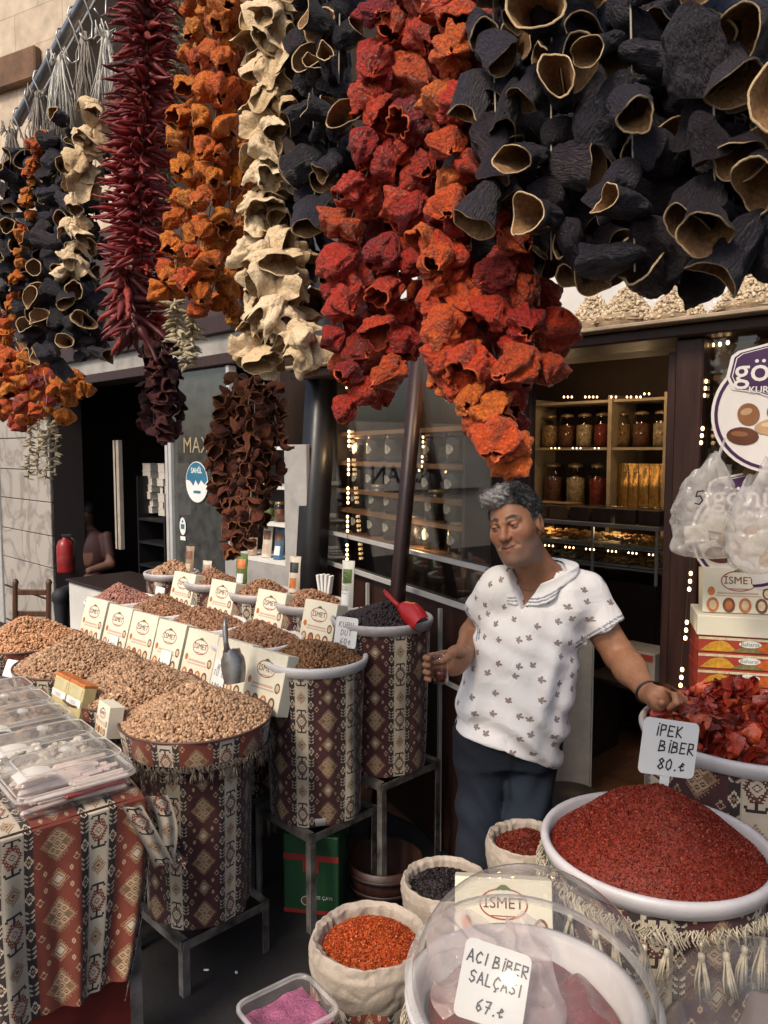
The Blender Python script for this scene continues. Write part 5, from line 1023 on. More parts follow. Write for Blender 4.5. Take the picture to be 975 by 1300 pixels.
# stickers
def sticker(label, px, py, r, col, kind):
    p = P(px, py, TL + .008); q = thing('door_sticker', label, 'sticker', p, FA, 'stickers on the glass door'); mb = MB()
    if kind == 0:
        mb.lathe([(.001, 0), (r, 0), (r, .002), (.001, .002)], 0, 32, Matrix.Rotation(R(90), 4, 'X'), smooth=False); mb.build('disc', M_WHITE, q); mb = MB()
        v = [(r * .96 * math.cos(a), r * .96 * math.sin(a)) for a in np.linspace(.1, math.pi - .1, 20)] + [(-r * .6, r * .05), (-r * .3, -r * .2), (-r * .1, .1 * r), (r * .15, -.15 * r), (r * .4, r * .1), (r * .7, -r * .1)]
        shape(mb, v, -.0024, 0); put_text(mb, 'SAHİL', r * .36, 0, r * .55, -.003, 1, bold=.02); rect(mb, -r * .3, r * .35, -r * .55, -r * .42, -.003, 0); mb.build('print', [mat('sticker_blue', (.03, .15, .24), .4, .2), M_WHITE], q)
    else:
        disc(mb, 0, 0, r * .72, r * 1.1, -.0006, 0); mb.build('oval', M_WHITE, q); mb = MB(); rect(mb, -r * .42, r * .42, -r * .35, r * .25, -.0012, 0); disc(mb, 0, r * .6, r * .2, r * .15, -.0013, 0); mb.build('print', [mat('sticker_teal', (.05, .16, .16), .4, .2)], q)
        mb = MB(); rect(mb, -r * .6, r * .6, -r * 1.75, -r * 1.25, -.0006, 0); mb.build('slip', M_WHITE, q)
sticker('large round blue and white sticker on the glass door', 250, 612, .135, 0, 0); sticker('small oval green and white sticker low on the glass door', 232, 668, .055, 0, 1)
# counter, cashier, extinguisher, chair
cx0 = sOf(88, 760, 2.45); cx1 = sOf(176, 760, 2.45); zc_ = zOf(110, 741, 2.45)
ct = thing('white_counter', 'low white counter with dark top before the dark doorway', 'counter', F(0, 0), FA); mb = MB(); fbox(mb, cx0, cx1, 2.45, 2.95, 0, zc_ - .022, b=.004); mb.build('body', M_WHT, ct); mb = MB(); fbox(mb, cx0 - .02, cx1 + .02, 2.43, 2.97, zc_ - .02, zc_, b=.004); mb.build('top', M_WOOD2, ct)
p = P(84, 735, 2.56); p.z = zc_; q = thing('fire_extinguisher', 'red fire extinguisher standing at the left end of the white counter', 'fire extinguisher', p); q.scale = (.85, .85, .72); k = p.y / FPX
mb = MB(); mb.lathe([(.001, 0), (.075, .002), (.078, .02), (.078, .30), (.06, .36), (.025, .385), (.02, .40)], 0, 20); mb.build('cylinder', mat('extinguisher_red', (.24, .014, .012), .35, .15), q)
mb = MB(); mb.lathe([(.0785, .10), (.0787, .101), (.0787, .20), (.0785, .201)], 0, 20); mb.build('label', mat('faded_red_label', (.25, .02, .02), .5, .3), q); MB().box((.02, 0, .42), (.10, .025, .03), b=.006).build('valve', M_BLKMET, q); MB().tube([(.05, 0, .41), (.10, 0, .36), (.09, 0, .2), (.085, 0, .08)], .008, n=8).build('hose', M_BLKMET, q)
ch = thing('wooden_chair', 'dark wooden chair back in front of the marble pillar', 'chair', P(40, 800, 1.98), FA + .75); ch.location.z = 0; k = P(40, 760, 1.98).y / FPX; hw = 22 * k; zt_ = zOf(40, 737, 1.98); M_CHW = mat('chair_brown', (.085, .034, .016), .4, .35, 6, bump=.1, stretch=(6, 6, .8))
for s in (-1, 1):
    MB().tube([(s * hw, 0, 0), (s * hw, 0, .42), (s * hw, .03, zt_ - .04), (s * hw, .035, zt_ - .02), (s * hw, .036, zt_)], [.016, .018, .018, .022, .010], n=10).build('back_post', M_CHW, ch); MB().tube([(s * hw, -.36, 0), (s * hw, -.36, .42)], .017, n=10).build('front_leg', M_CHW, ch)
for z in (zt_ - .09, zt_ - .24): MB().box((0, .026, z), (2 * hw - .03, .016, .04), b=.005).build('back_rail', M_CHW, ch)
MB().box((0, -.18, .435), (2 * hw + .04, .42, .03), b=.01).build('seat', mat('woven_seat', (.25, .17, .08), .8, .4, 30, bump=.5), ch)
# shelves of white cartons in the doorway
def carton_stack(label, px, pybot, n, t, w, h):
    p0 = P(px, pybot, t)
    for i in range(n):
        q = thing('white_carton', f"flat white carton, {['lowest','second','third','fourth','fifth','sixth','seventh','topmost'][i if i < n - 1 else 7]} of the {label}", 'carton', p0 + Vector((random.uniform(-.012, .012), random.uniform(-.01, .01), i * h)), FA, 'stacked flat cartons in the doorway'); MB().box((0, .12, h * .42), (w, .24, h * .84)).build('tray', mat('flat_carton', (.50, .45, .39), .6, .15), q); MB().box((0, .12, h * .92), (w + .006, .246, h * .14)).build('lid', MATS['flat_carton'], q)
carton_stack('left stack inside the doorway', 188, 651, 7, 3.3, .135, .062); carton_stack('right stack beside the door frame', 206, 655, 7, 3.2, .10, .062)
q = thing('dark_shelf', 'dark shelf holding the stacked cartons beside the door frame', 'shelf', P(198, 657, 3.25), FA)
for dz in (-.02, -.22, -.42): MB().box((0, .12, dz), (.44, .34, .02)).build('shelf_board', M_BLKMET, q)
for s in (-1, 1): MB().box((s * .225, .12, -.1), (.02, .34, 1.0 if s > 0 else .9)).build('upright', M_BLKMET, q)
q = thing('tall_panel', 'narrow tall cream panel standing inside the dark doorway', 'panel', P(152, 672, 3.1), FA); MB().box((0, 0, .3), (.10, .04, .95), b=.003).build('board', mat('cream_panel', (.36, .31, .25), .6, .2), q); MB().box((0, -.022, .3), (.012, .006, .95)).build('groove', M_WOOD2, q)
q = thing('wall_mirror', 'small mirror behind the seated cashier in the doorway', 'mirror', P(138, 640, 3.9), FA); MB().box((0, 0, .18), (.16, .02, .62)).build('glass', mat('mirror_silver', (.8, .8, .78), .05, .02, metal=1.), q); MB().box((0, .015, .18), (.20, .02, .66)).build('frame', M_WOOD2, q)
q = thing('framed_notice', 'pale framed notice behind the seated cashier', 'notice', P(108, 618, 3.9), FA); MB().box((0, 0, 0), (.42, .02, .16)).build('frame', M_WOOD2, q); MB().box((0, -.012, 0), (.38, .006, .12)).build('sheet', MATS['cream_panel'], q)
# white shelf unit with coffee pouches
TS = 2.62; u0, u1 = sOf(315, 640, TS), sOf(362, 640, TS)
un = thing('white_shelf_unit', 'white open shelf unit with pouches left of the black column', 'shelf', F(0, 0), FA)
zu = [zOf(345, y, TS) for y in (712, 664, 617, 567)]; u2 = sOf(390, 640, TS)
for z in zu: mb = MB(); fbox(mb, u0 - .25, u1, TS, TS + .28, z - .018, z); mb.build('shelf_board', M_WHT, un)
mb = MB(); fbox(mb, u1, u2, TS - .005, TS + .02, .2, zu[3] + .01, b=.002); mb.build('side_panel', mat('grey_panel', (.33, .31, .29), .6, .15), un)
mb = MB(); fbox(mb, u0 - .25, u1, TS + .285, TS + .30, .2, zu[3] + .01); mb.build('back_panel', M_WOOD2, un); mb = MB(); fbox(mb, u0 - .25, u1, TS, TS + .28, .05, zu[0] - .02); mb.build('base', MATS['grey_panel'], un)
def pouch(name, label, p, rz, w, h, cols, tilt=0., grp=None, txt=None):
    q = thing(name, label, 'pouch', p, rz, grp); q.rotation_euler = (tilt, 0, rz)
    def f(u, v, s): return ((u - .5) * w * (1 - .06 * math.sin(math.pi * v)), s * .022 * math.sin(math.pi * u) ** .8 * (1 - v ** 2.5) + s * .002 * math.sin(9 * u + 7 * v), h * v)
    mb = MB(); mb.grid(lambda u, v: f(u, v, -1), 10, 14, 0); mb.grid(lambda u, v: f(1 - u, v, 1), 10, 14, 0); mb.build('film', cols[0], q)
    mb = MB(); mb.grid(lambda u, v: tuple(Vector(f(.12 + .76 * u, .55 + .28 * v, -1)) + Vector((0, -.0012, 0))), 8, 6, 0); mb.grid(lambda u, v: tuple(Vector(f(.2 + .6 * u, .12 + .28 * v, -1)) + Vector((0, -.0012, 0))), 8, 6, 1)
    mb.build('print', cols[1:3], q)
    if txt: mb = MB(); put_text(mb, txt, w * .3, 0, h * .62, -.024, 0); mb.build('lettering', cols[3], q)
    return q
M_PFOIL = mat('cream_pouch', (.55, .48, .38), .4, .2, 10, bump=.3, bscale=18); M_BFOIL = mat('blue_pouch', (.05, .12, .20), .35, .3, 10, bump=.3, bscale=18); M_TFOIL = mat('tan_pouch', (.32, .22, .15), .4, .25, 10, bump=.3, bscale=18)
for i, (px, m_) in enumerate([(320, M_TFOIL), (338, M_PFOIL), (353, M_BFOIL)]):
    p = P(px, 705, TS + .06); p.z = zu[0] + .001; pouch('coffee_pouch', ['tan pouch on the white shelf', 'cream pouch with brown print on the white shelf', 'blue pouch on the white shelf'][i], p, FA + .2, .075, .19, [m_, M_BRN, M_PINK if i < 2 else M_WHITE, M_BLACK], R(-8), 'pouches on the white shelf unit')
for i, px in enumerate([343, 356]):
    p = P(px, 660, TS + .08); p.z = zu[1] + .001; q = thing('small_jar', ['small glass jar of olives on the middle white shelf', 'dark small jar beside the olives jar'][i], 'jar', p); mb = MB(); mb.lathe([(.001, 0), (.035, .001), (.036, .09), (.028, .1)], 0, 14); mb.build('glass', M_JG, q); mb = MB(); mb.lathe([(.001, .003), (.032, .004), (.032, .07), (.001, .075)], 0, 12); mb.build('contents', M_GREEN if i == 0 else M_BRN, q); mb = MB(); mb.lathe([(.03, .1), (.031, .115), (.001, .117)], 0, 14); mb.build('lid', M_LID, q)
# packets standing in the barrels
pk = [('paper_bag', 'cream paper bag with orange emblem standing behind the mixed nuts', 373, 752, 2.17, .062, .165, [M_PFOIL, M_BLACK, M_ORANGE, M_WHITE]), ('narrow_packet', 'narrow white packet with green top beside the black mulberries', 440, 775, 2.2, .06, .215, [mat('white_packet', (.60, .59, .52), .4, .15, 8, bump=.2), M_GREEN, M_WHITE, M_BLACK]),
      ('printed_pouch', 'orange and green printed pouch beside the small brown nuts', 306, 745, 2.22, .07, .17, [M_GREEN, M_ORANGE, M_WHITE, M_BLACK]), ('sweet_packet', 'clear packet of brown sweets at the far golden nuts', 240, 730, 2.22, .06, .16, [M_TFOIL, M_BRN, M_CREAM2, M_BLACK]), ('sweet_packet', 'tan packet beside the far golden nuts, right of the brown one', 262, 742, 2.25, .06, .13, [M_PFOIL, M_TFOIL, M_BRN, M_BLACK])]
for nm, lb, px, py, t, w, h, cs in pk:
    p = P(px, py, t); pouch(nm, lb, p, FA + .35, w, h, cs, R(-6))
p = P(411, 752, 2.25); q = thing('packet_bundle', 'small bundle of folded white packets behind the mixed nuts', 'packets', p, FA + .3)
for k in range(4): MB().box((-.022 + .015 * k, .01, .04), (.012, .03, .085), Matrix.Rotation(R(-9 + 6 * k), 4, 'Y'), ) if False else MB().box((-.022 + .015 * k, .01, .04), (.012, .03, .085), 0, Matrix.Rotation(R(-9 + 6 * k), 4, 'Y'), b=.002).build('packet', M_WHITE, q)
# handwritten letters on the narrow packet
n_ = [x for x in S.objects if x.name.startswith('narrow_packet')][0]; mb = MB(); M = Matrix.Rotation(R(90), 4, 'Y'); hand(mb, 'KAYISI'.replace('Y', 'U'), .022, -.165, -.012, -.0255, 0, .002, M=M); mb.build('handwriting', M_INK, n_)
# stone building behind the awning
M_STONE = None
def stone():
    m, nt, b = newmat('limestone_blocks'); L = nt.links.new; tc = node(nt, 'ShaderNodeTexCoord'); mp = node(nt, 'ShaderNodeMapping'); mp.inputs['Rotation'].default_value = (R(90), 0, 0); L(tc.outputs['Object'], mp.inputs['Vector'])
    br = node(nt, 'ShaderNodeTexBrick', i_Scale=1.); br.inputs['Color1'].default_value = (.52, .42, .31, 1); br.inputs['Color2'].default_value = (.47, .37, .27, 1); br.inputs['Mortar'].default_value = (.36, .28, .2, 1); br.inputs['Brick Width'].default_value = .95; br.inputs['Row Height'].default_value = .48; br.inputs['Mortar Size'].default_value = .008
    L(mp.outputs[0], br.inputs['Vector']); nz = node(nt, 'ShaderNodeTexNoise', i_Scale=5., i_Detail=7.); L(tc.outputs['Object'], nz.inputs['Vector']); mx = node(nt, 'ShaderNodeMixRGB', blend_type='OVERLAY', i_0=.5); L(br.outputs[0], mx.inputs[1]); L(nz.outputs[0], mx.inputs[2]); L(mx.outputs[0], b.inputs['Base Color']); b.inputs['Roughness'].default_value = .85
    bp = node(nt, 'ShaderNodeBump', i_Strength=.3, i_Distance=.02); L(nz.outputs[0], bp.inputs['Height']); L(bp.outputs[0], b.inputs['Normal']); return m
c0_ = at(0, 300, 11.); sb = thing('stone_building', 'pale limestone building behind the awning at upper left', 'building', (c0_.x, c0_.y, 0), R(-28))
MB().box((-.5, 3, 5), (9, 6, 10)).build('wall', stone(), sb)
zb = at(45, 110, 11.).z; mb = MB(); mb.box((-1.6, -.06, zb), (5.2, .12, .42), b=.02); mb.build('wooden_beam', mat('old_beam', (.16, .085, .045), .8, .4, 4, bump=.3), sb)
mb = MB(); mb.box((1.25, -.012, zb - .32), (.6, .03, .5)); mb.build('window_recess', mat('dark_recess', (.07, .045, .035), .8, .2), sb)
# buildings across the street behind the camera (they light and mirror in the glass)
def row_house(label, x, y, w, d, h, rz, col, sign=None):
    q = thing('street_house', label, 'building', (x, y, 0), rz, 'houses on the other side of the street'); MB().box((0, 0, h / 2), (w, d, h)).build('wall', col, q)
    for k in range(int(w / 1.6)):
        xx = -w / 2 + 1 + k * 1.6
        for z in ():
            mb = MB(); mb.box((xx, d / 2 + .02, z), (.9, .05, 1.3)); f_ = mb.build('window', M_WHT, q); mb = MB(); mb.box((xx, d / 2 + .048, z), (.76, .02, 1.16)); mb.build('pane', mat('dark_pane', (.03, .035, .04), .1, .1), f_)
    if sign: mb = MB(); mb.box((0, d / 2 + .05, 1.35), (w * .8, .06, .55)); s_ = mb.build('signboard', M_WHT, q); mb = MB(); put_text(mb, sign, .42, 0, 1.33, -(d / 2 + .085), 0, Matrix.Rotation(math.pi, 4, 'Z'), bold=.02); mb.build('lettering', M_BLACK, s_)
row_house('sunlit pale house across the street, mirrored in the shop window', -8.0, 10.0, 4.4, 2.4, 2.2, math.pi + R(17), mat('pale_render', (.58, .53, .46), .8, .1, 2), 'ARSLAN')
# ------------------------------------------------------------------ left table with the kilim cloth and plastic trays
zT = .775
A1 = onz(-10, 1060, zT); B1 = onz(182, 1003, zT); nd = (B1 - A1); tw = nd.length
tx = Vector((nd.x, nd.y, 0)).normalized(); tu = Vector((-tx.y, tx.x, 0))          # tx across the near end, tu away along the table
if tu.x > 0: tu = -tu
tl = 1.35; ta = math.atan2(tx.y, tx.x)
tb = thing('tray_table', 'small table under the patterned cloth and plastic trays, red legs showing', 'table', A1 - Vector((0, 0, zT)), ta)
M_REDW = mat('red_painted_wood', (.14, .02, .015), .5, .35, 6)
MB().box((tw / 2, tl / 2, zT - .03), (tw - .02, tl, .03)).build('tabletop', M_WOOD2, tb)
for x in (.03, tw - .03):
    for y in (.03, tl - .03): MB().box((x, y, (zT - .046) / 2), (.035, .035, zT - .046)).build('leg', M_STEEL, tb)
MB().box((tw / 2, .02, .2), (tw - .08, .012, .4)).build('front_board', M_REDW, tb)
def table_cloth():
    c = .0031; T = TILE['rust']; hang_f = .50; hang_s = .34; r = .05
    # path across the width (u): down the left side, over the top, down the right; and along v: front drop then over the top
    nu = int((tw + .16) / c); nv = int((hang_f + tl) / c); U = np.linspace(-.08, tw + .08, nu + 1); Vv = np.linspace(0, hang_f + tl, nv + 1)
    UU, VV = np.meshgrid(U, Vv); d = hang_f - VV       # d>0 : below the front edge
    fold = .012 * np.sin(UU * 34 + 1.0) + .008 * np.sin(UU * 71)
    y = np.where(d > 0, -.012 - fold * np.clip(d * 3, 0, 1) - .02 * np.clip(d * 2, 0, 1), -d); z = np.where(d > 0, zT - .006 - d, zT - .006 + .002 * np.sin(UU * 30) * np.cos(VV * 20))
    rr = np.clip(1 - np.abs(d) / .04, 0, 1); z = z - .012 * rr ** 2; 
    over = np.maximum(0, np.maximum(-UU, UU - tw)); sg = np.where(UU < 0, -1, 1)
    x = np.where(over > 0, np.where(UU < 0, 0, tw) + sg * (.02 * np.sin(np.clip(over * 20, 0, 1.5))), UU); z = z - over * .95
    x = x + np.where(d > 0, .02 * np.sin(d * 6) * (UU / tw - .4) - .12 * np.clip(d / hang_f, 0, 1) * np.clip(UU / tw - .35, 0, 1), 0); z = z + np.where((d > 0), .012 * np.clip(d / hang_f, 0, 1) * np.clip((UU / tw - .75) * 4, 0, 1), 0)
    V = np.stack([x, y, z], -1).reshape(-1, 3); I, J = np.meshgrid(np.arange(nu), np.arange(nv)); I = I.ravel(); J = J.ravel(); w = nu + 1
    Fq = np.stack([J * w + I, J * w + I + 1, (J + 1) * w + I + 1, (J + 1) * w + I], 1)
    return np_mesh('kilim_cloth', V, Fq, cloth_mat(), T[J % TH, (I + 40) % TW], True, dom='FACE')
kc = thing('kilim_tablecloth', 'rust red kilim cloth hanging over the tray table, lower left', 'tablecloth', tb.location, ta); link('cloth', table_cloth(), kc)
# loose corner of the cloth bunched at the right
def corner():
    nu, nv = 90, 120; T = TILE['plum']; u, v = np.meshgrid(np.linspace(0, 1, nu + 1), np.linspace(0, 1, nv + 1))
    x = tw - .02 + .13 * u + .03 * np.sin(v * 4) * u; y = .05 + .20 * v - .08 * u + .02 * np.sin(9 * u + 3 * v); z = zT + .004 - .19 * u ** 1.5 - .02 * np.sin(12 * v + 4 * u) * u - .10 * u * (1 - v) + .012 * np.sin(u * 20)
    V = np.stack([x, y, z], -1).reshape(-1, 3); I, J = np.meshgrid(np.arange(nu), np.arange(nv)); I = I.ravel(); J = J.ravel(); w = nu + 1
    return np_mesh('loose_corner', V, np.stack([J * w + I, J * w + I + 1, (J + 1) * w + I + 1, (J + 1) * w + I], 1), cloth_mat(), T[J % TH, (I + 10) % TW], True, dom='FACE')
link('loose_corner', corner(), kc)
def strap():
    nu, nv = 18, 150; T = TILE['rust']; V = []; 
    for j in range(nv + 1):
        v = j / nv
        if v < .5: k = v * 2; c = (tw - .055 + .09 * k, -.055 - .01 * math.sin(k * 3), zT - .005 - .20 * k)
        else: k = (v - .5) * 2; c = (tw + .035 + .02 * math.sin(k * 3.1), -.05 + .03 * k, zT - .205 + .19 * k)
        for i in range(nu + 1): V.append((c[0] - .028 + .056 * i / nu, c[1] + .004 * math.sin(i * .5), c[2] - .012 * i / nu))
    V = np.array(V); I, J = np.meshgrid(np.arange(nu), np.arange(nv)); I = I.ravel(); J = J.ravel(); w = nu + 1
    return np_mesh('cloth_tie', V, np.stack([J * w + I, J * w + I + 1, (J + 1) * w + I + 1, (J + 1) * w + I], 1), cloth_mat(), T[J % TH, I % TW], True, dom='FACE')
link('cloth_tie', strap(), kc)
# trays
M_TRAY = clear('tray_plastic', (.97, .96, .94), 1.5, .06, .13, (.85, .82, .78)); M_TRIM = clear('tray_edge_plastic', (.95, .94, .92), 1.6, .08, .45, (.85, .82, .78)); M_PAPER = mat('white_paper', (.68, .66, .63), .7, .06, 4)
def rr_prof(w, d, r, n=6):
    o = []
    for cx, cy, a0 in ((w / 2 - r, d / 2 - r, 0), (-w / 2 + r, d / 2 - r, 90), (-w / 2 + r, -d / 2 + r, 180), (w / 2 - r, -d / 2 + r, 270)):
        for k in range(n): a = R(a0 + 90 * k / (n - 1)); o.append((cx + r * math.cos(a), cy + r * math.sin(a)))
    return o
def rr_loft(mb, rings, m=0, cap=False):
    n = None; v = []; f = []
    for w, d, r, z in rings:
        o = rr_prof(w, d, r); n = len(o); v += [(a, b, z) for a, b in o]
    for j in range(len(rings) - 1): f += [(j * n + k, j * n + (k + 1) % n, (j + 1) * n + (k + 1) % n, (j + 1) * n + k) for k in range(n)]
    if cap: f.append(tuple((len(rings) - 1) * n + k for k in range(n)))
    mb.add(v, f, m, True)
def tray(label, y0, w, d, fill, seed, lift=0.):
    c = tx * (tw - w / 2 - .012) + tu * (y0); q = thing('lidded_tray', label, 'tray', tb.location + c + Vector((0, 0, zT + .001 + lift)), ta, 'lidded plastic trays on the kilim table')
    mb = MB(); rr_loft(mb, [(w - .03, d - .03, .02, 0), (w - .02, d - .02, .025, .03), (w, d, .03, .048)]); mb.build('tray', M_TRAY, q)
    mb = MB(); rr_loft(mb, [(w + .001, d + .001, .03, .046), (w + .012, d + .012, .034, .047), (w + .012, d + .012, .034, .053), (w + .001, d + .001, .03, .054)]); mb.build('edge', M_TRIM, q)
    mb = MB()
    def lidf(u, v):
        x = (u - .5) * w; y = (v - .5) * d; e = min(1, (1 - abs(2 * u - 1)) * 9, (1 - abs(2 * v - 1)) * 6); return (x, y, .054 + .058 * e ** .5 * (.72 + .28 * math.sin(math.pi * u)))
    mb.grid(lidf, 28, 24); mb.build('lid', M_TRAY, q)
    mb = MB(); o2 = rr_prof(w * .84, d * .78, .03, 6); mb.tube([(a, b_, .107) for a, b_ in o2 + o2[:1]], .0022, n=5, cap=False); o2 = rr_prof(w * .98, d * .98, .03, 6); mb.tube([(a, b_, .060) for a, b_ in o2 + o2[:1]], .0024, n=5, cap=False); mb.build('lid_ridge', M_TRIM, q)
    mb = MB(); mb.lathe([(.001, .105), (.010, .106), (.008, .118), (.017, .124), (.015, .132), (.001, .134)], 0, 14); mb.build('knob', M_TRIM, q)
    g_ = random.Random(seed); mb = MB()
    for i in range(fill[1]):
        M = Matrix.Translation((g_.uniform(-w * (.24 if fill[3] else .42), w * (.24 if fill[3] else .42)), g_.uniform(-d * .4, d * .4), .012 + g_.uniform(0, .04))) @ Matrix.Rotation(g_.uniform(-.12, .12) if fill[3] else g_.uniform(0, 3), 4, 'Z') @ Matrix.Rotation(g_.uniform(-.06, .06) if fill[3] else g_.uniform(-.3, .3), 4, 'Y'); mb.box((0, 0, 0), fill[2], 0 if g_.random() < .9 else 1, M, b=min(fill[2]) * .4)
    mb.build('sweets', fill[0], q)['kind'] = 'stuff'
    mb = MB(); mb.grid(lambda u, v: (-w * .30 + .06 * (u - .5) * 1.6, -.02 + .07 * (v - .5), .083 + .012 * math.sin(u * 3)), 6, 6); mb.build('paper_slip', M_PAPER, q)
PINK = [mat('pink_delight', (.52, .30, .29), .6, .3, 30), mat('red_jelly', (.4, .05, .05), .4, .3)]; WHITEC = [mat('white_sweet', (.62, .57, .50), .6, .2, 30), mat('pistachio_sweet', (.3, .24, .12), .6, .3)]; DKC = [mat('dark_sweet', (.10, .05, .03), .5, .4, 30), mat('tan_sweet', (.36, .22, .13), .6, .3)]
tray('nearest clear lidded tray, with long pink and white sweet bars', .115, tw * .80, .205, ([mat('pale_pink_bar', (.62, .50, .46), .6, .2, 20), PINK[1]], 70, (.15, .016, .014), True), 1); tray('second clear lidded tray, with white crumbly sweets', .325, tw * .80, .195, (WHITEC, 150, (.03, .022, .018), False), 2)
tray('third clear lidded tray, with dark brown sweets', .525, tw * .80, .195, (DKC, 150, (.034, .022, .02), False), 3); tray('fourth clear lidded tray, with tan sweets, at the left edge', .725, tw * .80, .195, ([DKC[1], DKC[0]], 150, (.03, .024, .018), False), 4)
tray('furthest clear lidded tray, cut by the left edge', .925, tw * .80, .195, ([DKC[1], WHITEC[0]], 120, (.03, .024, .018), False), 5)
# long yellow boxes between trays and basins
for i, (px, py, w, h, rz) in enumerate([(80, 918, .19, .115, FA), (127, 948, .105, .105, FA - .1)]):
    p = P(px, py, 1.085); p.z = zT + .012
    if i == 1: ismet_box('small cream box with orange top beside the foremost basin', p, w, h, .05, rz, R(-10), group='boxes between the trays and the basins')
    else:
        for k in range(2):
            q = thing('window_box', ['left', 'right'][k] + ' long yellow box with clear window between trays and basins', 'box', p + Vector((Q, -Q, 0)) * (.125 * (k - .5)), rz, 'boxes between the trays and the basins'); q.rotation_euler = (R(-14), 0, rz)
            MB().box((0, .025, .06), (.118, .05, .12), b=.004).build('carton', mat('straw_card', (.55, .46, .22), .5, .25, 8), q); MB().box((0, .025, .1205), (.119, .052, .014), b=.003).build('top_flap', M_ORANGE, q)
            mb = MB(); rect(mb, -.05, .05, .075, .11, -.0012, 0); rect(mb, -.058, .058, .045, .07, -.0014, 1); hand(mb, 'FINDIK'.replace('F', 'E'), .012, -.03, .05, -.002, 2, .001); mb.build('print', [mat('clear_window', (.52, .46, .26), .2, .2), M_WHITE, mat('pen_grey', (.25, .27, .33), .6, .1)], q)
# support under the trays corner: small stand for these boxes
p = P(95, 935, 1.10); q = thing('low_shelf', 'narrow shelf carrying the yellow boxes beside the trays', 'shelf', (p.x, p.y, 0), FA); MB().box((0, .02, zT), (.5, .10, .02)).build('board', M_WOOD2, q)
for s in (-1, 1): MB().box((s * .22, .02, (zT - .012) / 2), (.03, .03, zT - .012)).build('leg', M_STEEL, q)
# ------------------------------------------------------------------ under the stands
p = onz(395, 1160, 0); q = thing('green_box', 'green and red tea carton under the raisin barrel', 'carton', p, FA + .62); M_GRN2 = mat('carton_green', (.018, .075, .03), .5, .2, 6); M_RD2 = mat('carton_red', (.30, .03, .025), .5, .2)
MB().box((0, .07, .15), (.21, .14, .30), b=.004).build('carton', M_GRN2, q); mb = MB(); rect(mb, -.105, .105, .205, .228, -.0012, 0); rect(mb, -.03, .03, .16, .215, -.0015, 0); put_text(mb, 'çay', .028, 0, .18, -.002, 1); rect(mb, -.105, .105, 0, .015, -.0012, 0); disc(mb, -.02, .05, .018, .018, -.0013, 1); disc(mb, -.02, .05, .015, .015, -.0016, 2); put_text(mb, 'RİZE ÇAYI', .018, .04, .065, -.0014, 1); put_text(mb, 'SİYAH', .03, 0, .26, -.0014, 3, sx=.9); mb.build('print', [M_RD2, M_WHITE, M_BRN, mat('carton_dkgreen', (.01, .04, .02), .5, .1)], q)
p = onz(488, 1130, 0); q = thing('wooden_tub', 'round dark wooden tub in shadow under the mulberry barrel', 'tub', p); mb = MB(); mb.lathe([(.001, .01), (.13, .01), (.15, .14), (.142, .14), (.125, .03), (.001, .03)], 0, 30); mb.build('staves', M_WOOD, q)
for z in (.045, .105): mb = MB(); mb.lathe([(.1335 + z * .14, z - .008), (.1365 + z * .14, z - .008), (.1385 + z * .14, z + .008), (.1355 + z * .14, z + .008)], 0, 30); mb.build('hoop', M_WOOD2, q)
for i, (px, py) in enumerate([(262, 1232), (174, 1290), (300, 1235)]):
    q = thing('paper_scrap', ['small white scrap on the dark paving', 'pale sliver lying near the table leg', 'tiny pale scrap right of the larger one'][i], 'scrap', onz(px, py, .004), i); MB().box((0, 0, .002), (.018 if i < 1 else .012, .008, .004), b=.0015).build('paper', M_WHITE, q)
# ------------------------------------------------------------------ sacks
M_SACK = mat('plastic_sack', (.40, .33, .265), .55, .3, 9, bump=.35, bscale=60, spec=.4)
def sack(label, p, r, h, heap, seed, kil=None, grp='rolled down sacks of spice'):
    q = thing('spice_sack', label, 'sack', (p.x, p.y, p.z - h), 0, grp); o_ = seed * 3.7
    mb = MB()
    prof = [(.90, 0), (1.0, .25), (1.02, .6), (1.10, .80), (1.24, .90), (1.26, .97), (1.16, 1.03), (1.04, 1.01), (.97, .93)]
    def f(u, v):
        k = v * (len(prof) - 1); i = min(int(k), len(prof) - 2); a_ = prof[i]; b_ = prof[i + 1]; t = k - i; rr = a_[0] + (b_[0] - a_[0]) * t; zz = a_[1] + (b_[1] - a_[1]) * t; a = 2 * math.pi * u
        wv = .035 * nz3((math.cos(a) * 2, math.sin(a) * 2, v * 3), 1.6, o_) + .030 * math.sin(19 * a + 6 * nz3((math.cos(a) * 2, math.sin(a) * 2, 0), 1, o_) + 2 * v) * max(0, v - .5) * 2
        wv += -.03 * max(0, 1 - abs(nz3((math.cos(a) * 1.6, math.sin(a) * 1.6, v * 3.4), 1.5, o_ + 5)) * 4) ** 2 - .012 * max(0, 1 - abs(nz3((math.cos(a) * 3.2, math.sin(a) * 3.2, v * 5), 1.5, o_ + 8)) * 4) ** 2 + .02
        return (r * (rr + wv) * math.cos(a), r * (rr + wv) * math.sin(a), h * zz + r * .10 * nz3((math.cos(a), math.sin(a), 1), 1.2, o_) * max(0, v - .5))
    mb.grid(f, 150, 60, closeu=True); mb.build('sack', M_SACK, q)
    if kil: link('kilim_band', kilim_cyl('kilim_band', r * 1.17, r * 1.24, h * .84, kil, 6, seed=seed, cell=.0035, phase=9), q)
    nm, lb, cols, n, sz = heap; flake_heap(nm, lb, p + Vector((0, 0, -.015)), r * 1.0, r * .42, n, sz, cols, seed)
p = at(470, 1192, 1.72); sack('rolled sack of bright orange pepper flakes, kilim band around it', p, .107, .5, ('orange_flake_heap', 'bright orange pepper flakes in the rolled sack', [(.42, .05, .008), (.55, .09, .012), (.30, .025, .006), (.6, .16, .03)], 9000, .0042), 2, 'rust')
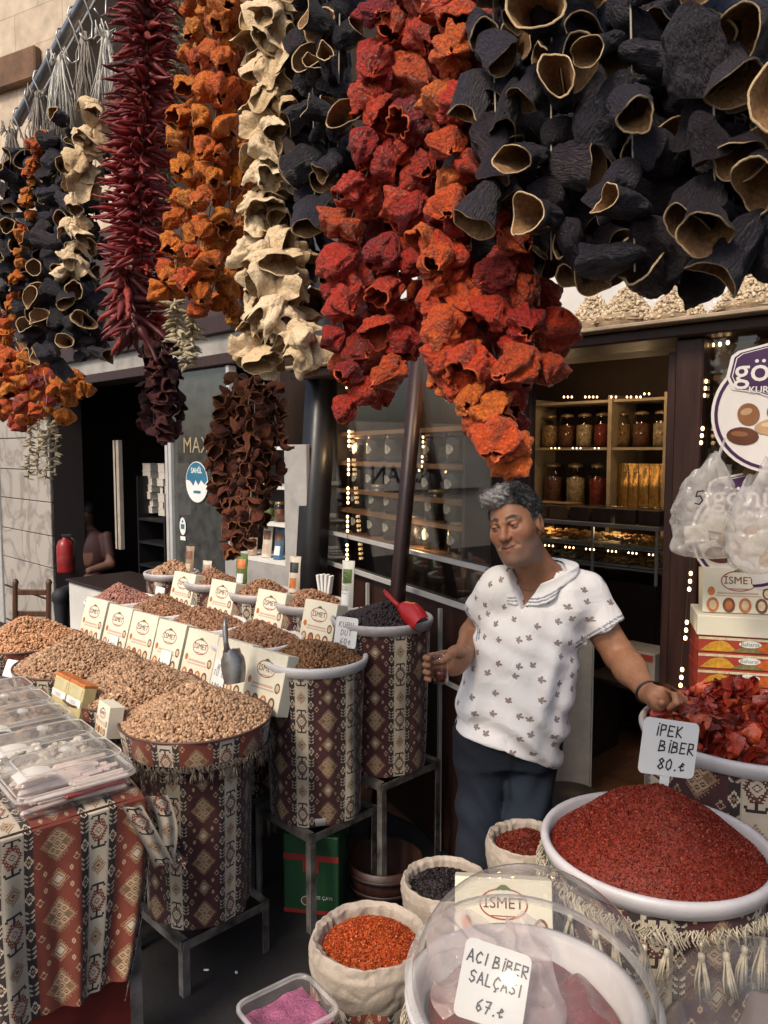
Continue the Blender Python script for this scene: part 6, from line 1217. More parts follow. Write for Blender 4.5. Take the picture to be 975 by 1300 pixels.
p = at(566, 1120, 2.05); sack('rolled sack of dark spice behind the plastic dome', p, .095, .48, ('dark_spice_heap', 'near black coarse spice in the rolled sack', [(.018, .012, .014), (.035, .022, .024), (.01, .008, .009)], 3000, .006), 3)
p = at(668, 1068, 2.05); sack('small rolled sack of red flakes beside the man’s leg', p, .085, .5, ('red_flake_heap', 'dark red flakes in the small sack by the man’s leg', [(.16, .02, .008), (.22, .03, .01), (.1, .012, .006)], 3000, .005), 4)
# ------------------------------------------------------------------ barrel of ipek biber
M_BUCK = mat('milky_bucket', (.52, .49, .49), .38, .12, 9, bump=.06)
ip = at(832, 1072, 1.72); h = .80
t = thing('spice_barrel', 'large barrel of deep red pepper flakes with white rim and cotton tassels', 'barrel', (ip.x, ip.y, ip.z - h), R(-30), 'spice barrels on the right'); 
barrel_parts(t, .235, h, 'plum', 6, M_BUCK, 30, taper=.92, seed=77)
tassels(t, 'tassel', .252, h - .060, 30, .105); fringe(t, .242, h - .045, .030, M_TASSEL, 800)
o = flake_heap('red_flake_heap', 'broad mound of deep red pepper flakes in the tasselled barrel', ip + Vector((0, 0, -.012)), .228, .150, 26000, .0042, [(.20, .016, .006), (.28, .026, .008), (.12, .009, .005), (.34, .05, .014)], 7)
# its price sign
p = at(842, 1000, 1.80); q = slip('white price sign reading İPEK BİBER 80 standing in the red flakes', at(845, 985, 1.74), .140, .125, R(10), R(-8), [('İPEK', -.040, .088), ('BİBER', -.026, .053), ('80.₺', -.024, .014)], .024, 'price_sign', .12, R(11), .0032)
# barrel of dried pepper pieces
dp = at(950, 928, 2.08); h = .86
t = thing('spice_barrel', 'barrel of dried red pepper pieces at the right edge, under the man’s hand', 'barrel', (dp.x, dp.y, dp.z - h), R(-55), 'spice barrels on the right'); barrel_parts(t, .265, h, 'plum', 6, M_BUCK, 4, taper=.93, seed=78)
petal_heap('dried_pepper_heap', 'glossy dark red dried pepper pieces heaped at the right edge', dp + Vector((0, 0, -.01)), .25, .10, 700, .058, [(.20, .014, .008), (.32, .03, .010), (.10, .008, .006), (.42, .06, .015), (.26, .02, .01)], 9, .03)
# spice box tower
M_SPY = mat('spice_yellow', (.55, .27, .02), .6, .3, 60, bump=.3); M_SPO = mat('spice_orange', (.52, .10, .015), .6, .3, 60, bump=.3); M_SPG = mat('spice_green', (.20, .15, .05), .6, .4, 60); M_SPR = mat('box_red', (.36, .05, .03), .45, .3, 8)
bx = at(930, 885, 2.42); rzb = R(-14); wb = .25
for i in range(5):
    q = thing('spice_box', ['lowest', 'second', 'third', 'fourth', 'topmost cream'][i] + ' box of the spice box tower behind the dried peppers', 'box', bx + Vector((0, 0, -.02 + i * .0535)), rzb, 'stacked spice boxes at the right'); hh = .052 if i < 4 else .062; q.rotation_euler = (0, 0, rzb + random.uniform(-.03, .03))
    MB().box((.02, .09, hh / 2), (wb + (.012 if i == 4 else 0), .18 + (.012 if i == 4 else 0), hh), b=.0015).build('carton', M_SPR if i < 4 else M_CARD, q)
    mb = MB(); rect(mb, -wb / 2 + .02, wb / 2 + .02, hh - .012, hh - .004, -.0012, 6)
    if i < 4:
        M = Matrix.Translation((.02, 0, 0))
        for cx, m_, w_ in ((-.065, 0, .055), (.075, 1, .06), (.02, 2, .05)): shape(mb, [(cx - w_, .004), (cx + w_, .004), (cx + w_ * .45, .033 if m_ != 2 else .018), (cx + w_ * .1, .0395 if m_ != 2 else .024), (cx - w_ * .45, .031 if m_ != 2 else .018)], -.0014 - .0002 * m_, m_, M)
        disc(mb, .025, .03, .032, .011, -.0021, 3, M=M); put_text(mb, 'Baharat', .018, .025, .03, -.0025, 4, M)
        mb.build('print', [M_SPY, M_SPO, M_SPG, M_WHITE, M_GREEN, M_BLACK, M_CREAM2], q)
    else: mb = MB(); logo(mb, .02, .031, .085, y=-.0045); mb.build('print', LOGO_M, q)
p = bx + Vector((.03, .04, -.02 + 5 * .0535 + .011)); ismet_box('tilted cream box on top of the spice box tower', p, .22, .145, .06, rzb + .05, R(-8), group='stacked spice boxes at the right')
# ------------------------------------------------------------------ tub of paste under a clear dome
M_DOME = clear('dome_plastic', (.96, .95, .93), 1.55, .04, .085, (.9, .88, .86)); M_DOMER = clear('dome_rim', (.93, .92, .9), 1.6, .05, .35, (.85, .83, .8))
dm = at(665, 1262, 1.22); rD = .19
q = thing('paste_tub', 'white tub of dark red pepper paste under the clear dome', 'tub', (dm.x, dm.y, dm.z - .55), 0); mb = MB(); R0 = .175
mb.lathe([(.001, 0), (R0 * .86, 0), (R0, .53), (R0 + .012, .533), (R0 + .014, .548), (R0, .552), (R0 - .012, .545), (R0 - .022, .44), (.001, .44)], 0, 64); mb.build('tub', M_BUCK, q)
mb = MB(); mb.grid(lambda u, v: ((R0 - .024) * v * math.cos(6.2832 * u), (R0 - .024) * v * math.sin(6.2832 * u), .512 + .02 * nz3((math.cos(6.28 * u) * v * 3, math.sin(6.28 * u) * v * 3, 0), 1.2, 3) + .03 * (1 - v)), 48, 16, closeu=True); mb.build('paste', mat('pepper_paste', (.16, .012, .008), .25, .4, 20, bump=.5, bscale=30, spec=.6), q)
mb = MB(); mb.lathe([(R0 + .001, .43), (R0 * .99, .44), (R0 * 1.0, .52)], 0, 60); fringe(q, R0 + .004, .50, .05, M_TASSEL, 900)
mb = MB(); o_ = 4.4
mb.grid(lambda u, v: ((u - .5) * .20 + .03 * nz3((u * 4, v * 4, 0), 1, 1) - .045, (v - .5) * .19 + .03 * nz3((u * 4, v * 4, 5), 1, 1) + .03, .545 + .05 * v + .016 * (1 - abs(nz3((u * 3, v * 3, 2), 1.5, 2)) * 2) + .02 * nz3((u * 2, v * 2, 7), 1, 2)), 70, 64); mb.build('plastic_film', clear('cling_film', (.97, .96, .95), 1.4, .08, .42, (.80, .68, .67), bump=.8, bscale=20), q)
q2 = slip('white card reading ACI BİBER SALÇASI 67 inside the clear dome', at(618, 1302, 1.13), .108, .105, R(2), R(-34), [('ACI BİBER', -.048, .074), ('SALÇASI', -.040, .048), ('67.₺', -.022, .014)], .0155, 'price_sign', 0, R(20), .0022)
q = thing('clear_dome', 'large clear plastic dome lid over the pepper paste tub', 'dome lid', dm + Vector((.012, -.005, .012)), 0); q.rotation_euler = (R(10), R(4), 0)
mb = MB(); mb.lathe([(rD, 0)] + [(rD * math.cos(a), rD * .92 * math.sin(a)) for a in np.linspace(.06, math.pi / 2 - .02, 22)], 0, 72); mb.build('dome', M_DOME, q)
mb = MB(); mb.lathe([(rD - .001, -.004), (rD + .010, -.003), (rD + .012, .003), (rD + .001, .006)], 0, 72); mb.build('rim', M_DOMER, q)
q = thing('clear_dome', 'second clear dome lid cut by the lower right corner', 'dome lid', at(985, 1330, 1.35), 0); q.rotation_euler = (R(6), R(-5), 0); rD2 = .205
mb = MB(); mb.lathe([(rD2, 0)] + [(rD2 * math.cos(a), rD2 * .72 * math.sin(a)) for a in np.linspace(.06, math.pi / 2 - .02, 20)], 0, 64); mb.build('dome', M_DOME, q); mb = MB(); mb.lathe([(rD2 - .001, -.004), (rD2 + .010, -.003), (rD2 + .012, .003), (rD2 + .001, .006)], 0, 64); mb.build('rim', M_DOMER, q)
p = at(985, 1350, 1.36); q = thing('paste_tub', 'dark tub under the second dome in the lower right corner', 'tub', (p.x, p.y, p.z - .5), 0); mb = MB(); mb.lathe([(.001, 0), (.16, 0), (.19, .49), (.198, .492), (.198, .499), (.185, .5), (.17, .42), (.001, .42)], 0, 48); mb.build('tub', mat('brown_tub', (.10, .06, .055), .5, .3), q); mb = MB(); mb.lathe([(.172, .43), (.10, .45), (.001, .455)], 0, 40); mb.build('olives', mat('dark_olives', (.015, .01, .012), .3, .4, 40, bump=1, bscale=50), q)
p = at(1010, 1180, 1.62); q = thing('white_bowl', 'white rimmed tub with dark contents cut by the right edge', 'tub', (p.x, p.y, p.z - .5), 0); mb = MB(); rb = .105; mb.lathe([(.001, 0), (rb * .9, 0), (rb, .48), (rb + .012, .485), (rb + .014, .5), (rb, .504), (rb - .01, .49), (rb - .02, .40), (.001, .40)], 0, 44); mb.build('tub', M_GREYRIM, q); link('kilim_band', kilim_cyl('kilim_band', rb * .93, rb * 1.03, .45, 'plum', 5, cell=.0035), q); mb = MB(); mb.lathe([(rb - .018, .42), (.05, .44), (.001, .445)], 0, 30); mb.build('contents', MATS['dark_olives'], q); fringe(q, rb + .004, .47, .05, M_TASSEL, 300)
# printed box under the dome (stands behind the tub)
p = at(640, 1208, 1.55); ismet_box('cream box with red print behind the clear dome', p - Vector((0, 0, .03)), .20, .16, .08, R(-6), R(-24), group=None); q = [x for x in S.objects if x.name.startswith('printed_box')][-1]
q = thing('box_riser', 'dark crate carrying the cream box behind the clear dome', 'crate', (p.x, p.y, 0), R(-12)); hz_ = p.z - .034
MB().box((0, .05, hz_ - .01), (.22, .12, .02)).build('top_board', M_WOOD2, q)
for s in (-1, 1): MB().box((s * .10, .05, (hz_ - .021) / 2), (.02, .11, hz_ - .021)).build('side_panel', M_WOOD2, q)
# pink tub
p = at(365, 1292, 1.45); q = thing('pink_tub', 'rectangular clear tub of pink sweets at the bottom edge', 'tub', p - Vector((0, 0, .06)), R(38)); mb = MB(); rr_loft(mb, [(.12, .10, .02, 0), (.15, .13, .025, .075)]); mb.build('tub', M_TRAY, q); mb = MB(); rr_loft(mb, [(.15, .13, .025, .074), (.162, .142, .028, .076), (.162, .142, .028, .082), (.15, .13, .025, .083)]); mb.build('rim', M_TRIM, q)
mb = MB(); mb.grid(lambda u, v: ((u - .5) * .135, (v - .5) * .115, .058 + .006 * nz3((u * 5, v * 5, 0), 1, 1)), 30, 26); mb.build('pink_sweets', mat('pink_sugar', (.46, .13, .24), .5, .6, 9, bump=1., bscale=160), q)
# lower crate under the sacks and tubs so they stand on something
for (px, py, d, label) in ((470, 1192, 1.72, 'crate under the orange flakes sack'), (566, 1120, 2.05, 'crate under the dark spice sack'), (668, 1068, 2.05, 'crate under the small red flakes sack'), (665, 1262, 1.22, 'crate under the paste tub and clear dome'), (1010, 1180, 1.62, 'crate under the white rimmed tub at the right edge'), (985, 1330, 1.35, 'crate under the corner dome and tub'), (365, 1292, 1.45, 'crate under the pink sweets tub')):
    p = at(px, py, d); hz_ = p.z - {470: .5, 566: .48, 668: .5, 665: .55, 1010: .5, 985: .5, 365: .06}[px]
    if hz_ > .03:
        q = thing('wooden_crate', 'dark low ' + label, 'crate', (p.x, p.y, 0), .1 * px); w = .2
        MB().box((0, 0, hz_ - .008), (w, w, .014)).build('top_board', M_WOOD2, q)
        for sx in (-1, 1): MB().box((sx * (w / 2 - .01), 0, (hz_ - .016) / 2), (.02, w, hz_ - .016)).build('side_panel', M_WOOD2, q)
for t_, pz in (('tasselled barrel', ip.z - .80), ('dried pepper barrel', dp.z - .86)):
    b = ip if t_[0] == 't' else dp
    if pz > .03:
        q = thing('wooden_crate', 'dark low crate under the ' + t_, 'crate', (b.x, b.y, 0), .3); MB().box((0, 0, pz - .025), (.36, .36, .02)).build('top_board', M_WOOD2, q)
        for sx in (-1, 1): MB().box((sx * .16, 0, (pz - .036) / 2), (.03, .36, pz - .036)).build('side_panel', M_WOOD2, q)
# ------------------------------------------------------------------ the man: signed distance modelling, surface nets
def surface_nets(fn, lo, hi, h):
    lo = np.array(lo); n = np.maximum(4, np.ceil((np.array(hi) - lo) / h).astype(int)) + 1
    ax = [lo[i] + h * np.arange(n[i]) for i in range(3)]; X, Y, Z = np.meshgrid(*ax, indexing='ij'); D = fn(X, Y, Z).astype(np.float32); ins = D < 0
    c = np.zeros(n - 1, np.int8)
    for i in (0, 1):
        for j in (0, 1):
            for k in (0, 1): c += ins[i:n[0] - 1 + i, j:n[1] - 1 + j, k:n[2] - 1 + k]
    act = (c > 0) & (c < 8); idx = -np.ones(act.shape, np.int64); cells = np.argwhere(act); idx[act] = np.arange(len(cells))
    acc = np.zeros((len(cells), 3)); cnt = np.zeros(len(cells)); I, J, K = cells.T
    cor = [(i, j, k) for i in (0, 1) for j in (0, 1) for k in (0, 1)]
    for a in cor:
        for ax_ in range(3):
            if a[ax_] == 1: continue
            b = list(a); b[ax_] = 1; d0 = D[I + a[0], J + a[1], K + a[2]]; d1 = D[I + b[0], J + b[1], K + b[2]]; m = (d0 < 0) != (d1 < 0)
            t = np.where(m, d0 / np.where(m, d0 - d1, 1), 0); p = np.tile(np.array(a, float), (len(cells), 1)); p[:, ax_] += t; acc[m] += p[m]; cnt[m] += 1
    V = lo + (cells + acc / cnt[:, None]) * h; Q4 = []
    for ax_ in range(3):
        u, v = (ax_ + 1) % 3, (ax_ + 2) % 3; s0 = [slice(None)] * 3; s1 = [slice(None)] * 3; s0[ax_] = slice(0, -1); s1[ax_] = slice(1, None)
        ch = ins[tuple(s0)] != ins[tuple(s1)]; e = np.argwhere(ch); ok = (e[:, u] > 0) & (e[:, v] > 0) & (e[:, u] < n[u] - 1) & (e[:, v] < n[v] - 1); e = e[ok]
        def cell(du, dv): q = e.copy(); q[:, u] += du; q[:, v] += dv; return idx[q[:, 0], q[:, 1], q[:, 2]]
        q = np.stack([cell(-1, -1), cell(0, -1), cell(0, 0), cell(-1, 0)], 1); fl_in = ins[e[:, 0], e[:, 1], e[:, 2]]; q[~fl_in] = q[~fl_in][:, ::-1]; Q4.append(q)
    Fq = np.concatenate(Q4); Fq = Fq[(Fq >= 0).all(1)]; return V, Fq
def smin(a, b, k): h = np.clip(.5 + .5 * (b - a) / k, 0, 1); return b * (1 - h) + a * h - k * h * (1 - h)
def smax(a, b, k): return -smin(-a, -b, k)
def ell(x, y, z, c, r):
    X, Y, Z = (x - c[0]) / r[0], (y - c[1]) / r[1], (z - c[2]) / r[2]; k0 = np.sqrt(X * X + Y * Y + Z * Z); k1 = np.sqrt((X / r[0]) ** 2 + (Y / r[1]) ** 2 + (Z / r[2]) ** 2); return k0 * (k0 - 1) / np.maximum(k1, 1e-6)
def cap(x, y, z, a, b, ra, rb):
    a = np.array(a, float); b = np.array(b, float); d = b - a; L2 = d @ d; t = np.clip(((x - a[0]) * d[0] + (y - a[1]) * d[1] + (z - a[2]) * d[2]) / L2, 0, 1)
    return np.sqrt((x - a[0] - t * d[0]) ** 2 + (y - a[1] - t * d[1]) ** 2 + (z - a[2] - t * d[2]) ** 2) - (ra + (rb - ra) * t)
def sph(x, y, z, c, r): return np.sqrt((x - c[0]) ** 2 + (y - c[1]) ** 2 + (z - c[2]) ** 2) - r
# head in its own frame: face looks along -y, x to the picture's right, z up
HC = at(655, 668, 2.33); HR = (Matrix.Rotation(R(-33), 3, 'Z') @ Matrix.Rotation(R(3), 3, 'X') @ Matrix.Rotation(R(-13), 3, 'Y')); HS = .93
HRn = np.array(HR)
def to_head(X, Y, Z): P_ = np.stack([X - HC.x, Y - HC.y, Z - HC.z], -1) @ HRn / HS; return P_[..., 0], P_[..., 1], P_[..., 2]
def from_head(p): return HC + HR @ (Vector(p) * HS)
def head_sdf(x, y, z):
    ax = np.abs(x)
    d = ell(x, y, z, (0, .014, .034), (.077, .096, .090))
    d = smin(d, ell(x, y, z, (0, -.030, -.030), (.064, .064, .078)), .035)
    d = smin(d, ell(x, y, z, (0, -.020, -.070), (.060, .058, .040)), .03)            # jaw
    d = smin(d, sph(x, y, z, (0, -.072, -.094), .023), .03)                             # chin
    d = smin(d, ell(x, y, z, (0, -.03, -.102), (.048, .05, .026)), .03)                # under the chin
    d = smin(d, sph(ax, y, z, (.041, -.056, -.018), .025), .025)                        # cheek
    d = smin(d, cap(ax, y, z, (.008, -.0885, .023), (.045, -.075, .026), .0110, .009), .014)   # brow
    d = smax(d, -ell(ax, y, z, (.0325, -.096, .009), (.0185, .017, .0105)), .012)       # socket
    n = cap(x, y, z, (0, -.088, .020), (0, -.109, -.019), .0082, .0112); n = smin(n, sph(x, y, z, (0, -.1115, -.0245), .0125), .008); n = smin(n, sph(ax, y, z, (.0128, -.100, -.028), .0088), .008)
    d = smin(d, n, .012)
    d = smax(d, -sph(ax, y, z, (.0075, -.106, -.0375), .0042), .004)
    # muzzle, lips, smile folds
    d = smin(d, ell(x, y, z, (0, -.076, -.058), (.034, .022, .024)), .02)
    d = smin(d, cap(ax, y, z, (0, -.0985, -.0545), (.024, -.086, -.0525), .0058, .003), .005)
    d = smin(d, cap(ax, y, z, (0, -.0975, -.0655), (.021, -.087, -.0585), .0066, .003), .005)
    d = smax(d, -cap(ax, y, z, (0, -.1055, -.0600), (.026, -.0915, -.0555), .0022, .0018), .003)
    d = smax(d, -cap(ax, y, z, (.021, -.098, -.034), (.033, -.085, -.054), .0022, .0012), .012)
    # eyes
    lid = sph(ax, y, z, (.0325, -.0775, .0095), .0142); lid_u = np.maximum(lid, -(z - .0108 - .10 * (y + .09))); lid_l = np.maximum(lid + .0004, (z - .0062)); d = smin(d, np.minimum(lid_u, lid_l), .0035)
    d = np.minimum(d, sph(ax, y, z, (.0325, -.0775, .0095), .0128))
    # ears
    e = ell(ax, y, z, (.079, .012, -.004), (.0095, .021, .033)); e = smax(e, -ell(ax, y, z, (.089, .008, .0), (.007, .011, .018)), .005); d = smin(d, e, .008)
    return d * HS
def NK(X, Y, Z):
    a = from_head((0, .022, -.075)); b = at(692, 742, 2.43); return cap(X, Y, Z, a, b, .054, .064)
J = lambda px, py, d: np.array(at(px, py, d))
SH_R, EL_R, WR_R = J(634, 753, 2.42), J(601, 806, 2.58), J(588, 832, 2.36)
SH_L, EL_L, WR_L = J(738, 757, 2.43), J(787, 833, 2.38), J(822, 878, 2.19)
HNR, HNL = J(574, 842, 2.29), J(841, 886, 2.12)
YAW = R(-20); HEM = [J(578, 926, 2.42), J(640, 953, 2.30), J(712, 968, 2.44)]
TOR = [(990, 640, .142, .112), (950, 646, .156, .124), (915, 649, .166, .146), (875, 654, .168, .156), (835, 662, .160, .146), (795, 672, .155, .130), (765, 681, .158, .115), (740, 687, .138, .092), (722, 690, .080, .07)]
TP = [at(px, py, 2.44) for py, px, *_ in TOR]; TZ = np.array([p.z for p in TP]); TX = np.array([p.x for p in TP]); TY = np.array([p.y for p in TP]); THW = np.array([t[2] for t in TOR]); THD = np.array([t[3] for t in TOR])
def torso(X, Y, Z, off=0.):
    cx = np.interp(Z, TZ, TX); cy = np.interp(Z, TZ, TY) - .0; hw = np.interp(Z, TZ, THW) + off; hd = np.interp(Z, TZ, THD) + off
    dx, dy = X - cx, Y - cy; u = dx * math.cos(YAW) + dy * math.sin(YAW); v = -dx * math.sin(YAW) + dy * math.cos(YAW)
    q = (np.abs(u / hw) ** 2.3 + np.abs(v / hd) ** 2.3) ** (1 / 2.3); d = (q - 1) * np.minimum(hw, hd)
    return np.maximum(d, np.maximum(TZ[0] - .04 - Z, Z - TZ[-1])) * .85
def arms(X, Y, Z, off=0.):
    d = smin(cap(X, Y, Z, SH_R, EL_R, .054 + off, .043 + off), cap(X, Y, Z, EL_R, WR_R, .045 + off, .030 + off), .02)
    e = smin(cap(X, Y, Z, SH_L, EL_L, .058 + off, .046 + off), cap(X, Y, Z, EL_L, .6 * EL_L + .4 * WR_L, .046 + off, .046 + off), .02); e = smin(e, cap(X, Y, Z, .65 * EL_L + .35 * WR_L, WR_L, .046 + off, .030 + off), .02)
    return np.minimum(d, e)
def chain(X, Y, Z, pts, rs):
    d = None
    for i in range(len(pts) - 1):
        q = cap(X, Y, Z, pts[i], pts[i + 1], rs[i], rs[i + 1]); d = q if d is None else smin(d, q, .004)
    return d
GC = J(560, 848, 2.255)                    # tea glass centre
def hand_r(X, Y, Z):
    w = WR_R; d = smin(cap(X, Y, Z, w, J(583, 836, 2.33), .028, .03), cap(X, Y, Z, J(585, 830, 2.325), J(580, 846, 2.31), .026, .024), .03); d = smin(d, cap(X, Y, Z, J(575, 829, 2.315), J(572, 855, 2.305), .017, .015), .02)
    for i in range(4):
        y0 = 828 + 9.0 * i; l = (0, 1, 0, -3)[i]
        pts = [J(575, y0, 2.312), J(562, y0 + 2, 2.300), J(547 - l * .6, y0 + 5, 2.285), J(540.5 - l * .5, y0 + 7, 2.255), J(544 - l * .3, y0 + 8, 2.228)]
        d = smin(d, chain(X, Y, Z, pts, [.0108, .0100, .0092, .0086, .0076]), .004)
    return smin(d, chain(X, Y, Z, [J(585, 829, 2.30), J(578, 828, 2.265), J(569, 834, 2.238), J(561, 839, 2.226)], [.015, .0125, .0108, .0088]), .008)
def hand_l(X, Y, Z):
    d = smin(cap(X, Y, Z, WR_L, J(832, 884, 2.15), .029, .031), cap(X, Y, Z, J(836, 878, 2.13), J(836, 893, 2.12), .024, .022), .03); d = smin(d, cap(X, Y, Z, J(846, 875, 2.115), J(850, 889, 2.125), .017, .017), .02)
    for i in range(4):
        k = i / 3.; b = J(847 + 3.5 * i, 873.5 + 3.4 * i, 2.105 + .010 * i)
        m1 = J(856 + 4.2 * i, 878 + 3.6 * i, 2.070 + .016 * i); m2 = J(859 + 4.2 * i, 892 + 2.6 * i, 2.060 + .018 * i); tp = J(850 + 4.4 * i, 899 + 2.0 * i, 2.075 + .018 * i)
        d = smin(d, chain(X, Y, Z, [b, m1, m2, tp], [.0115, .0105, .0095, .0082]), .004)
    return smin(d, chain(X, Y, Z, [J(829, 886, 2.12), J(834, 895, 2.085), J(838, 897, 2.055), J(840, 892, 2.035)], [.0165, .013, .0115, .0095]), .008)
HIPR, HIPL = J(614, 955, 2.44), J(670, 955, 2.46)
KNR, ANR = J(606, 1095, 2.38), J(616, 1190, 2.46); KNL, ANL = J(672, 1085, 2.28), J(694, 1180, 2.50)
for a_ in (ANR, ANL): a_[2] = .11
def legs(X, Y, Z, off=0.):
    d = smin(cap(X, Y, Z, HIPR, KNR, .080 + off, .058 + off), cap(X, Y, Z, KNR, ANR, .060 + off, .042 + off), .02); e = smin(cap(X, Y, Z, HIPL, KNL, .082 + off, .060 + off), cap(X, Y, Z, KNL, ANL, .062 + off, .042 + off), .02)
    return smin(smin(d, e, .006), ell(X, Y, Z, J(643, 932, 2.45), (.148 + off, .115 + off, .085 + off)), .035)
def body_low(X, Y, Z):
    d = np.maximum(torso(X, Y, Z, -.022), HEM[1][2] + .06 - Z); d = smin(smin(d, NK(X, Y, Z), .05), arms(X, Y, Z), .03); return np.minimum(d, np.maximum(legs(X, Y, Z, -.030), Z - HEM[1][2] - .07))
def skin_all(X, Y, Z):
    d = smin(head_sdf(*to_head(X, Y, Z)), NK(X, Y, Z), .03); d = smin(d, torso(X, Y, Z, -.014), .045); d = smin(d, arms(X, Y, Z), .02); return smin(smin(d, hand_r(X, Y, Z), .012), hand_l(X, Y, Z), .012)
def bounds(ps, m): a = np.array(ps); return a.min(0) - m, a.max(0) + m
VS, FS, n0 = [], [], 0
def addp(fn, lo, hi, h):
    global n0
    v, f = surface_nets(fn, lo, hi, h); VS.append(v); FS.append(f + n0); n0 += len(v)
hc = np.array(HC)
addp(skin_all, hc - (.135, .14, .20), hc + (.15, .16, .145), .0023)          # head and neck
addp(skin_all, *bounds([WR_R, HNR, GC, J(540, 838, 2.23)], .035), .0021)      # hand round the glass
addp(skin_all, *bounds([WR_L, HNL, J(872, 905, 2.06)], .035), .0021)          # hand on the barrel
addp(lambda X, Y, Z: smin(arms(X, Y, Z), torso(X, Y, Z, -.014), .02), *bounds([SH_L, EL_L, WR_L], .06), .0045)
addp(arms, *bounds([SH_R, EL_R, WR_R], .058), .0045)
def lowcut(X, Y, Z): return np.maximum(body_low(X, Y, Z), Z - (HC.z - .19))
addp(lowcut, (-.02 + .05, 2.05, .06), (.70, 2.75, 1.50), .013)
BV, BF = np.concatenate(VS), np.concatenate(FS)
# skin colours by place
hx, hy, hz = to_head(BV[:, 0], BV[:, 1], BV[:, 2]); ax_ = np.abs(hx); col = np.tile(np.array((.30, .138, .074)), (len(BV), 1))
mott = np.array([nz3(p, 30) for p in BV]) * .10 + np.array([nz3(p, 110, 3) for p in BV]) * .06; col *= (1 + mott)[:, None]
inh = (hz > -.15) & (np.abs(hx) < .11) & (np.abs(hy) < .15)
def mixc(m, c, k=1.): 
    m = np.clip(m * inh, 0, 1)[:, None] * k; col[:] = col * (1 - m) + np.array(c) * m
ss = lambda a, b, x: np.clip((x - a) / (b - a), 0, 1)
mixc(ss(.045, .02, np.sqrt((hy + .10) ** 2 + (hz + .018) ** 2 + hx ** 2)) , (.30, .10, .058), .45)      # nose redder
mixc(ss(.03, .012, np.sqrt((ax_ - .043) ** 2 + (hz + .022) ** 2)) * (hy < 0), (.30, .10, .058), .35)
beard = ss(-.028, -.052, hz + .55 * np.maximum(0, -hy - .06) * 0 - .30 * ss(.0, .06, hy + .02) * .0) * (hy < .03) * (hz > -.125) * ss(.115, .09, ax_)
beard = beard * (1 - ss(.036, .012, np.sqrt(((ax_) / 1.5) ** 2 + (hz + .056) ** 2))) ; gr = np.array([nz3(p, 420, 1) for p in BV])
mixc(beard * (.5 + 1.1 * gr), (.17, .150, .138), .8); must = ss(.008, .004, np.abs(hz + .0455 + .25 * ax_)) * ss(.024, .016, ax_) * (hy < -.07); mixc(must * (.7 + .6 * gr), (.17, .13, .115), .6)
mixc(ss(.0075, .0045, np.abs(hz + .0602)) * ss(.026, .018, ax_) * (hy < -.086), (.30, .085, .07), .8)
mixc(ss(.0028, .0012, np.abs(hz + .0598)) * ss(.026, .020, ax_) * (hy < -.084), (.05, .015, .014), .9)
bz = .0292 + .009 * np.sin(np.clip((ax_ - .008) / .045, 0, 1) * 2.4) - .010 * ss(.03, .055, ax_); mixc(ss(.0074, .0046, np.abs(hz - bz)) * ss(.010, .014, ax_) * ss(.056, .046, ax_) * (hy < -.05), (.028, .020, .017), .93)
er = np.sqrt((ax_ - .0325) ** 2 + (hy + .0775) ** 2 + (hz - .0095) ** 2); eye = (er < .01335) & (hz > .0058) & (hz < .0114) & (hy < -.080); mixc(eye * 1., (.20, .16, .14)); gx = np.where(hx > 0, hx - .0325, -(ax_ - .0325)) + .003
mixc((eye & (np.sqrt(gx ** 2 + (hz - .0092) ** 2) < .0074)) * 1., (.02, .012, .009)); lash = (er > .0129) & (er < .0156) & (np.abs(hz - .0119) < .0016) & (hy < -.078); mixc(lash * 1., (.04, .022, .018), .8)
mixc(ss(.020, .006, np.sqrt((ax_ - .0325) ** 2 + (hz + .001) ** 2)) * (hy < -.06) * (1 - eye), (.20, .085, .05), .4)
# arm hair, darker knuckles
fa = (np.linalg.norm(BV - .5 * (EL_L + WR_L), axis=1) < .17) | (np.linalg.norm(BV - .5 * (EL_R + WR_R), axis=1) < .15); g4 = np.array([nz3((p[0] * 1, p[1], p[2] * .5), 260, 7) if f else 0 for p, f in zip(BV, fa)]); col *= (1 - .45 * np.clip(g4 - .1, 0, .6) * fa)[:, None]
M_SKIN = mat('skin', None, .48, .10, 30, attr='col', bump=.12, bscale=350, sss=.06, spec=.35)
man = thing('person', 'man in white leaf print polo shirt and jeans holding a tea glass', 'person', (HC.x, HC.y, 0))
base = np.array((HC.x, HC.y, 0)); link('body', np_mesh('body', BV - base, BF, M_SKIN, col), man)
# hair
def hair(X, Y, Z):
    x, y, z = to_head(X, Y, Z); d = ell(x, y, z, (0, .018, .042), (.083, .099, .103)); fr = np.clip((.02 - y) / .08, 0, 1) * np.clip((z - .06) / .04, 0, 1)
    b = .0045 * np.sin(95 * x + 3 * np.sin(70 * z)) * np.sin(85 * y + 2) + .0055 * fr * np.sin(150 * x + 1 + 2 * np.sin(90 * y)) * np.sin(130 * z + 90 * y) - .006 * fr
    q = smin(ell(x, y, z, (-.024, -.066, .103), (.042, .032, .026)), ell(x, y, z, (.012, -.052, .116), (.046, .038, .024)), .012); q = q + .0055 * np.sin(170 * x + 2 * np.sin(120 * z)) * np.sin(160 * z + 120 * y)
    d = smin(d + b, q, .012); hl = np.interp(y, [-.12, -.075, -.045, -.03, -.018, -.005, .010, .030, .05, .09, .12], [.088, .078, .066, .045, -.012, -.012, .022, .020, -.035, -.07, -.07]); hl = hl + .004 * np.sin(60 * x)
    return smax(d * HS, (hl - z) * .8, .006)
hv, hf = surface_nets(hair, hc - (.13, .15, .10), hc + (.15, .16, .16), .0022); hx, hy, hz = to_head(hv[:, 0], hv[:, 1], hv[:, 2])
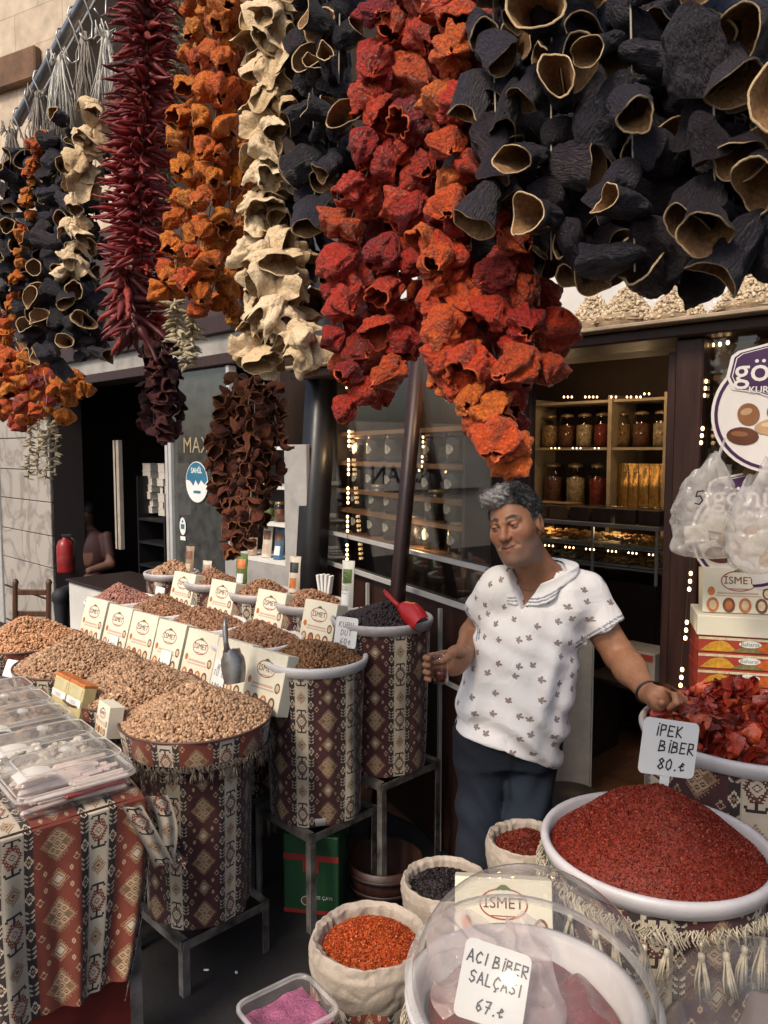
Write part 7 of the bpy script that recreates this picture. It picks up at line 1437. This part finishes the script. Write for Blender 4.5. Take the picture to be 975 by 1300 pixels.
g5 = np.array([nz3(p, 120, 2) for p in hv]) ; w = np.clip(np.clip((-.035 - hy) / .03, 0, 1) * np.clip((.050 - hx) / .045, 0, 1) * 1.2 + np.clip((.025 - hz) / .03, 0, 1) * .7 * (hy < .03) + g5 * .5, 0, 1)[:, None]
hcol = np.array((.018, .016, .017)) * (1 - w) + np.array((.52, .50, .48)) * w
g_ = np.random.default_rng(5); SV, SF, SC_, n_s = [], [], [], 0
for i in g_.choice(len(hv), 1700):                    # loose curls over the mass
    lx, ly, lz = hx[i], hy[i], hz[i]; nl = Vector((lx, ly - .02, lz - .03)).normalized(); tg = nl.cross(Vector((g_.normal(), g_.normal(), g_.normal()))).normalized(); bt = nl.cross(tg); fr_ = ly < -.04 and lz > .06; Lc = .016 if fr_ else .011; ang = g_.uniform(2.5, 4.5) if fr_ else g_.uniform(.8, 2.2); r_c = Lc / ang * 1.6; ring_ = []
    for k in range(6):
        a = ang * k / 5; p_ = Vector((lx, ly, lz)) + tg * (r_c * math.sin(a)) + nl * (.0005 + r_c * .55 * (1 - math.cos(a)) * (1. if fr_ else .5)) + bt * (.0015 * k - .003); wr_ = .0011 * (1 - .5 * k / 5)
        for q_ in (tg * 0 + bt, nl * .8 - bt * .5, nl * -.8 - bt * .5): ring_.append(np.array(from_head(p_ + q_ * wr_)))
    SV += ring_; SF += [(n_s + 3 * k + j, n_s + 3 * k + (j + 1) % 3, n_s + 3 * k + 3 + (j + 1) % 3, n_s + 3 * k + 3 + j) for k in range(5) for j in range(3)]; SC_ += [hcol[i] * g_.uniform(.6, 1.5)] * 18; n_s += 18
hf = np.concatenate([hf, np.array(SF) + len(hv)]); hv = np.concatenate([hv, np.array(SV)]); hcol = np.concatenate([hcol, np.array(SC_)])
link('hair', np_mesh('hair', hv - base, hf, mat('hair', None, .55, .35, 160, attr='col', bump=.9, bscale=320), hcol), man)
# polo shirt
cc = np.array(at(688, 728, 2.43)); fwd = np.array((math.sin(YAW - .30), -math.cos(YAW - .30), 0)); rgt = np.array((-fwd[1], fwd[0], 0))
def shirt(X, Y, Z):
    d = torso(X, Y, Z, .012)
    up_r = .52 * SH_R + .48 * EL_R; up_l = .40 * SH_L + .60 * EL_L
    sl = cap(X, Y, Z, SH_R + (0, 0, .004), up_r, .074, .072); ax1 = (EL_R - SH_R) / np.linalg.norm(EL_R - SH_R); sl = np.maximum(sl, ((X - up_r[0]) * ax1[0] + (Y - up_r[1]) * ax1[1] + (Z - up_r[2]) * ax1[2]))
    s2 = cap(X, Y, Z, SH_L + (0, 0, .004), up_l, .078, .076); ax2 = (EL_L - SH_L) / np.linalg.norm(EL_L - SH_L); s2 = np.maximum(s2, ((X - up_l[0]) * ax2[0] + (Y - up_l[1]) * ax2[1] + (Z - up_l[2]) * ax2[2]))
    sh = cap(X, Y, Z, J(656, 738, 2.43), SH_R + (0, 0, .002), .055, .068); sh2 = cap(X, Y, Z, J(708, 736, 2.46), SH_L + (0, 0, .006), .055, .072)
    d = smin(smin(d, smin(sl, sh, .03), .03), smin(s2, sh2, .03), .03)
    # folds: drag lines from the armpits, slack above the hem
    zz = Z - HEM[1][2]; w1 = np.exp(-(zz / .14) ** 2) * .009 * np.sin(zz * 62 + X * 22 + 3 * np.sin(X * 14)) ; w2 = .0055 * np.sin((X * .8 + Z * 1.1) * 46 + 2 * np.sin(Z * 17)) * np.clip((Z - .98) * 5, 0, 1); w3 = .006 * np.sin((X * 1.2 - Z * .6) * 33 + 1.5 * np.sin(X * 25)) * np.exp(-((Z - 1.02) / .17) ** 2)
    d = d + w1 + w2 * .8 + w3
    hemz = np.interp(X, [HEM[0][0], HEM[1][0], HEM[2][0]], [HEM[0][2], HEM[1][2], HEM[2][2]]); d = smax(d, hemz - Z, .006)
    # neck opening and placket V
    d = smax(d, -(NK(X, Y, Z) - .006), .004); f_ = (X - cc[0]) * fwd[0] + (Y - cc[1]) * fwd[1]; r_ = (X - cc[0]) * rgt[0] + (Y - cc[1]) * rgt[1]; vw = np.maximum((Z - cc[2] + .098) * .50, 0); d = np.where((f_ > .02) & (Z < cc[2] + .03), smax(d, (vw - np.abs(r_)) * .85, .004), d)
    hol = np.maximum(arms(X, Y, Z, .006), np.minimum(((X - up_l[0]) * -ax2[0] + (Y - up_l[1]) * -ax2[1] + (Z - up_l[2]) * -ax2[2]) - .035, ((X - up_r[0]) * -ax1[0] + (Y - up_r[1]) * -ax1[1] + (Z - up_r[2]) * -ax1[2]) - .035)) 
    return d
b0_, b1_ = bounds([SH_R, EL_R, SH_L, HEM[0], HEM[2], J(690, 710, 2.44), .4 * SH_L + .6 * EL_L], .12); sv, sf = surface_nets(shirt, b0_ - (.03, .14, .0), b1_ + (.03, .10, .0), .0048)
def shirt_mat():
    m, nt, b = newmat('leaf_print_cotton'); L = nt.links.new; tc = node(nt, 'ShaderNodeTexCoord'); a = node(nt, 'ShaderNodeAttribute', attribute_name='col')
    sx = node(nt, 'ShaderNodeSeparateXYZ'); L(tc.outputs['Object'], sx.inputs[0]); cm = node(nt, 'ShaderNodeCombineXYZ')
    xa = node(nt, 'ShaderNodeMath', operation='SUBTRACT'); L(sx.outputs[0], xa.inputs[0]); xa.inputs[1].default_value = .03; ya = node(nt, 'ShaderNodeMath', operation='SUBTRACT'); ya.inputs[0].default_value = .14; L(sx.outputs[1], ya.inputs[1])
    an = node(nt, 'ShaderNodeMath', operation='ARCTAN2'); L(xa.outputs[0], an.inputs[0]); L(ya.outputs[0], an.inputs[1]); ad = node(nt, 'ShaderNodeMath', operation='MULTIPLY'); L(an.outputs[0], ad.inputs[0]); ad.inputs[1].default_value = .19; L(ad.outputs[0], cm.inputs[0]); L(sx.outputs[2], cm.inputs[1])
    SC = 18.5; vo = node(nt, 'ShaderNodeTexVoronoi', voronoi_dimensions='2D', i_Scale=SC, i_Randomness=.55); L(cm.outputs[0], vo.inputs['Vector'])
    ml = node(nt, 'ShaderNodeVectorMath', operation='SUBTRACT'); L(cm.outputs[0], ml.inputs[0]); L(vo.outputs['Position'], ml.inputs[1]); s2 = node(nt, 'ShaderNodeSeparateXYZ'); L(ml.outputs[0], s2.inputs[0])
    def M_(op, *ins):
        n = node(nt, 'ShaderNodeMath', operation=op)
        for i, q in enumerate(ins):
            if isinstance(q, (int, float)): n.inputs[i].default_value = q
            else: L(q, n.inputs[i])
        return n.outputs[0]
    sc = node(nt, 'ShaderNodeSeparateColor'); L(vo.outputs['Color'], sc.inputs[0]); th = M_('ADD', M_('ARCTAN2', s2.outputs[1], s2.outputs[0]), M_('MULTIPLY', sc.outputs[0], 1.6)); r = M_('SQRT', M_('ADD', M_('POWER', s2.outputs[0], 2.), M_('POWER', s2.outputs[1], 2.)))
    lobe = M_('ADD', .0036, M_('MULTIPLY', M_('ADD', .0062, M_('MULTIPLY', .0036, M_('SINE', th))), M_('POWER', M_('ABSOLUTE', M_('COSINE', M_('MULTIPLY', th, 2.5))), .8))); mk = M_('LESS_THAN', r, lobe)
    mx = node(nt, 'ShaderNodeMixRGB'); L(M_('MULTIPLY', mk, .85), mx.inputs[0]); L(a.outputs['Color'], mx.inputs[1])
    lc = node(nt, 'ShaderNodeMixRGB'); lc.inputs[1].default_value = (.16, .085, .07, 1); lc.inputs[2].default_value = (.20, .14, .12, 1); L(sc.outputs[1], lc.inputs[0]); L(lc.outputs[0], mx.inputs[2]); L(mx.outputs[0], b.inputs['Base Color'])
    b.inputs['Roughness'].default_value = .85; b.inputs['Specular IOR Level'].default_value = .2; nz = node(nt, 'ShaderNodeTexNoise', i_Scale=600., i_Detail=2.); L(tc.outputs['Object'], nz.inputs['Vector']); n2 = node(nt, 'ShaderNodeTexNoise', i_Scale=16., i_Detail=4., i_Distortion=.8); L(tc.outputs['Object'], n2.inputs['Vector'])
    bp = node(nt, 'ShaderNodeBump', i_Strength=.25, i_Distance=.002); L(nz.outputs[0], bp.inputs['Height']); b2 = node(nt, 'ShaderNodeBump', i_Strength=.35, i_Distance=.02); L(n2.outputs[0], b2.inputs['Height']); L(bp.outputs[0], b2.inputs['Normal']); L(b2.outputs[0], b.inputs['Normal']); return m
scol = np.tile(np.array((.72, .69, .665)), (len(sv), 1))
for S0, E0, k in ((SH_R, EL_R, .48), (SH_L, EL_L, .60)):       # grey lines on the sleeve cuffs
    ax = (E0 - S0) / np.linalg.norm(E0 - S0); u = (sv - (S0 + (E0 - S0) * k)) @ ax; nr = np.linalg.norm(sv - (S0 + (E0 - S0) * k), axis=1) < .13
    scol[nr & ((np.abs(u + .006) < .0028) | (np.abs(u + .017) < .0028))] = (.16, .17, .20)
link('polo_shirt', np_mesh('polo_shirt', sv - base, sf, shirt_mat(), scol), man)
# collar: a shell lying on the shirt and standing round the neck, open at the front
cc = np.array(at(688, 728, 2.43)); fwd = np.array((math.sin(YAW - .30), -math.cos(YAW - .30), 0)); rgt = np.array((-fwd[1], fwd[0], 0))
def collar(X, Y, Z):
    sh = cap(X, Y, Z, J(656, 738, 2.43), SH_R + (0, 0, .002), .055, .068); sh2 = cap(X, Y, Z, J(708, 736, 2.46), SH_L + (0, 0, .006), .055, .072)
    b = smin(smin(smin(torso(X, Y, Z, .012), sh, .03), sh2, .03), NK(X, Y, Z) - .012, .02); f_ = (X - cc[0]) * fwd[0] + (Y - cc[1]) * fwd[1]; r_ = (X - cc[0]) * rgt[0] + (Y - cc[1]) * rgt[1]; th = np.arctan2(np.abs(r_), f_); z = Z - cc[2]; rad = np.sqrt(f_ * f_ + r_ * r_)
    lo_ = np.interp(th, [0, .35, .55, .9, 1.6, 3.15], [-.080, -.078, -.070, -.046, -.028, -.008]); up = np.interp(th, [0, .4, 1., 1.8, 3.15], [-.03, -.015, .010, .030, .048]); wid = .30 + np.clip((z + .06) * 4, -.1, .25) 
    d = np.maximum(b - .0115, .0035 - b); d = np.maximum(d, np.maximum((lo_ - z) * .8, (z - up) * .8)); vw = np.maximum((z + .100) * .52, .004); d = np.where(f_ > 0, np.maximum(d, (vw - np.abs(r_)) * .85), d); return np.maximum(d, rad - np.interp(th, [0, .5, .9, 3.15], [.165, .150, .118, .108]))
cv_, cf_ = surface_nets(collar, cc - (.2, .2, .13), cc + (.2, .2, .09), .003); q = cv_ - cc; th = np.arctan2(np.abs(q @ rgt), q @ fwd); lo_ = np.interp(th, [0, .35, .55, .9, 1.6, 3.15], [-.080, -.078, -.070, -.046, -.028, -.008]); e_ = q[:, 2] - lo_
ccol = np.tile(np.array((.70, .67, .645)), (len(cv_), 1)); ccol[((e_ > .008) & (e_ < .0125)) | ((e_ > .017) & (e_ < .0215))] = (.17, .18, .21)
link('collar', np_mesh('collar', cv_ - base, cf_, mat('collar_cotton', None, .85, .06, 30, attr='col', bump=.15, bscale=200), ccol), man)
# jeans and shoes
def jeans(X, Y, Z):
    w = .006 * np.sin(Z * 55 + 4 * np.sin(X * 20)) * np.exp(-((Z - .62) / .14) ** 2) + .004 * np.sin((Z + X) * 70) * np.exp(-((Z - .88) / .1) ** 2)
    d = smin(legs(X, Y, Z, .006) + w, np.maximum(torso(X, Y, Z, -.006), TZ[1] - .02 - Z), .06); return np.maximum(np.maximum(d, Z - HEM[1][2] - .05), .07 - Z)
jv, jf = surface_nets(jeans, (.0, 2.0, .05), (.74, 2.85, HEM[1][2] + .09), .008)
jc = np.tile(np.array((.0045, .006, .012)), (len(jv), 1)); wv = np.exp(-((jv - (HIPL * .45 + KNL * .55)) ** 2).sum(1) / .02) + .6 * np.exp(-((jv - (HIPR * .4 + KNR * .6)) ** 2).sum(1) / .02); jc += wv[:, None] * np.array((.007, .013, .022))  # lit blue highlights on the thighs painted into the denim colour
fy = np.abs(jv[:, 0] - (HIPR[0] + HIPL[0]) / 2 + .004) < .006; jc[fy & (jv[:, 2] < HEM[1][2] + .01) & (jv[:, 2] > HEM[1][2] - .16) & (jv[:, 1] < 2.45)] *= .35
link('jeans', np_mesh('jeans', jv - base, jf, mat('denim', None, .85, .25, 40, attr='col', bump=.4, bscale=400), jc), man)
for a_ in (ANR, ANL):
    sv2, sf2 = surface_nets(lambda X, Y, Z: smax(smin(ell(X, Y, Z, a_ + (-.02, -.07, -.06), (.046, .125, .042)), cap(X, Y, Z, a_ + (0, 0, -.06), a_ + (0, .0, .0), .046, .046), .03), -(Z - .002), .004), a_ - (.09, .24, .12), a_ + (.09, .12, .06), .008); link('shoe', np_mesh('shoe', sv2 - base, sf2, mat('black_leather', (.015, .013, .013), .4, .2)), man)
# bracelet on the wrist above the barrel
axw = Vector(WR_L - EL_L).normalized(); wp = Vector(WR_L) - axw * -.004; o1 = axw.orthogonal().normalized(); o2 = axw.cross(o1); pts = [wp + (o1 * math.cos(a) + o2 * math.sin(a)) * .0335 - Vector(base) for a in np.linspace(0, 2 * math.pi, 33)]
mb = MB(); mb.tube(pts, .0045, n=8, cap=False); br = mb.build('bracelet', M_BLKMET, None); br.location = Vector(base); tag(br, 'thin black bracelet on the man’s wrist above the dried pepper barrel', 'bracelet')
# tea glass
M_TG = clear('tea_glass_clear', (.97, .96, .95), 1.5, .01); q = thing('tea_glass', 'small clear glass with a little dark tea in the man’s hand', 'glass', Vector(GC) - Vector((0, 0, .045))); mb = MB(); mb.lathe([(.001, 0), (.021, .001), (.0225, .006), (.022, .03), (.0235, .06), (.0265, .088), (.0252, .088), (.0222, .06), (.0205, .03), (.0205, .008), (.001, .007)], 0, 32); mb.build('glass', M_TG, q)
mb = MB(); mb.lathe([(.001, .0085), (.0198, .009), (.0200, .03), (.0206, .038), (.001, .038)], 0, 28); mb.build('tea', mat('dark_tea', (.10, .015, .006), .1, .1, spec=.7), q)
# seated cashier in the dark doorway
cb = P(110, 690, 3.05); k = cb.y / FPX; q = thing('person', 'seated person in a red top darkened for shade inside the dark doorway', 'person', (cb.x, cb.y, 0)); cv = np.array((0, 0, cb.z))
def cash(X, Y, Z):
    z = Z - cb.z; d = ell(X, Y, z, (-.02, 0, .27), (.085, .10, .12)); d = smin(d, cap(X, Y, z, (-.01, .02, .12), (0, .02, .2), .06, .055), .03); d = smin(d, ell(X, Y, z, (.02, .02, -.10), (.19, .13, .24)), .06)
    d = smin(d, cap(X, Y, z, (-.15, 0, .06), (-.18, -.12, -.16), .055, .045), .03); d = smin(d, cap(X, Y, z, (-.18, -.12, -.16), (-.06, -.24, -.2), .043, .032), .02); d = smin(d, cap(X, Y, z, (.19, 0, .06), (.25, -.08, -.18), .055, .045), .03); d = smin(d, cap(X, Y, z, (.25, -.08, -.18), (.10, -.22, -.22), .043, .032), .02)
    d = smin(d, ell(X, Y, z, (.02, -.02, -.40), (.19, .16, .14)), .05)
    for s in (-1, 1): d = smin(d, cap(X, Y, z, (.02 + s * .1, -.03, -.42), (.02 + s * .12, -.38, -.42), .085, .065), .04); d = smin(d, cap(X, Y, z, (.02 + s * .12, -.38, -.42), (.02 + s * .12, -.36, -cb.z + .08), .06, .045), .03)
    d = smin(d, sph(X, Y, z, (-.04, -.105, .255), .018), .02); return d
v, f = surface_nets(cash, (-.4, -.55, .0), (.45, .3, cb.z + .45), .014); cz = v[:, 2] - cb.z; cc_ = np.where(((cz > .13) | ((v[:, 1] < -.10) & (cz > -.30) & (cz < -.08)))[:, None], np.array((.11, .05, .03)), np.where((cz > -.30)[:, None], np.array((.03, .006, .007)), np.array((.02, .02, .025))))  # skin and top colours darkened to stand in for the doorway shade
link('body', np_mesh('body', v, f, mat('cashier_shaded_skin_cloth', None, .7, .1, 20, attr='col'), cc_), q)
v, f = surface_nets(lambda X, Y, Z: np.maximum(ell(X, Y, Z - cb.z, (-.015, .012, .295), (.094, .106, .115)), -(Z - cb.z - .27 - .5 * np.clip(-Y - .02, 0, .2))), (-.15, -.15, cb.z + .1), (.15, .17, cb.z + .45), .010); link('hair', np_mesh('hair', v, f, mat('black_hair', (.015, .012, .011), .6, .2)), q)
MB().tube([(.02 + .0, -.02, 0), (.02, -.02, cb.z - .50)], .05, n=10).build('stool_stem', M_BLKMET, thing('stool', 'stool hidden under the seated cashier', 'stool', (cb.x, cb.y + .1, 0)))
# warm light of the bulb strings inside the shop
def lamp(p, e, r=.05):
    ld = bpy.data.lights.new('bulb_light', 'POINT'); ld.energy = e; ld.color = (1, .66, .34); ld.shadow_soft_size = r; o = bpy.data.objects.new('bulb_light', ld); COL.objects.link(o); o.location = p
for px, t, z, e in ((720, 4.55, 2.12, 2.6), (810, 4.55, 2.12, 2.6), (700, 4.5, 1.66, 1.4), (800, 4.5, 1.66, 1.4), (700, 4.45, 1.25, 1.5), (790, 4.45, 1.25, 1.5)):
    a = P(px, 600, t); lamp((a.x, a.y, z), e)
for f_, z, e in ((.25, 1.95, 2.2), (.62, 2.0, 3.0), (.85, 1.75, 1.6), (.4, 1.35, 1.2)):
    a = A + wd * f_ + Vector((wd.y, -wd.x, 0)) / WL * .05; lamp((a.x, a.y, z), e, .03)
